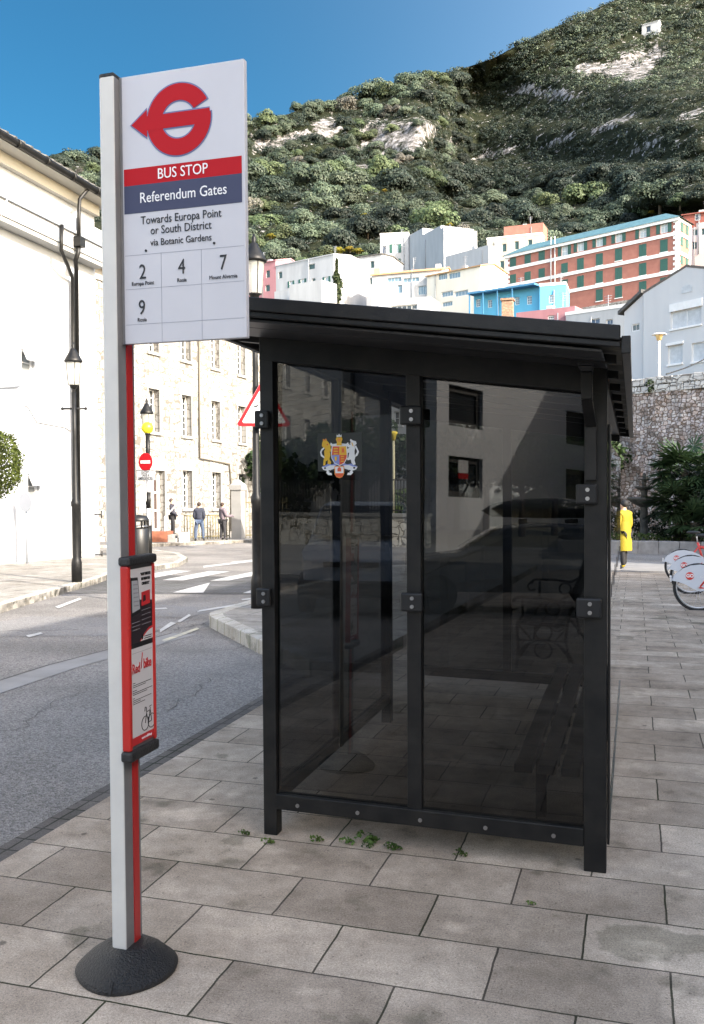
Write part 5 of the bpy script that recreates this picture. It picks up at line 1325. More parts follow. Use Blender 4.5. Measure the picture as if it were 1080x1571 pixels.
tier("pedestal", [(14, 838), (14, 833), (7, 829), (5.5, 805), (6.5, 796), (5, 780), (8, 776)])
tier("lower_bowl", [(6, 778), (14, 774), (23, 767), (25, 765), (25, 763), (5, 764)])
tier("stem", [(5, 764), (4.5, 757), (6, 752), (4, 750)])
tier("middle_bowl", [(4, 753), (9, 751), (14, 748), (15, 746), (3, 747)])
tier("upper_bowl", [(3, 747), (3.5, 740), (4, 737), (8, 735.5), (8.5, 734), (2.5, 735), (2.5, 731), (3, 728), (.5, 725)])

M_palm = leaf_mat("palm_leaf", (.022, .045, .018), (.05, .085, .035), trans=.12, rough=.45)
M_hedge = leaf_mat("dark_hedge_leaf", (.010, .022, .008), (.022, .042, .014), trans=.1)
def fan_palm(label, base, top_z, R, n=34, seed=0):
    rg = np.random.default_rng(seed); t = thing("fan_palm", label, "palm", base, 0, "fan palms in the bed"); H = top_z - base[2]
    q = MB(); q.tube([(0, 0, -.1), (.03, 0, H * .5), (0, .02, H * .96)], [.15, .13, .14], 10); q.build("trunk", M_bark, t)
    Q = []
    for i in range(n):
        az = rg.uniform(0, 2 * math.pi); el = math.asin(rg.uniform(-.55, .98)); d = np.array([math.cos(az) * math.cos(el), math.sin(az) * math.cos(el), math.sin(el)])
        L = R * rg.uniform(.42, .62); c = np.array([0, 0, H]) + d * L + np.array([0, 0, -.10 * L])
        side = np.cross(d, [0, 0, 1.0]); side /= np.linalg.norm(side) + 1e-6; up_ = np.cross(side, d)
        fr = R * rg.uniform(.45, .62)
        Q.append(np.array([c - d * L, c - d * L + side * .015, c + side * .012, c - side * .012]))
        for k in range(17):
            a = R_(-115 + 230 * k / 16) + rg.normal() * .04
            dl = d * math.cos(a) + side * math.sin(a) + up_ * (.10 + .10 * rg.normal()); dl[2] -= .22 * abs(math.sin(a)) + .1
            dl /= np.linalg.norm(dl); l = fr * (1 - .25 * abs(math.sin(a / 2.2))) * rg.uniform(.85, 1.1); wv = np.cross(dl, up_); wv /= np.linalg.norm(wv) + 1e-6
            w = .022 + .012 * R; m_ = c + dl * l * .55; tip = c + dl * l + np.array([0, 0, -.10 * l])
            Q.append(np.array([c, m_ + wv * w, tip, m_ - wv * w]))
    link_mesh("crown", quads_mesh("crown", np.array(Q), M_palm), t); return t
for i, (px, py, pyb, dd, rpx, nn, lab) in enumerate(((1052, 716, 838, 1.9, 58, 46, "tallest fan palm of the bed, its crown against the stone wall"), (1040, 772, 840, 1.3, 50, 46, "broad fan palm nearest to the fountain"), (1066, 800, 842, .7, 46, 44, "low fan palm at the front corner of the bed behind the bicycles"),
                                    (1110, 745, 838, 1.4, 66, 46, "large fan palm at the edge of the picture"))):
    y = pk.y + dd; c = ony(px, py, y); r = rpx * D_of(c) / F
    fan_palm("dark green " + lab, (c.x, y, gz(0, y)), c.z, r * 1.05, nn, 20 + i)
def leafy_block(name, label, cat, x0, x1, y0, y1, z0, z1, n, size, m, seed, group=None, kind=None):
    rg = np.random.default_rng(seed); o = thing(name, label, cat, ((x0 + x1) / 2, (y0 + y1) / 2, z0), 0, group)
    nx_ = max(2, int((x1 - x0) / .6)); cl = []
    for i in range(nx_):
        for k in range(2):
            cl.append(((i + .5) / nx_ * (x1 - x0) - (x1 - x0) / 2 + rg.normal() * .05, rg.normal() * .08, (z1 - z0) * (.3 + .42 * k) + rg.normal() * .05, .42, (y1 - y0) * .5, (z1 - z0) * .34))
    link_mesh("foliage", quads_mesh("foliage", leaf_cloud(rg, cl, n, size), m), o)
    q = MB()
    for i in range(nx_): q.tube([((i + .5) / nx_ * (x1 - x0) - (x1 - x0) / 2, 0, -.05), ((i + .5) / nx_ * (x1 - x0) - (x1 - x0) / 2 + .05, 0, (z1 - z0) * .6)], .025, 5)
    q.build("stem", M_bark, o); return o
leafy_block("hedge", "dark clipped hedge behind the fountain and the yellow coated person", "hedge", -2.6, 3.4, pk.y + 3.2, pk.y + 4.0, gzb, at(990, 786, pk.y + 3.6).z, 260, .09, M_hedge, 3)
leafy_block("ground_shrubs", "low green shrubs along the inside of the grey planter kerb", "shrub", -1.6, 3.2, pk.y + .6, pk.y + 1.2, gzb + .1, gzb + .62, 120, .08, leaf_mat("shrub_leaf", (.03, .06, .015), (.07, .11, .03)), 4)

rw = [at(938, 700, 47), at(1200, 700, 40)]
wz0, wzt = -1.5, at(1020, 577, 44.5).z
M_wallr = rubble_mat("retaining_rubble", ((.50, .42, .40), (.60, .53, .51), (.32, .25, .22), (.54, .48, .45), (.66, .60, .57), (.44, .30, .24)), (.20, .15, .12), 4.6, .10, 1.2, 1.0, .5)
M_coping = rubble_mat("coping_stones", ((.52, .50, .47), (.62, .60, .57), (.44, .42, .40)), (.20, .18, .16), 1.7, .06, 2.2, .8, .35)
rt = House("retaining_wall", "high rough rubble retaining wall behind the palms with paler coping stones", "stone wall", (rw[0].x, rw[0].y), (rw[1].x, rw[1].y), wz0, wzt - .75, 1.2, M_wallr)
rt.finish(roof=None)
bm = bmesh.new(); bm.from_mesh(rt.body.data)
bmesh.ops.subdivide_edges(bm, edges=[e for e in bm.edges], cuts=30, use_grid_fill=True)
from mathutils import noise as mnoise
for v in bm.verts:
    if v.co.y < .1: v.co.y += .16 * mnoise.noise(v.co * .9) + .08 * mnoise.noise(v.co * 3.1)
bm.to_mesh(rt.body.data); bm.free()
q = MB(); x = 0; rg = random.Random(4)
for row in range(2):
    x = -.1
    while x < rt.W:
        w_ = rg.uniform(.55, 1.15); z = wzt - .75 + row * .38
        q.hexa([(x + .012, -.06 + rg.uniform(-.04, .03), z), (x + w_ - .012, -.06 + rg.uniform(-.04, .03), z), (x + w_ - .012, .9, z), (x + .012, .9, z), (x + .02, -.04, z + .36 + rg.uniform(-.02, .03)), (x + w_ - .02, -.04, z + .36 + rg.uniform(-.02, .03)), (x + w_ - .02, .9, z + .36), (x + .02, .9, z + .36)]); x += w_
q.build("coping", M_coping, rt.root, bevel=.03)
x, z = rt.loc(999, 590); o = link_mesh("wall_plant", quads_mesh("wall_plant", leaf_cloud(rng, [(0, 0, 0, .22, .15, .28), (.05, -.05, -.3, .15, .1, .2)], 90, .09), M_hedge)); o.location = rt.root.location + Matrix.Rotation(rt.rz, 3, 'Z') @ Vector((x, -.1, z)); tag(o, "small dark plant growing out of the coping of the retaining wall", "plant")

# white gabled house standing above the wall
gw = House("gabled_house", "white rendered gabled house with pale roller shutters above the retaining wall", "house", at(986.7, 560, 70)[:2], at(1121, 560, 63)[:2], wzt - 4, 8, 9, mat("bluish_white_render", (.56, .57, .58), .8, (.50, .51, .53), .5), reveal=.14)
apx, apz = gw.loc(1053, 409.7); lx_, lz_ = gw.loc(986.7, 451)
gw.z1 = lz_
M_shutpale = mat("pale_roller_shutter", (.42, .45, .48), .6, (.54, .57, .60), 3)
for r_ in ((1029, 474, 1076, 501), (1025, 529, 1047, 558), (1061, 525, 1084, 554), (1096, 474, 1112, 501)): gw.win(*r_, nx=2 if r_[2] - r_[0] > 30 else 1, nz=1, glass=M_shutpale, sill=M_white)
gw.W = (apx) * 2; gw.finish(roof='gable_front', rh=apz - lz_, over=.05, roofmat=mat("grey_brown_tile", (.14, .12, .11), .8, (.1, .09, .08), 4))
q = MB(); a, b, c, d = gw.rect(1046, 437, 1062, 449)
q.prism([(a, -.03, c), (b, -.03, c), (b, -.03, c + (d - c) * .6)] + [((a + b) / 2 + (b - a) / 2 * math.cos(R_(18 * k)), -.03, c + (d - c) * .6 + (d - c) * .4 * math.sin(R_(18 * k))) for k in range(1, 10)] + [(a, -.03, c + (d - c) * .6)], (0, .03, 0)); q.build("blind_arch_window", M_shutpale, gw.root)
a, b, c, d = gw.rect(1028, 462, 1078, 474); gw.part("shutter_box", M_white, (a, b, -.10, .0, c, d))
a, b, c, d = gw.rect(1023, 525, 1049, 529); gw.part("shutter_box", M_white, (a, b, -.12, .0, c, d))
# lower wing on its left
lw = House("lean_to_wing", "small white wing with a dark sloping roof edge at the side of the gabled house", "house wing", at(957.5, 560, 72)[:2], at(986.5, 560, 70.4)[:2], wzt - 4, 8, 7, MATS["bluish_white_render"], reveal=.1)
a, z = lw.loc(957.5, 479); lw.z1 = lw.loc(957.5, 479)[1]; lw.win(969, 497, 981, 508, nx=2, nz=1, fr=.07); lw.finish(roof=None)
x2, z2 = lw.loc(986.5, 452)
q = MB(); q.prism([(0, 0, lw.z1), (lw.W, 0, lw.z1), (lw.W, 0, z2)], (0, 6.9, 0)); q.build("gable_wall", MATS["bluish_white_render"], lw.root)
q = MB(); q.hexa([(-.45, -.25, lw.z1 - .15), (-.45, 7.2, lw.z1 - .15), (lw.W, 7.2, z2 + .12), (lw.W, -.25, z2 + .12), (-.45, -.25, lw.z1 + .12), (-.45, 7.2, lw.z1 + .12), (lw.W, 7.2, z2 + .4), (lw.W, -.25, z2 + .4)]); q.build("roof", M_darktile, lw.root)
# lamp above the wall
pm_ = at(1011, 574, 52); lt = thing("globe_lamp", "slim white lamp post with a flat cream lamp head above the retaining wall", "street lamp", (pm_.x, pm_.y, wzt - 1)); hh = at(1010, 521, 52).z - (wzt - 1)
q = MB(); q.tube([(0, 0, 0), (0, 0, hh)], .06, 8); q.build("post", M_white, lt)
q = MB(); q.lathe([(.12, hh - .05), (.20, hh + .22), (.24, hh + .25)], seg=14); q.build("lamp_shade", mat("cream_lamp", (.62, .46, .22), .5), lt)
q = MB(); q.lathe([(.40, hh + .25), (.42, hh + .29), (.30, hh + .34), (.05, hh + .36)], seg=16); q.build("lamp_cap", M_white, lt)
pa, pb2 = at(1022, 574, 55), at(1100, 540, 60)
q = MB(); q.tube([pa + (pb2 - pa) * i / 10 + Vector((0, 0, -.15 * math.sin(math.pi * i / 10))) for i in range(11)], .04, 6); tag(q.build("overhead_cable", M_black), "thick black cable hanging over the wall before the gabled house", "cable")

# ================================================================== hire bicycles
M_skirt = mat("frosted_skirt", (.60, .62, .66), .3)
M_tyre = mat("tyre_rubber", (.015, .015, .016), .7)
M_rim = mat("rim_alloy", (.62, .62, .63), .35, metal=.6)
M_bred = mat("bike_red", (.62, .05, .04), .35)
def bicycle(label, loc, rz, proto=None):
    t = thing("hire_bicycle", label, "bicycle", loc, rz, "red hire bicycles in the stand"); R = .325
    def wheel(x):
        q = MB(); q.tube([(x + R * math.cos(R_(10 * k)), 0, R + R * math.sin(R_(10 * k))) for k in range(37)], .021, 8); w = q.build("wheel", M_tyre, t)
        q = MB(); q.tube([(x + (R - .03) * math.cos(R_(10 * k)), 0, R + (R - .03) * math.sin(R_(10 * k))) for k in range(37)], .012, 6); q.build("rim", M_rim, w)
        q = MB()
        for k in range(18): q.tube([(x, .02 * (-1) ** k, R), (x + (R - .035) * math.cos(R_(20 * k)), 0, R + (R - .035) * math.sin(R_(20 * k)))], .0016, 3)
        q.tube([(x, -.05, R), (x, .05, R)], .022, 10); q.build("spokes", M_rim, w)
    wheel(.0); wheel(1.08)
    for sg in (-1, 1):                                                   # skirt guard over the rear wheel
        q = MB(); y = sg * .045
        pts = [(-.36, .42), (-.31, .51), (-.22, .59), (-.11, .64), (.02, .655), (.16, .63), (.30, .57), (.42, .49), (.44, .45), (.34, .40), (.22, .335), (.10, .29), (.02, .27), (-.08, .31), (-.18, .37), (-.29, .405)]
        q.prism([(x, y, z) for x, z in pts], (0, .004, 0)); sk = q.build("skirt_guard", M_skirt, t)
        if sg < 0:
            q = MB(); q.tube([(-.12, y - .004, .49), (-.12, y - .0005, .49)], .056, 20); q.build("badge", M_bred, sk)
            me = join_meshes("lettering", [text_mesh("lettering", "GO", .066, MATS["lettering_white"], None, (-.118, y - .005, .491), ROT_FRONT, bold=.003), text_mesh("lettering", "Gibi", .05, M_white, None, (.06, y - .003, .475), ROT_FRONT)], sk, [MATS["lettering_white"], M_white])
    q = MB(); q.box(-.385, -.36, -.05, .05, .40, .49); q.build("rear_reflector", mat("reflector_white", (.6, .6, .62), .2), t, bevel=.01)
    q = MB()
    for a, b, r in (((.0, .04, .325), (.42, .0, .30), .014), ((.0, -.04, .325), (.42, .0, .30), .014), ((.42, 0, .30), (.28, 0, .80), .022), ((.42, 0, .30), (.88, 0, .66), .034), ((.30, 0, .72), (.88, 0, .60), .028), ((.86, 0, .86), (.90, 0, .56), .028), ((.90, .05, .56), (1.08, .05, .325), .016), ((.90, -.05, .56), (1.08, -.05, .325), .016), ((.02, .05, .34), (.30, .02, .72), .012), ((.02, -.05, .34), (.30, -.02, .72), .012)):
        q.tube([a, b], r, 8)
    q.build("frame", M_bred, t)
    q = MB(); q.tube([(.28, 0, .80), (.25, 0, .98)], .014, 8); q.build("seat_post", M_rim, t)
    q = MB(); q.lathe([(.02, 0), (.09, .012), (.10, .04), (.06, .06)], (.20, 0, .97), 14, sx=1.35, sy=.85); q.build("saddle", M_blackmatt, t)
    q = MB(); q.tube([(.86, 0, .86), (.83, 0, 1.05), (.80, .12, 1.10), (.70, .30, 1.06)], .013, 8); q.tube([(.83, 0, 1.05), (.80, -.12, 1.10), (.70, -.30, 1.06)], .013, 8); q.build("handlebar", M_blackmatt, t)
    q = MB(); q.tube([(1.08 + .36 * math.cos(R_(20 + 10 * k)), 0, .325 + .36 * math.sin(R_(20 + 10 * k))) for k in range(14)], .02, 6); q.build("mudguard", M_skirt, t)
    q = MB(); q.tube([(.42, -.09, .30), (.42, .09, .30)], .02, 8); q.tube([(.42, -.08, .30), (.52, -.08, .16)], .01, 6); q.build("crank", M_rim, t)
    return t
b0 = G(1071, 936); bik = bicycle("nearest of the red hire bicycles with a frosted skirt guard over its rear wheel", b0, R_(4))
for (px, py, lab) in ((1060, 911, "middle one of the red hire bicycles with frosted skirt guards"), (1047, 894, "farthest of the red hire bicycles, its black saddle clear of the others")):
    c = copy_tree(bik); c.location = G(px, py); c["label"] = lab

# ================================================================== garden behind the square: wall, railing, trees, lamp, house
ga, gb = at(396, 829, 36), at(655, 833, 33)
M_gw = rubble_mat("garden_rubble", ((.55, .52, .47), (.62, .60, .55), (.48, .45, .40)), (.20, .18, .15), 2.6, .06, 1.3, .7, .3)
gh = House("garden_wall", "low sunlit rubble garden wall with flat coping beyond the road", "low wall", ga[:2], gb[:2], -1.4, at(600, 792, 34).z, .4, M_gw); gh.finish(roof=None)
gh.part("coping", M_dress, (-.05, gh.W + .05, -.06, .46, gh.z1 + .001, gh.z1 + .12))
railing("garden_railing", "black upright railing on top of the low garden wall", Vector((ga.x, ga.y + .2, gh.z1 + .1)), Vector((gb.x, gb.y + .2, gh.z1 + .1)), 1.25, 60, M_black)
M_ever = leaf_mat("evergreen_leaf", (.012, .028, .010), (.035, .06, .02), trans=.12)
M_bush = leaf_mat("bright_bush_leaf", (.05, .09, .02), (.12, .18, .05), trans=.3)
def garden_tree(label, base, H, R, seed, m=M_ever, group="dark evergreen trees in the garden", n=150, size=.22, trunk=.35):
    rg = np.random.default_rng(seed); t = thing("garden_tree", label, "tree", base, 0, group); cl = []
    for i in range(26):
        d = rg.normal(size=3); d /= np.linalg.norm(d); rr_ = rg.uniform(.35, .8)
        cl.append((d[0] * R * rr_, d[1] * R * rr_, H * (trunk + 1) / 2 + d[2] * H * (1 - trunk) / 2 * rr_, R * .36, R * .36, R * .3))
    link_mesh("crown", quads_mesh("crown", leaf_cloud(rg, cl, n, size), m), t)
    q = MB(); q.tube([(0, 0, -.3), (.06, .03, H * trunk), (0, 0, H * .7)], [.2, .15, .06], 8)
    for k in range(4):
        a = 1.6 * k + seed; q.tube([(.04, .02, H * (trunk - .05 + .06 * k)), (R * .5 * math.cos(a), R * .5 * math.sin(a), H * (trunk + .22 + .05 * k))], [.08, .03], 6)
    q.build("trunk", M_bark, t); return t
for i, (px, pyt, DD, R) in enumerate(((420, 672, 50, 2.7), (468, 668, 52, 2.9), (516, 655, 49, 2.9), (560, 640, 51, 3.0), (655, 650, 47, 2.7), (700, 660, 49, 2.8), (745, 640, 47, 2.8), (800, 660, 46, 2.7), (850, 650, 47, 2.7), (900, 660, 46, 2.5))):
    b_ = at(px, 825, DD); tz = at(px, pyt, DD).z
    garden_tree("dark evergreen tree in the garden beyond the road, seen through the shelter glass", (b_.x, b_.y, -1.3), tz + 1.3, R, 40 + i)
bp_ = at(613, 806, 36.5); garden_tree("bright leafy shrub behind the garden wall in the gap of the shelter panes", (bp_.x, bp_.y, -1.2), at(612, 744, 36.5).z + 1.2, .75, 60, M_bush, None, 60, .14, .4)
pl3 = at(604.5, 828, 35); pt = thing("yellow_lamp", "slim grey lamp post with a yellow cap seen through the shelter", "street lamp", (pl3.x, pl3.y, -1.0)); hh = at(604, 672, 35).z + 1.0
q = MB(); q.tube([(0, 0, 0), (0, 0, hh)], .05, 8); q.build("post", mat("weathered_yellow", (.45, .42, .28), .6), pt); q = MB(); q.lathe([(.07, hh - .1), (.12, hh + .12), (.16, hh + .16), (.16, hh + .22), (.05, hh + .26)], seg=12); q.build("lamp_head", mat("lamp_yellow", (.62, .48, .05), .5), pt)
gr = House("grey_house", "pale grey rendered house seen in the gap between the shelter panes", "house", at(560, 700, 58)[:2], at(700, 700, 52)[:2], -1.5, at(620, 600, 56).z, 9, mat("shaded_white_render", (.62, .63, .65), .85), reveal=.12)
gr.win(604, 631, 617, 652, nx=2, nz=2, sill=M_white); gr.win(640, 631, 655, 652, nx=2, nz=2, sill=M_white); gr.win(605, 690, 617, 712, nx=2, nz=2); gr.finish(roof='hip', rh=1.6, roofmat=M_darktile)
# clipped round street trees by the road
M_clip = leaf_mat("clipped_leaf", (.022, .036, .006), (.062, .082, .014), trans=.25)
def ball_tree(label, foot, zc, R, RZ, seed):
    rg = np.random.default_rng(seed); t = thing("clipped_tree", label, "tree", foot, 0, "clipped round street trees"); c = zc - foot[2]
    d = rg.normal(size=(7000, 3)); d /= np.linalg.norm(d, axis=1, keepdims=True); r = 1 + .07 * np.sin(d[:, :1] * 6 + 1) * np.sin(d[:, 1:2] * 5 + 2) + .04 * np.sin(d[:, 2:] * 11) + rg.normal(size=(7000, 1)) * .05
    P = d * np.array([R, R, RZ]) * r * rg.uniform(.9, 1.0, size=(7000, 1)) + np.array([0, 0, c])
    nn = d + rg.normal(size=d.shape) * .6; tt = np.cross(nn, rg.normal(size=d.shape)); tt /= np.linalg.norm(tt, axis=1, keepdims=True); bb = np.cross(nn, tt); bb /= np.linalg.norm(bb, axis=1, keepdims=True)
    s_ = .055 * R * rg.uniform(.6, 1.3, size=(7000, 1))
    link_mesh("crown", quads_mesh("crown", np.stack([P - tt * s_, P - bb * s_ * .6, P + tt * s_, P + bb * s_ * .6], 1), M_clip), t)
    q = MB(); q.tube([(0, 0, -.1), (0, 0, c - RZ * .2)], [.075, .06], 8); q.build("trunk", M_bark, t)
cb = onx(-14, 711, XW + 1.9); Dc = D_of(cb); ball_tree("clipped round street tree before the white building, cut by the edge of the picture", (cb.x, cb.y, gz(0, cb.y)), cb.z, 44 / F * Dc, 54 / F * Dc, 1)
c2 = at(412, 700, 30); ball_tree("clipped round street tree partly hidden behind the shelter post", (c2.x, c2.y, gz(0, c2.y)), c2.z, 22 / F * 30, 40 / F * 30, 2)
# ================================================================== town on the slope
def hpt(px, py, D): p = at(px, py, D); return (p.x, p.y)
SH = dict(shutters='closed', frame=M_white, fr=.12, nx=1, nz=1)
def town(name, label, xl, xr, Dl, Dr, py_top, py_bot, wall, wins=(), roof=None, depth=8, rh=1.2, roofmat=None, style=None, xref=None, over=.25):
    xm = xl if xref is None else xref; Dm = Dl + (Dr - Dl) * (xm - xl) / (xr - xl)
    h = House(name, label, "house", hpt(xl, py_bot, Dl), hpt(xr, py_bot, Dr), at(xm, py_bot, Dm).z - 6, at(xm, py_top, Dm).z, depth, wall, reveal=.18)
    for w in wins:
        st = dict(style or dict(nx=2, nz=2, fr=.10, mun=.05)); r = w[:4]
        if len(w) > 4: st.update(w[4])
        h.win(*r, **st)
    return h.finish(roof=roof, rh=rh, over=over, roofmat=roofmat)
M_brick = mat("red_brick_wall", (.36, .15, .115), .85, (.30, .12, .095), 1.2, bump=.1, bump_scale=30)
OPEN = dict(shutters='open', nx=2, nz=2, fr=.12, mun=.06, glass=mat("pale_pane", (.42, .48, .5), .2), shut_mat=M_green)
CLO = dict(nx=1, nz=1, fr=.02, shutters='closed', shut_mat=M_green, sill=M_white)
# big brick barracks building
bk = House("brick_building", "long four storey red brick building with white string courses and green shutters", "building", hpt(776, 449, 166), hpt(1040, 413, 146), 0, 10, 5.5, M_brick, reveal=.18)
bl = lambda px, py: bk.loc(px, py)
zt = (bl(776, 393)[1] + bl(1038, 334)[1]) / 2
bk.z1 = zt; bk.z0 = bl(1040, 413)[1] - 22
def bz(px, py): return bl(px, py)[1]
KB = (bz(1038, 334) - bz(776, 393)) / bk.W            # courses follow the sloping perspective of the row
def fixz(px, py): x, z = bl(px, py); return z - KB * (x - bk.W / 2)
xs_w = [787, 809.5, 831, 866, 890.5, 919.5, 949, 986, 1018.5]
row_y = {0: [None, None, None, 385.5, 376.5, 369, 362.5, 355.5, 348], 1: [404, 399, 393.5, 412.5, 405, 398, 390.5, 384, 377], 2: [429.5, 425.5, 420.5, 438, 432, 425, 419.5, 413, 406.5], 3: [None, None, None, None, None, 452.5, 447.5, 441, 435]}
hpx = [11, 11, 12, 13, 13, 14, 14.5, 15.5, 16]
# rows as a stack of storeys of equal height
stor = []
for r_ in range(4):
    zz_ = [fixz(x, y) for x, y in zip(xs_w, row_y[r_]) if y]
    stor.append(sum(zz_) / len(zz_))
for r_ in range(4):
    for i, (x, y) in enumerate(zip(xs_w, row_y[r_])):
        if not y: continue
        X, z = bl(x, y); z -= KB * (X - bk.W / 2); w_ = .62 if r_ else .62; h_ = 1.0
        bk.winl(X - w_, X + w_, z - h_, z + h_, **(OPEN if r_ == 0 else CLO))
bk.finish(roof=None)
W, D = bk.W, bk.depth
zb1, zb2, zb3 = fixz(919, 383.5), fixz(919, 411), fixz(919, 438.5)
q = MB()
for z in (zb1, zb2, zb3): q.box(-.1, W + .1, -.14, .0, z - .28, z + .28)
q.box(-.25, W + .25, -.35, 0, bk.z1 - .5, bk.z1 + .05); q.box(W, W + .14, -.14, D, bk.z1 - .5, bk.z1)
for z in (zb1, zb2, zb3): q.box(W, W + .14, 0, D, z - .28, z + .28)
q.build("string_course", M_white, bk.root)
for cn in range(3):
    q = MB()
    for k in range(46):
        z = bk.z0 + 10 + k * .42
        if z > bk.z1 - .6: break
        w_ = .75 if k % 2 else .45
        if cn == 0: q.box(W - w_, W + .10, -.10, 0.0, z, z + .425); q.box(W, W + .10, 0.0, w_, z, z + .425)
        elif cn == 1: q.box(0, w_, -.10, 0, z, z + .425)
        else: q.box(W, W + .10, D - w_, D, z, z + .425)
    q.build("corner_quoins", M_white, bk.root)
q = MB(); P = [(-.5, -.5, bk.z1), (W + .5, -.5, bk.z1), (W + .5, D + .5, bk.z1), (-.5, D + .5, bk.z1), (3, D / 2, bk.z1 + 1.9), (W - 3, D / 2, bk.z1 + 1.9)]
for f in ((0, 1, 5, 4), (1, 2, 5), (2, 3, 4, 5), (3, 0, 4)): q.poly([P[i] for i in f])
q.build("roof", M_bluetile, bk.root, fix=False)
q = MB()
for px in (846, 852): X, z = bl(px, 400); q.tube([(X, -.2, z - 9), (X, -.2, bk.z1 + 1.5)], .10, 6)
q.build("vent_pipe", M_offwhite, bk.root)
for r_ in range(3):
    for yy in (1.6, 3.9):
        q = MB(); z = stor[r_]; q.box(W + .01, W + .06, yy - .45, yy + .45, z - .9, z + .9); q.build("end_shutter", M_green, bk.root)
bk.part("stone_base", rubble_mat("barracks_rubble", ((.30, .29, .28), (.38, .37, .35), (.24, .23, .22)), (.12, .11, .1), 1.3, .06, 1.6), (bl(868, 460)[0], W + .1, -.25, -.02, bk.z0, fixz(919, 468)))
def shear_local(root, k, x0):
    for ch in root.children_recursive:
        if ch.type == 'MESH' and not ch.data.get("sheared"):
            for v in ch.data.vertices: v.co.z += k * (v.co.x - x0)
            ch.data["sheared"] = 1
shear_local(bk.root, KB, bk.W / 2)

Wn = dict(nx=1, nz=1, fr=.04, glass=mat("dark_green_pane", (.02, .06, .06), .3), sill=None)
Op = dict(shutters='open', nx=2, nz=1, fr=.10, mun=.06, glass=MATS["pale_pane"])
town("pink_house", "pink rendered house at the foot of the slope behind the street lantern", 368, 423, 165, 160, 411, 452, M_pinkwall, [(408, 415, 414, 426), (407, 437, 414, 447)], 'gable', roofmat=M_pinkwall, style=Wn, rh=1.0, over=.15)
town("white_terrace", "long white terraced house with a small dormer gable, right of the pink house", 423.5, 512, 160, 152, 409, 457, M_offwhite, [(427, 417, 433, 427), (444, 431, 449, 441, Op), (461, 428, 467, 439, Op), (478.5, 427, 484, 437), (498, 424.5, 504, 434, Op), (473, 405, 483, 413)], 'gable', depth=9, style=Wn, rh=.6, roofmat=M_offwhite, over=.1)
dq = thing("low_annexe", "pair of low flat roofed white annexes before the white terrace", "annexe", at(421, 458, 150), 0)
M_ = at(421, 447, 150); N_ = at(514, 447, 143); d_ = N_ - M_
q = MB(); z0 = M_.z - 8
for (u0, u1, o_) in ((0, .56, 0), (.42, .94, -2.5)):
    A_, B_ = d_ * u0, d_ * u1; n_ = Vector((-d_.y, d_.x, 0)).normalized()
    A_ = A_ + n_ * o_; B_ = B_ + n_ * o_; z_ = .0
    q.hexa([(A_.x, A_.y, -8), (B_.x, B_.y, -8), (B_.x + n_.x * 4, B_.y + n_.y * 4, -8), (A_.x + n_.x * 4, A_.y + n_.y * 4, -8), (A_.x, A_.y, z_ + 1.1), (B_.x, B_.y, z_ + 1.1), (B_.x + n_.x * 4, B_.y + n_.y * 4, z_ + 1.1), (A_.x + n_.x * 4, A_.y + n_.y * 4, z_ + 1.1)])
q.build("wall", M_offwhite, dq)
town("white_cottage", "white house with a dark slate roof line, left of the tall white block", 524, 586, 172, 168, 399, 446, M_offwhite, [(531.5, 405, 537, 415.5), (549.5, 403, 556, 413.5), (568, 400.5, 574, 411), (532, 430, 539, 441), (549, 428, 557, 436.5, Op), (567, 426, 572, 436)], 'gable', depth=9, style=Wn, rh=.5, roofmat=M_darktile, over=.2)
town("tall_white_block", "tall white house front with dark blue windows and a blank white block beside it", 583.5, 627, 205, 204, 361, 420, M_whitewall, [(586.5, 377, 592, 389.5), (602, 374.5, 611, 388, Op), (584.5, 399, 591, 408, Op), (602, 397, 610.5, 407.5, Op)], 'flat', depth=9, style=dict(nx=2, nz=1, fr=.08, glass=mat("navy_pane", (.02, .035, .07), .3)))
a = House("blank_white_block", "blank white block with a stepped roof behind the tall white house", "house", hpt(627, 410, 204.5), hpt(681, 410, 190), at(650, 410, 200).z - 8, at(650, 365, 198).z, 8, M_whitewall); a.finish(roof=None)
a.part("roof_step", M_whitewall, (.02, a.W * .42, .02, 7.9, a.z1 + .01, a.z1 + 2.2)); a.part("roof_step", M_whitewall, (a.W * .42 + .02, a.W * .92, .02, 7.9, a.z1 + .01, a.z1 + .7))
town("white_wall_terrace", "low white terrace wall running between the white block and the cream house", 683, 750, 185, 176, 394, 420, M_whitewall, [], None, depth=2)
town("cream_tall_house", "cream house with dark shutters left of the brick building", 747, 831, 190, 186, 364, 446, M_creamwall, [(752.5, 376, 758, 388.5), (770.5, 374, 777, 386), (789.5, 370, 796, 382.5), (810, 367.5, 816.5, 379), (733, 406, 741, 418), (752.5, 403, 759.5, 416), (767, 400, 773.5, 413.5), (752, 431, 758, 442)], 'flat', depth=10, style=Wn, xref=790)
a = House("brick_roof_room", "brick coloured roof room on top of the cream house", "house", hpt(773, 360, 190), hpt(833, 360, 187), at(800, 366, 189).z - .2, at(800, 346, 189).z, 5, M_brick); a.finish(roof=None)
yh = town("orange_roof_house", "cream villa with a faded orange tiled roof and long blue windows", 571, 678, 150, 146, 419, 476, M_offwhite, [(594, 425.5, 616, 432.5), (618, 426, 643, 432.5), (610, 437, 617, 449.5, dict(nx=1, nz=1, fr=.04)), (641, 438.5, 657, 452)], 'gable', depth=8, rh=1.1, style=dict(nx=4, nz=1, fr=.06, glass=M_glassblue), roofmat=mat("faded_orange_tile", (.50, .30, .16), .8, (.40, .24, .13), 3), xref=620)
yh.part("chimney", mat("yellow_chimney", (.55, .45, .22), .8), (.2, 1.2, .4, 1.4, yh.z1 - 2.5, yh.z1 + 1.2))
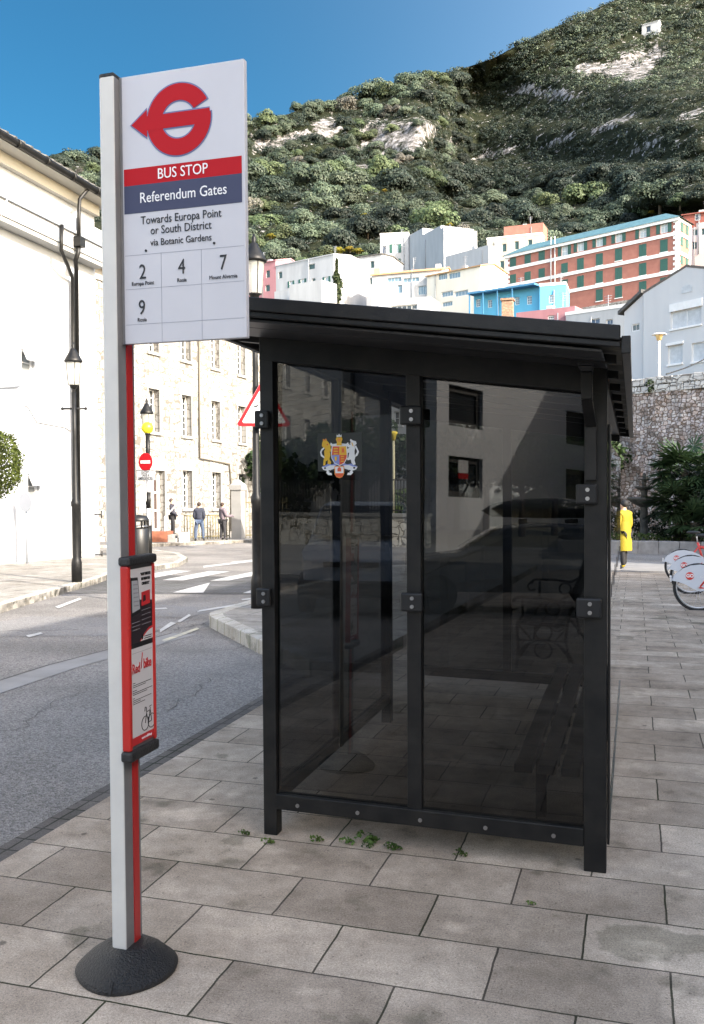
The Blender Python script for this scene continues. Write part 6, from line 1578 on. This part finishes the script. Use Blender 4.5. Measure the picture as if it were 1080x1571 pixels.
town("balcony_villa", "cream villa with glazed balconies beside the orange roofed house", 655, 737, 146, 139, 416, 478, mat("pale_cream_render", (.74, .70, .62), .85, (.68, .63, .54), .6), [(672, 420, 686, 429), (688, 418, 706, 427), (677, 447, 695, 455), (697, 446, 718, 454), (678, 463, 694, 470)], 'gable', depth=7, rh=.8, style=dict(nx=4, nz=1, fr=.07, glass=M_glassblue), roofmat=MATS["faded_orange_tile"], xref=700)
town("yellow_chimney_house", "white flat roofed house with dark railing posts just above the shelter roof", 570, 660, 128, 125, 462, 490, M_offwhite, [(600, 468, 640, 476, dict(nx=5, nz=1))], None, depth=5)
town("blue_house", "bright blue house wing with white windows below the brick building", 828, 868, 120, 119, 439.5, 492, M_bluewall, [(842, 452, 851, 465, dict(nx=2, nz=3, fr=.12, glass=M_glassblue))], 'flat', depth=6, style=Wn)
bh = town("blue_veranda", "long low blue house with a recessed veranda left of the blue wing", 727, 828, 127, 121, 453.5, 492, M_bluewall, [(730, 459, 737, 471, dict(nx=2, nz=3, fr=.1, glass=M_glassblue)), (748, 460, 755, 472), (770, 457, 777, 470), (790, 456, 797, 468), (808, 454, 816, 467)], None, depth=6, style=dict(nx=2, nz=3, fr=.08, glass=M_glassblue))
bh.part("veranda_roof", mat("deep_blue", (.05, .20, .36), .6), (-.1, bh.W, -1.6, -.01, bh.z1 - .1, bh.z1 + .15)); bh.part("veranda_post", MATS["deep_blue"], *[(x, x + .14, -1.55, -1.4, bh.z1 - 4, bh.z1 - .11) for x in (.1, 2.2, 4.4, 6.6)])
cbk = thing("chimney_stack", "old brick chimney stack before the blue house", "chimney", at(779, 484, 112)); q = MB(); w_ = 11 * 112 / F
q.box(-w_ * .75, w_ * .75, -.6, .6, -5, (484 - 462) / F * 112); q.box(-w_ * .9, w_ * .9, -.75, .75, (484 - 462) / F * 112 + .002, (484 - 459) / F * 112); q.build("shaft", rubble_mat("chimney_brick", ((.40, .24, .16), (.34, .19, .13), (.45, .32, .24)), (.2, .15, .12), 4, .06, 2), cbk)
town("pink_flat_house", "low pink and white house just above the shelter roof, right of the chimney", 792, 882, 108, 104, 480, 500, M_pinkwall, [(840, 484, 850, 493, dict(nx=3, nz=2, fr=.12))], None, depth=5)
town("white_flat_house", "low white flat roofed house at the right end of the shelter roof", 868, 962, 104, 99, 484, 510, M_whitewall, [(905, 489, 920, 497), (930, 490, 940, 498)], 'flat', depth=6, style=dict(nx=2, nz=1, fr=.07, glass=mat("navy_pane2", (.05, .09, .16), .3)))
town("red_roof_house", "pale house with a dark red upper storey at the right edge behind the brick building", 1056, 1130, 158, 154, 345, 440, mat("mauve_render", (.55, .47, .46), .85), [(1063, 352, 1070, 361), (1062, 371, 1069, 382), (1076, 350, 1084, 360)], None, depth=10, style=Wn)
a = House("red_upper_storey", "dark red upper storey on the pale house at the right edge", "house", hpt(1048, 340, 158), hpt(1130, 340, 154), at(1080, 346, 156).z, at(1080, 325, 156).z, 9, M_redroof); a.win(1066, 328, 1075, 338, nx=2, nz=2, fr=.1); a.finish(roof='gable', rh=1.0, roofmat=M_redroof)
hill_house = House("ridge_hut", "small white hut with a dark opening high on the wooded slope", "hut", hpt(984.5, 50, 527), hpt(1010, 50, 522), at(995, 50, 525).z - 10, at(995, 36, 525).z, 6, M_whitewall, reveal=.5)
hill_house.win(991, 40, 998, 49, nx=1, nz=1); hill_house.finish(roof='gable', rh=1.5, roofmat=M_offwhite)
# cypress beside the white terrace
def cypress(label, base, H, R, seed):
    rg = np.random.default_rng(seed); t = thing("cypress", label, "tree", base); cl = []
    for i in range(26):
        u = i / 25; r = R * (math.sin(math.pi * min(u * 1.15 + .12, 1)) ** .7) * .8; a = rg.uniform(0, 6.28); cl.append((math.cos(a) * r * .35, math.sin(a) * r * .35, u * H * .93 + .3, max(r, .15), max(r, .15), H * .07))
    link_mesh("crown", quads_mesh("crown", leaf_cloud(rg, cl, 60, R * .35), leaf_mat("cypress_leaf", (.02, .035, .015), (.07, .085, .04))), t)
    q = MB(); q.tube([(0, 0, -1), (0, 0, H * .3)], .15, 6); q.build("trunk", M_bark, t)
pc = at(517, 466, 148); cypress("narrow dark cypress before the gable of the white terrace", pc, 66 / F * 148, 10.5 / F * 148, 8)

rgc = random.Random(9)
for o in [o for o in bpy.data.objects if o.get("category") == "house" and o.location.y > 90]:
    wl = [c for c in o.children if c.name.startswith("wall")][0]; xs_ = [v.co.x for v in wl.data.vertices]; zs_ = [v.co.z for v in wl.data.vertices]; ys_ = [v.co.y for v in wl.data.vertices]
    w_, zt_, dp = max(xs_), max(zs_), max(ys_)
    q = MB(); x = w_ * rgc.uniform(.2, .8); q.tube([(x, dp * .5, zt_ - .5), (x, dp * .5, zt_ + 2.2)], .05, 5)
    for k in range(4): q.tube([(x - .45 + .06 * k, dp * .5, zt_ + 2.1 - .28 * k), (x + .45 - .06 * k, dp * .5, zt_ + 2.1 - .28 * k)], .03, 4)
    q.build("aerial", M_grey, o)
    q = MB(); x = w_ * rgc.uniform(.1, .9); q.box(x - .4, x + .4, dp * .6, dp * .6 + .7, zt_ - 1.2, zt_ + 1.0); q.build("chimney", M_offwhite, o)
    q = MB(); x = w_ * rgc.uniform(.05, .95); q.tube([(x, -.12, zt_ - .6), (x, -.12, zt_ - 8)], .07, 5); q.build("drainpipe", M_grey, o)

# ================================================================== hill
ridge = [(-900, 330), (-400, 300), (0, 262), (60, 244), (100, 232), (150, 238), (200, 232), (280, 222), (360, 196), (400, 182), (440, 176), (480, 160), (530, 152), (570, 152), (600, 130), (640, 118), (670, 122), (690, 110), (720, 102), (760, 88), (800, 66), (860, 38), (930, 6), (1000, -26), (1100, -70), (1300, -150), (1700, -230), (2300, -200)]
rx = np.array([r[0] for r in ridge], float); ry = np.array([r[1] for r in ridge], float)
def sstep(a, b, x): t = np.clip((x - a) / (b - a), 0, 1); return t * t * (3 - 2 * t)
def hill_D(px, py):
    """distance of the hillside seen at photo position (px, py)"""
    base = np.interp(py, [-260, -60, 60, 110, 180, 190, 245, 255, 320, 370, 430, 455, 480, 510, 560, 640, 780], [760, 600, 520, 470, 420, 395, 375, 345, 290, 250, 212, 192, 158, 116, 84, 66, 54])
    base = base + 30 * sstep(620, 460, px) * sstep(480, 560, py)
    base = base - 24 * sstep(560, 660, px) * (1 - sstep(660, 700, px)) * sstep(260, 240, py) * sstep(110, 150, py)
    gul = 125 * sstep(640, 735, px) * (1 - np.clip((px - 735) / 340, 0, 1)) * sstep(350, 290, py) * sstep(30, 165, py)
    near = -85 * sstep(760, 1060, px) * sstep(345, 300, py) * sstep(95, 150, py)
    left = -25 * sstep(420, 100, px)
    return base + gul + near + left
def hill_pts(px, py, D):
    x = (px - PCX) / F; y = (py - PCY) / F
    d = np.stack([x, y, np.ones_like(x)], -1) @ np.array(CR)          # rows = camera axes
    return np.array(CAM) + d * D[..., None]
NX, NY = 260, 190
pxs = np.linspace(-700, 1900, NX)
T = np.linspace(0, 1, NY)
gx_, gt = np.meshgrid(pxs, T, indexing='xy')
rt_ = np.interp(gx_, rx, ry)
gy = 780 + (rt_ - 780) * gt
gD = hill_D(gx_, gy)
nz_ = np.zeros_like(gD)
for i in range(NY):
    for j in range(NX):
        v_ = Vector((gx_[i, j] * .02, gy[i, j] * .03, 0))
        nz_[i, j] = mnoise.fractal(v_, 1.0, 2.0, 5)
gD = gD + nz_ * 7 * sstep(470, 420, gy)
P = hill_pts(gx_, gy, gD)
# shoulder behind the skyline so the hill has a back
back = P[-1].copy(); dirs = (back - np.array(CAM)); dirs[:, 2] = 0; dirs /= np.linalg.norm(dirs, axis=1, keepdims=True)
P = np.concatenate([P, (back + dirs * 60 - np.array([0, 0, 12]))[None], (back + dirs * 260 - np.array([0, 0, 120]))[None]])
NYY = NY + 2
def rock_mask(px, py):
    m = np.zeros_like(px)
    def blob(cx, cy, rx_, ry_, ang=0.0):
        a = R_(ang); dx, dy = px - cx, py - cy; u = (dx * math.cos(a) + dy * math.sin(a)) / rx_; v = (-dx * math.sin(a) + dy * math.cos(a)) / ry_
        return np.clip(1.25 - (u * u + v * v), 0, 1)
    for b in ((605, 212, 52, 26, -8), (575, 205, 25, 20, 0), (640, 208, 18, 30, 10), (498, 200, 28, 20, -15), (440, 215, 45, 11, -18), (405, 220, 20, 14, -25), (545, 232, 25, 10, 0), (555, 258, 28, 6, -5), (975, 100, 32, 28, -35), (940, 105, 25, 14, -10), (905, 105, 28, 12, -8), (855, 145, 40, 9, 5), (800, 138, 30, 7, -8), (1010, 80, 14, 16, 0), (765, 235, 30, 6, -14), (940, 190, 45, 6, -22), (1060, 175, 25, 6, -22), (860, 215, 30, 5, -20), (990, 225, 30, 5, -25), (690, 225, 12, 12, 0), (740, 240, 18, 5, -20), (655, 200, 14, 14, 0)):
        m = np.maximum(m, blob(*b))
    return m
rk = rock_mask(gx_, gy); rk = np.concatenate([rk, rk[-1:] * 0, rk[-1:] * 0])
me = bpy.data.meshes.new("hill"); V_ = P.reshape(-1, 3)
idx = np.arange(NYY * NX).reshape(NYY, NX)
Fq = np.stack([idx[:-1, :-1], idx[:-1, 1:], idx[1:, 1:], idx[1:, :-1]], -1).reshape(-1, 4)
me.from_pydata(V_.tolist(), [], Fq.tolist())
at_ = me.attributes.new("rock", 'FLOAT', 'POINT'); at_.data.foreach_set("value", rk.reshape(-1).astype(np.float32))
for p_ in me.polygons: p_.use_smooth = True
mh = bpy.data.materials.new("hillside"); mh.use_nodes = True; nt = mh.node_tree; b = nt.nodes["Principled BSDF"]; L = nt.links.new
tc = nd(nt, "ShaderNodeTexCoord"); n1 = nd(nt, "ShaderNodeTexNoise"); n1.inputs["Scale"].default_value = .12; n1.inputs["Detail"].default_value = 8; n1.inputs["Roughness"].default_value = .7; L(tc.outputs["Object"], n1.inputs["Vector"])
n2 = nd(nt, "ShaderNodeTexNoise"); n2.inputs["Scale"].default_value = .33; n2.inputs["Detail"].default_value = 8; n2.inputs["Roughness"].default_value = .72; L(tc.outputs["Object"], n2.inputs["Vector"])
r1 = nd(nt, "ShaderNodeValToRGB"); r1.color_ramp.elements[0].color = (.010, .015, .008, 1); r1.color_ramp.elements[1].color = (.035, .038, .022, 1); r1.color_ramp.elements[0].position = .4; r1.color_ramp.elements[1].position = .7; L(n1.outputs[0], r1.inputs[0])
r2 = nd(nt, "ShaderNodeValToRGB"); e = r2.color_ramp.elements; e[0].position = .36; e[0].color = (.05, .055, .04, 1); e[1].position = .60; e[1].color = (.34, .33, .335, 1); m_ = e.new(.50); m_.color = (.13, .125, .125, 1); L(n2.outputs[0], r2.inputs[0])
aa = nd(nt, "ShaderNodeAttribute", attribute_name="rock"); th = nd(nt, "ShaderNodeMath", operation='MULTIPLY_ADD'); th.inputs[1].default_value = 5.0; th.inputs[2].default_value = -2.65; L(n2.outputs[0], th.inputs[0])
sm = nd(nt, "ShaderNodeMath", operation='ADD'); L(aa.outputs["Fac"], sm.inputs[0]); L(th.outputs[0], sm.inputs[1])
rc = nd(nt, "ShaderNodeValToRGB"); rc.color_ramp.elements[0].position = .38; rc.color_ramp.elements[1].position = .48; L(sm.outputs[0], rc.inputs[0])
mx = nd(nt, "ShaderNodeMixRGB"); L(rc.outputs[0], mx.inputs[0]); L(r1.outputs[0], mx.inputs[1]); L(r2.outputs[0], mx.inputs[2]); L(mx.outputs[0], b.inputs["Base Color"]); b.inputs["Roughness"].default_value = .95; b.inputs["Specular IOR Level"].default_value = .1
bp = nd(nt, "ShaderNodeBump"); bp.inputs["Strength"].default_value = 1.0; bp.inputs["Distance"].default_value = 1.6; L(n2.outputs[0], bp.inputs["Height"]); L(bp.outputs[0], b.inputs["Normal"])
me.materials.append(mh); tag(link_mesh("hill", me), kind='structure')

# ---- trees on the slope
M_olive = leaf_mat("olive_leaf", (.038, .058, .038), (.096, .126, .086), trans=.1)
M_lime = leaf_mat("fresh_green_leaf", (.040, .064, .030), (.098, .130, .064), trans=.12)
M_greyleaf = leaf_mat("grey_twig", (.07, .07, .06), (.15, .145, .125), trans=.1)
M_dolive = leaf_mat("dark_shade_scrub_leaf", (.012, .021, .016), (.032, .045, .034), trans=.1)  # scrub leaf darkened; shade of hollow and crown gaps put into its colour
M_yel = leaf_mat("mimosa_leaf", (.12, .13, .02), (.34, .27, .03), trans=.2)
rgh = np.random.default_rng(77)
protos = []
def crown_quads(rg, n_cl, n_leaf, leaf):
    cl = []
    for i in range(n_cl):
        a = rg.uniform(0, 6.28); r = rg.uniform(0, .72) ** .6 * .8; z = rg.uniform(.25, .82) * (1.0 - .35 * r)
        cl.append((math.cos(a) * r, math.sin(a) * r, z, rg.uniform(.30, .46), rg.uniform(.30, .46), rg.uniform(.22, .34)))
    return leaf_cloud(rg, cl, n_leaf, leaf, out=.75, jit=.42, cen=(0, 0, .1), cw=.6)
def hill_proto(k, m):
    rg = np.random.default_rng(500 + k); Q = crown_quads(rg, 12, 420, .062); me = quads_mesh("hill_tree", Q, [m, M_bark])
    bm = bmesh.new(); bm.from_mesh(me)
    r = bmesh.ops.create_cone(bm, cap_ends=True, segments=6, radius1=.06, radius2=.03, depth=.75, matrix=Matrix.Translation((0, 0, .22)))
    for v in r['verts']:
        for f in v.link_faces: f.material_index = 1
    bm.to_mesh(me); bm.free(); return me
P_OL = [hill_proto(k, M_olive) for k in range(6)]; P_OL += [hill_proto(50, M_lime), hill_proto(51, M_greyleaf), hill_proto(52, M_lime)]; P_DK = [hill_proto(20 + k, M_dolive) for k in range(4)]; P_YE = [hill_proto(40, M_yel)]
spots = []
def try_spots(n, x0, x1, y0, y1, s0, s1, sep):
    for _ in range(n):
        px, py = rgh.uniform(x0, x1), rgh.uniform(y0, y1); r_ = np.interp(px, rx, ry)
        if py < r_ - 2: continue
        if rock_mask(np.array([px]), np.array([py]))[0] > .35 and rgh.uniform() > .08: continue
        s = rgh.uniform(s0, s1)
        if any((px - a) ** 2 + ((py - b_) * 1.5) ** 2 < (sep * (s + c)) ** 2 for a, b_, c in spots): continue
        spots.append((px, py, s))
try_spots(350, 470, 700, 116, 178, 34, 54, .27)           # trees along the rim of the cliff
try_spots(3500, 355, 1095, 268, 430, 40, 82, .26)          # big crowns above the town
try_spots(700, 360, 720, 150, 268, 24, 44, .30)
try_spots(300, 80, 170, 240, 330, 28, 48, .30)

spots.sort(key=lambda s: -s[2])
big = spots[:290]
roughy = lambda px, py: hill_pts(np.array([px]), np.array([py]), hill_D(np.array([px]), np.array([py])))[0]
for i, (px, py, s) in enumerate(big):
    Dd = float(hill_D(np.array([px]), np.array([py]))[0]); p_ = at(px, py, Dd); R = s * .5 * Dd / F
    dark = (px > 690 and py < 300) or rgh.uniform() < .22  # crowns in the hollow take its shade as darker leaf colour, others vary
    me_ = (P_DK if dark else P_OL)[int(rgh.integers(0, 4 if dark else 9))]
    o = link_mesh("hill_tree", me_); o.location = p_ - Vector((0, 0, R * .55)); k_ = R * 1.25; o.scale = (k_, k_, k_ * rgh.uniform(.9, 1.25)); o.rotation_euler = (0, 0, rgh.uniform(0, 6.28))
    tag(o, "rounded evergreen tree on the wooded hillside above the town", "tree", "trees on the hillside")
for (px, py, s) in ((520, 384, 20), (537, 382, 18), (508, 388, 16), (550, 385, 18), (472, 330, 14), (560, 330, 12), (728, 315, 12), (690, 345, 12), (1000, 130 + 195, 10), (416, 362, 16), (590, 292, 9)):
    Dd = float(hill_D(np.array([px]), np.array([py]))[0]) - 8; p_ = at(px, py, Dd); R = s * .5 * Dd / F
    o = link_mesh("mimosa_bush", P_YE[0]); o.location = p_ - Vector((0, 0, R * .5)); o.scale = (R * 1.2, R * 1.2, R * 1.0); tag(o, "yellow flowering bush on the lower hillside", "bush", "yellow bushes on the hillside")
# the rest of the scrub, one mass
def scrub(name, label, n, x0, x1, y0, y1, s0, s1, m, seed, leaves=70, leafs=.16, dens=None):
    rg = np.random.default_rng(seed); unit = [crown_quads(rg, 6, leaves // 6, leafs) for _ in range(5)]; Q = []
    px = rg.uniform(x0, x1, n); py = rg.uniform(y0, y1, n); rr_ = np.interp(px, rx, ry); ok = (py > rr_ + 1)
    mk = rock_mask(px, py); ok &= (mk < .3) | (rg.uniform(size=n) < .07)
    Dv = hill_D(px, py); Pv = hill_pts(px, py, Dv)
    for i in np.nonzero(ok)[0]:
        R = rg.uniform(s0, s1) * .5 * Dv[i] / F; a = rg.uniform(0, 6.28); c, s_ = math.cos(a), math.sin(a)
        U = unit[i % 5] * np.array([R, R, R * rg.uniform(.8, 1.2)]) * 1.2
        Q.append(U @ np.array([[c, s_, 0], [-s_, c, 0], [0, 0, 1]]) + Pv[i] - np.array([0, 0, R * .35]))
    o = link_mesh(name, quads_mesh(name, np.concatenate(Q), m)); tag(o, label, "scrub", kind='stuff')
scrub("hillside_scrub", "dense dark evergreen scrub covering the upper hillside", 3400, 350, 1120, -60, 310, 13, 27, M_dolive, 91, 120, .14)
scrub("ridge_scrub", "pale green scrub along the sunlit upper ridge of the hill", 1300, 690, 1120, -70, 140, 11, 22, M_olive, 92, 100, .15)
scrub("undergrowth", "green undergrowth between the trees on the lower hillside", 1100, 340, 1120, 250, 440, 14, 30, M_dolive, 93, 110, .14)
scrub("distant_scrub", "dark scrub on the hillside behind the white building", 500, 60, 360, 225, 400, 12, 26, M_dolive, 94, 60, .2)

# ================================================================== what the shelter glass mirrors: the street behind the camera
def van(loc, rz):
    t = thing("parked_van", "blue grey delivery van parked at the kerb, mirrored in the shelter glass", "van", loc, rz)      # front towards +y
    Mp = mat("van_paint", (.40, .48, .58), .25, spec=.6); w = .86
    prof = [(-2.1, .32), (-2.1, 1.55), (-2.0, 1.80), (.1, 1.80), (.35, 1.74), (1.05, 1.16), (1.85, 1.0), (2.02, .86), (2.06, .55), (2.04, .30)]
    q = MB(); n = len(prof); 
    secs = [(-w, .0), (-w * .9, .0), (w * .9, .0), (w, .0)]
    base = len(q.v)
    for (y, z) in prof:
        tp = 1 - .14 * max(0, (z - 1.0) / .8); fy = .86 if y > 2.0 else (.95 if y > 1.8 else 1.0)
        for xx in (-w, -w * .82, w * .82, w):
            edge = abs(xx) > w * .9
            q.v.append((xx * tp * fy, y - (.05 if edge and y > 1.5 else 0), z - (.05 if edge and z > 1.1 else 0)))
    for i in range(n - 1):
        for k in range(3): q.f.append((base + i * 4 + k, base + i * 4 + k + 1, base + (i + 1) * 4 + k + 1, base + (i + 1) * 4 + k)); q.m.append(0); q.sm.append(False)
    q.f.append(tuple(base + i * 4 for i in range(n))); q.m.append(0); q.sm.append(False); q.f.append(tuple(base + i * 4 + 3 for i in range(n))); q.m.append(0); q.sm.append(False)
    body = q.build("body", Mp, t, bevel=.03)
    q = MB(); q.poly([(-.66, .44, 1.70), (.66, .44, 1.70), (.74, 1.02, 1.22), (-.74, 1.02, 1.22)]); q.build("windscreen", M_glassdark, t, fix=False)
    for v in t.children[-1].data.vertices: v.co.y += .02; v.co.z += .02
    for sg in (-1, 1):
        q = MB(); q.hexa([(sg * .50, 1.98, .70), (sg * .80, 1.90, .68), (sg * .80, 1.6, .68), (sg * .5, 1.7, .7), (sg * .52, 1.96, .86), (sg * .80, 1.86, .95), (sg * .80, 1.6, .95), (sg * .52, 1.7, .86)]); q.build("headlight", mat("headlight_clear", (.55, .58, .6), .1), t)
        for v in t.children[-1].data.vertices: v.co.y += .07
        q = MB(); q.box(sg * .9 - .06, sg * .9 + .06, .62, .70, 1.06, 1.30); q.build("mirror", M_blackmatt, t, bevel=.02)
        q = MB(); q.poly([(sg * .83, -.3, 1.16), (sg * .83, .92, 1.16), (sg * .76, .36, 1.66), (sg * .76, -.3, 1.66)]); q.build("side_window", M_glassdark, t, fix=False)
        for v in t.children[-1].data.vertices: v.co.x += sg * .03
        for y in (-1.35, 1.3):
            q = MB(); q.tube([(sg * .70, y, .32), (sg * .90, y, .32)], .32, 20); wh = q.build("wheel", M_tyre, t); q = MB(); q.tube([(sg * .90, y, .32), (sg * .915, y, .32)], .2, 16); q.build("rim", M_rim, wh)
    q = MB(); q.box(-.42, .42, 2.03, 2.075, .76, .84); q.build("grille", M_blackmatt, t); q = MB(); q.box(-.82, .82, 1.9, 2.10, .30, .56); q.build("bumper", M_blackmatt, t, bevel=.04)
    q = MB(); q.prism([(-.10, 2.08, .90), (.10, 2.08, .90), (.08, 2.085, .74), (0, 2.085, .70), (-.08, 2.085, .74)], (0, .015, 0)); q.build("badge", M_rim, t)
    return t
van((-4.45, -7.4, 0), R_(-10))
def car(loc, rz):
    t = thing("parked_car", "grey estate car with a long roof box, mirrored in the shelter glass", "car", loc, rz); Mp = mat("car_paint", (.12, .125, .13), .25, spec=.6); w = .88
    prof = [(-2.1, .35), (-2.12, .75), (-2.0, .95), (-1.75, 1.40), (-.2, 1.46), (.25, 1.40), (.95, .98), (1.9, .85), (2.1, .65), (2.1, .35)]
    q = MB(); n = len(prof); base = 0
    for (y, z) in prof:
        tp = 1 - .2 * max(0, (z - .95) / .5)
        for xx in (-w, -w * .85, w * .85, w): q.v.append((xx * tp, y, z - (.04 if abs(xx) > w * .9 and z > .8 else 0)))
    for i in range(n - 1):
        for k in range(3): q.f.append((i * 4 + k, i * 4 + k + 1, (i + 1) * 4 + k + 1, (i + 1) * 4 + k)); q.m.append(0); q.sm.append(False)
    q.f.append(tuple(i * 4 for i in range(n))); q.m.append(0); q.sm.append(False); q.f.append(tuple(i * 4 + 3 for i in range(n))); q.m.append(0); q.sm.append(False)
    q.build("body", Mp, t, bevel=.03)
    for sg in (-1, 1):
        q = MB(); q.poly([(sg * .83, -1.6, 1.0), (sg * .83, .75, 1.0), (sg * .73, .2, 1.36), (sg * .73, -1.5, 1.36)]); q.build("side_window", M_glassdark, t, fix=False)
        for v in t.children[-1].data.vertices: v.co.x += sg * .03
        for y in (-1.3, 1.3): q = MB(); q.tube([(sg * .68, y, .31), (sg * .89, y, .31)], .31, 18); q.build("wheel", M_tyre, t)
    q = MB(); q.poly([(-.62, .33, 1.38), (.62, .33, 1.38), (.72, .93, 1.02), (-.72, .93, 1.02)]); q.build("windscreen", M_glassdark, t, fix=False)
    for v in t.children[-1].data.vertices: v.co.y += .02; v.co.z += .02
    for y in (-.9, -.1): q = MB(); q.box(-.6, .6, y - .02, y + .02, 1.45, 1.52); q.build("roof_bar", M_blackmatt, t)
    q = MB(); q.lathe([(.02, 0), (.30, .02), (.36, .12), (.30, .24), (.16, .32), (.02, .34)], (0, -.5, 1.53), 20, sx=.95, sy=3.0); tag(q.build("roof_box", mat("roof_box_grey", (.05, .05, .052), .5), t))
    return t
car((-1.9, -7.6, 0), R_(78))
mw = House("white_street_house", "white house with dark framed windows behind the photographer, mirrored in the right pane", "house", (-.95, -20.8), (-4.3, -12.5), -.3, 8.5, 8, mat("bright_white_render", (.80, .82, .84), .85, (.75, .77, .79), .6), reveal=.12)
MWF = mat("dark_window_frame", (.05, .05, .05), .5)
for (c, d) in ((3.7, 4.65), (2.05, 3.0)):
    for x in (mw.W - 2.0, mw.W - 8.0): mw.winl(x, x + 1.5, c, d, nx=1, nz=1, frame=MWF, fr=.14)
mw.finish(roof='flat')
q = MB(); wx = mw.W - 1.30; q.box(wx, wx + .42, -.03, -.01, 2.62, 2.92, 0); q.box(wx, wx + .42, -.03, -.01, 2.48, 2.615, 1); q.build('window_notice', [M_white, M_red], mw.root)
sh_b = House("stone_street_house", "sunlit stone house with a red upper band far behind, mirrored in the left pane", "house", (-16.6, -41), (-15.4, -27), -.3, 9.0, 8, rubble_mat("mirror_rubble", ((.5, .48, .44), (.58, .56, .52), (.44, .42, .38)), (.24, .22, .2), 2, .06, 1.3), reveal=.2)
sh_b.winl(8, 9.2, 3.4, 5.4, nx=2, nz=3); sh_b.winl(14, 15.2, 3.4, 5.4, nx=2, nz=3); sh_b.winl(20, 21.2, 3.4, 5.4, nx=2, nz=3); sh_b.finish(roof='flat'); sh_b.part("red_band", M_brick, (0, sh_b.W, -.1, -.01, 7.2, 8.5))
for i, (x, y, H, R) in enumerate(((-8.2, -15, 3.7, 2.2), (-9.8, -18, 4.2, 2.4), (-7.0, -19.5, 4.0, 2.0), (-11.5, -14, 3.6, 2.0))): garden_tree("dark round evergreen tree behind the parked van, mirrored in the left pane", (x, y, 0), H, R, 80 + i, group="evergreen trees mirrored in the glass", trunk=.25)
hc = House("side_street_house", "gabled cream house at the side of the street behind the photographer", "house", (3.2, -17.8), (3.2, -26.2), -.3, 5.6, 8, M_creamwall, reveal=.15)  # added out of view; its gable throws the diagonal shadow on the mirrored wall
for x in (1.2, 4.0, 6.6): hc.winl(x, x + 1.1, 1.2, 2.9, nx=2, nz=3, sill=M_white)
hc.finish(roof='gable_front', rh=4.6, over=.3, roofmat=M_tile)
# buildings along the right side of the square; they keep the sun off it
ha = House("square_side_building", "two storey cream building along the right side of the square", "building", (7.2, 17.6), (7.2, -16.5), -.8, 8.3, 3, M_creamwall, reveal=.2)
for i in range(10):
    for c in (1.2, 4.6): ha.winl(1.4 + 3.1 * i, 2.6 + 3.1 * i, c, c + 1.9, nx=2, nz=3, sill=M_white)
ha.finish(roof='flat')
hb = House("corner_building", "low cream building at the far right corner of the square", "building", (7.2, 46), (7.2, 22.3), -1.6, 5.2, 3, M_creamwall, reveal=.2)
for i in range(7): hb.winl(1.4 + 3.1 * i, 2.6 + 3.1 * i, 1.0, 3.0, nx=2, nz=3, sill=M_white)
hb.finish(roof='flat')
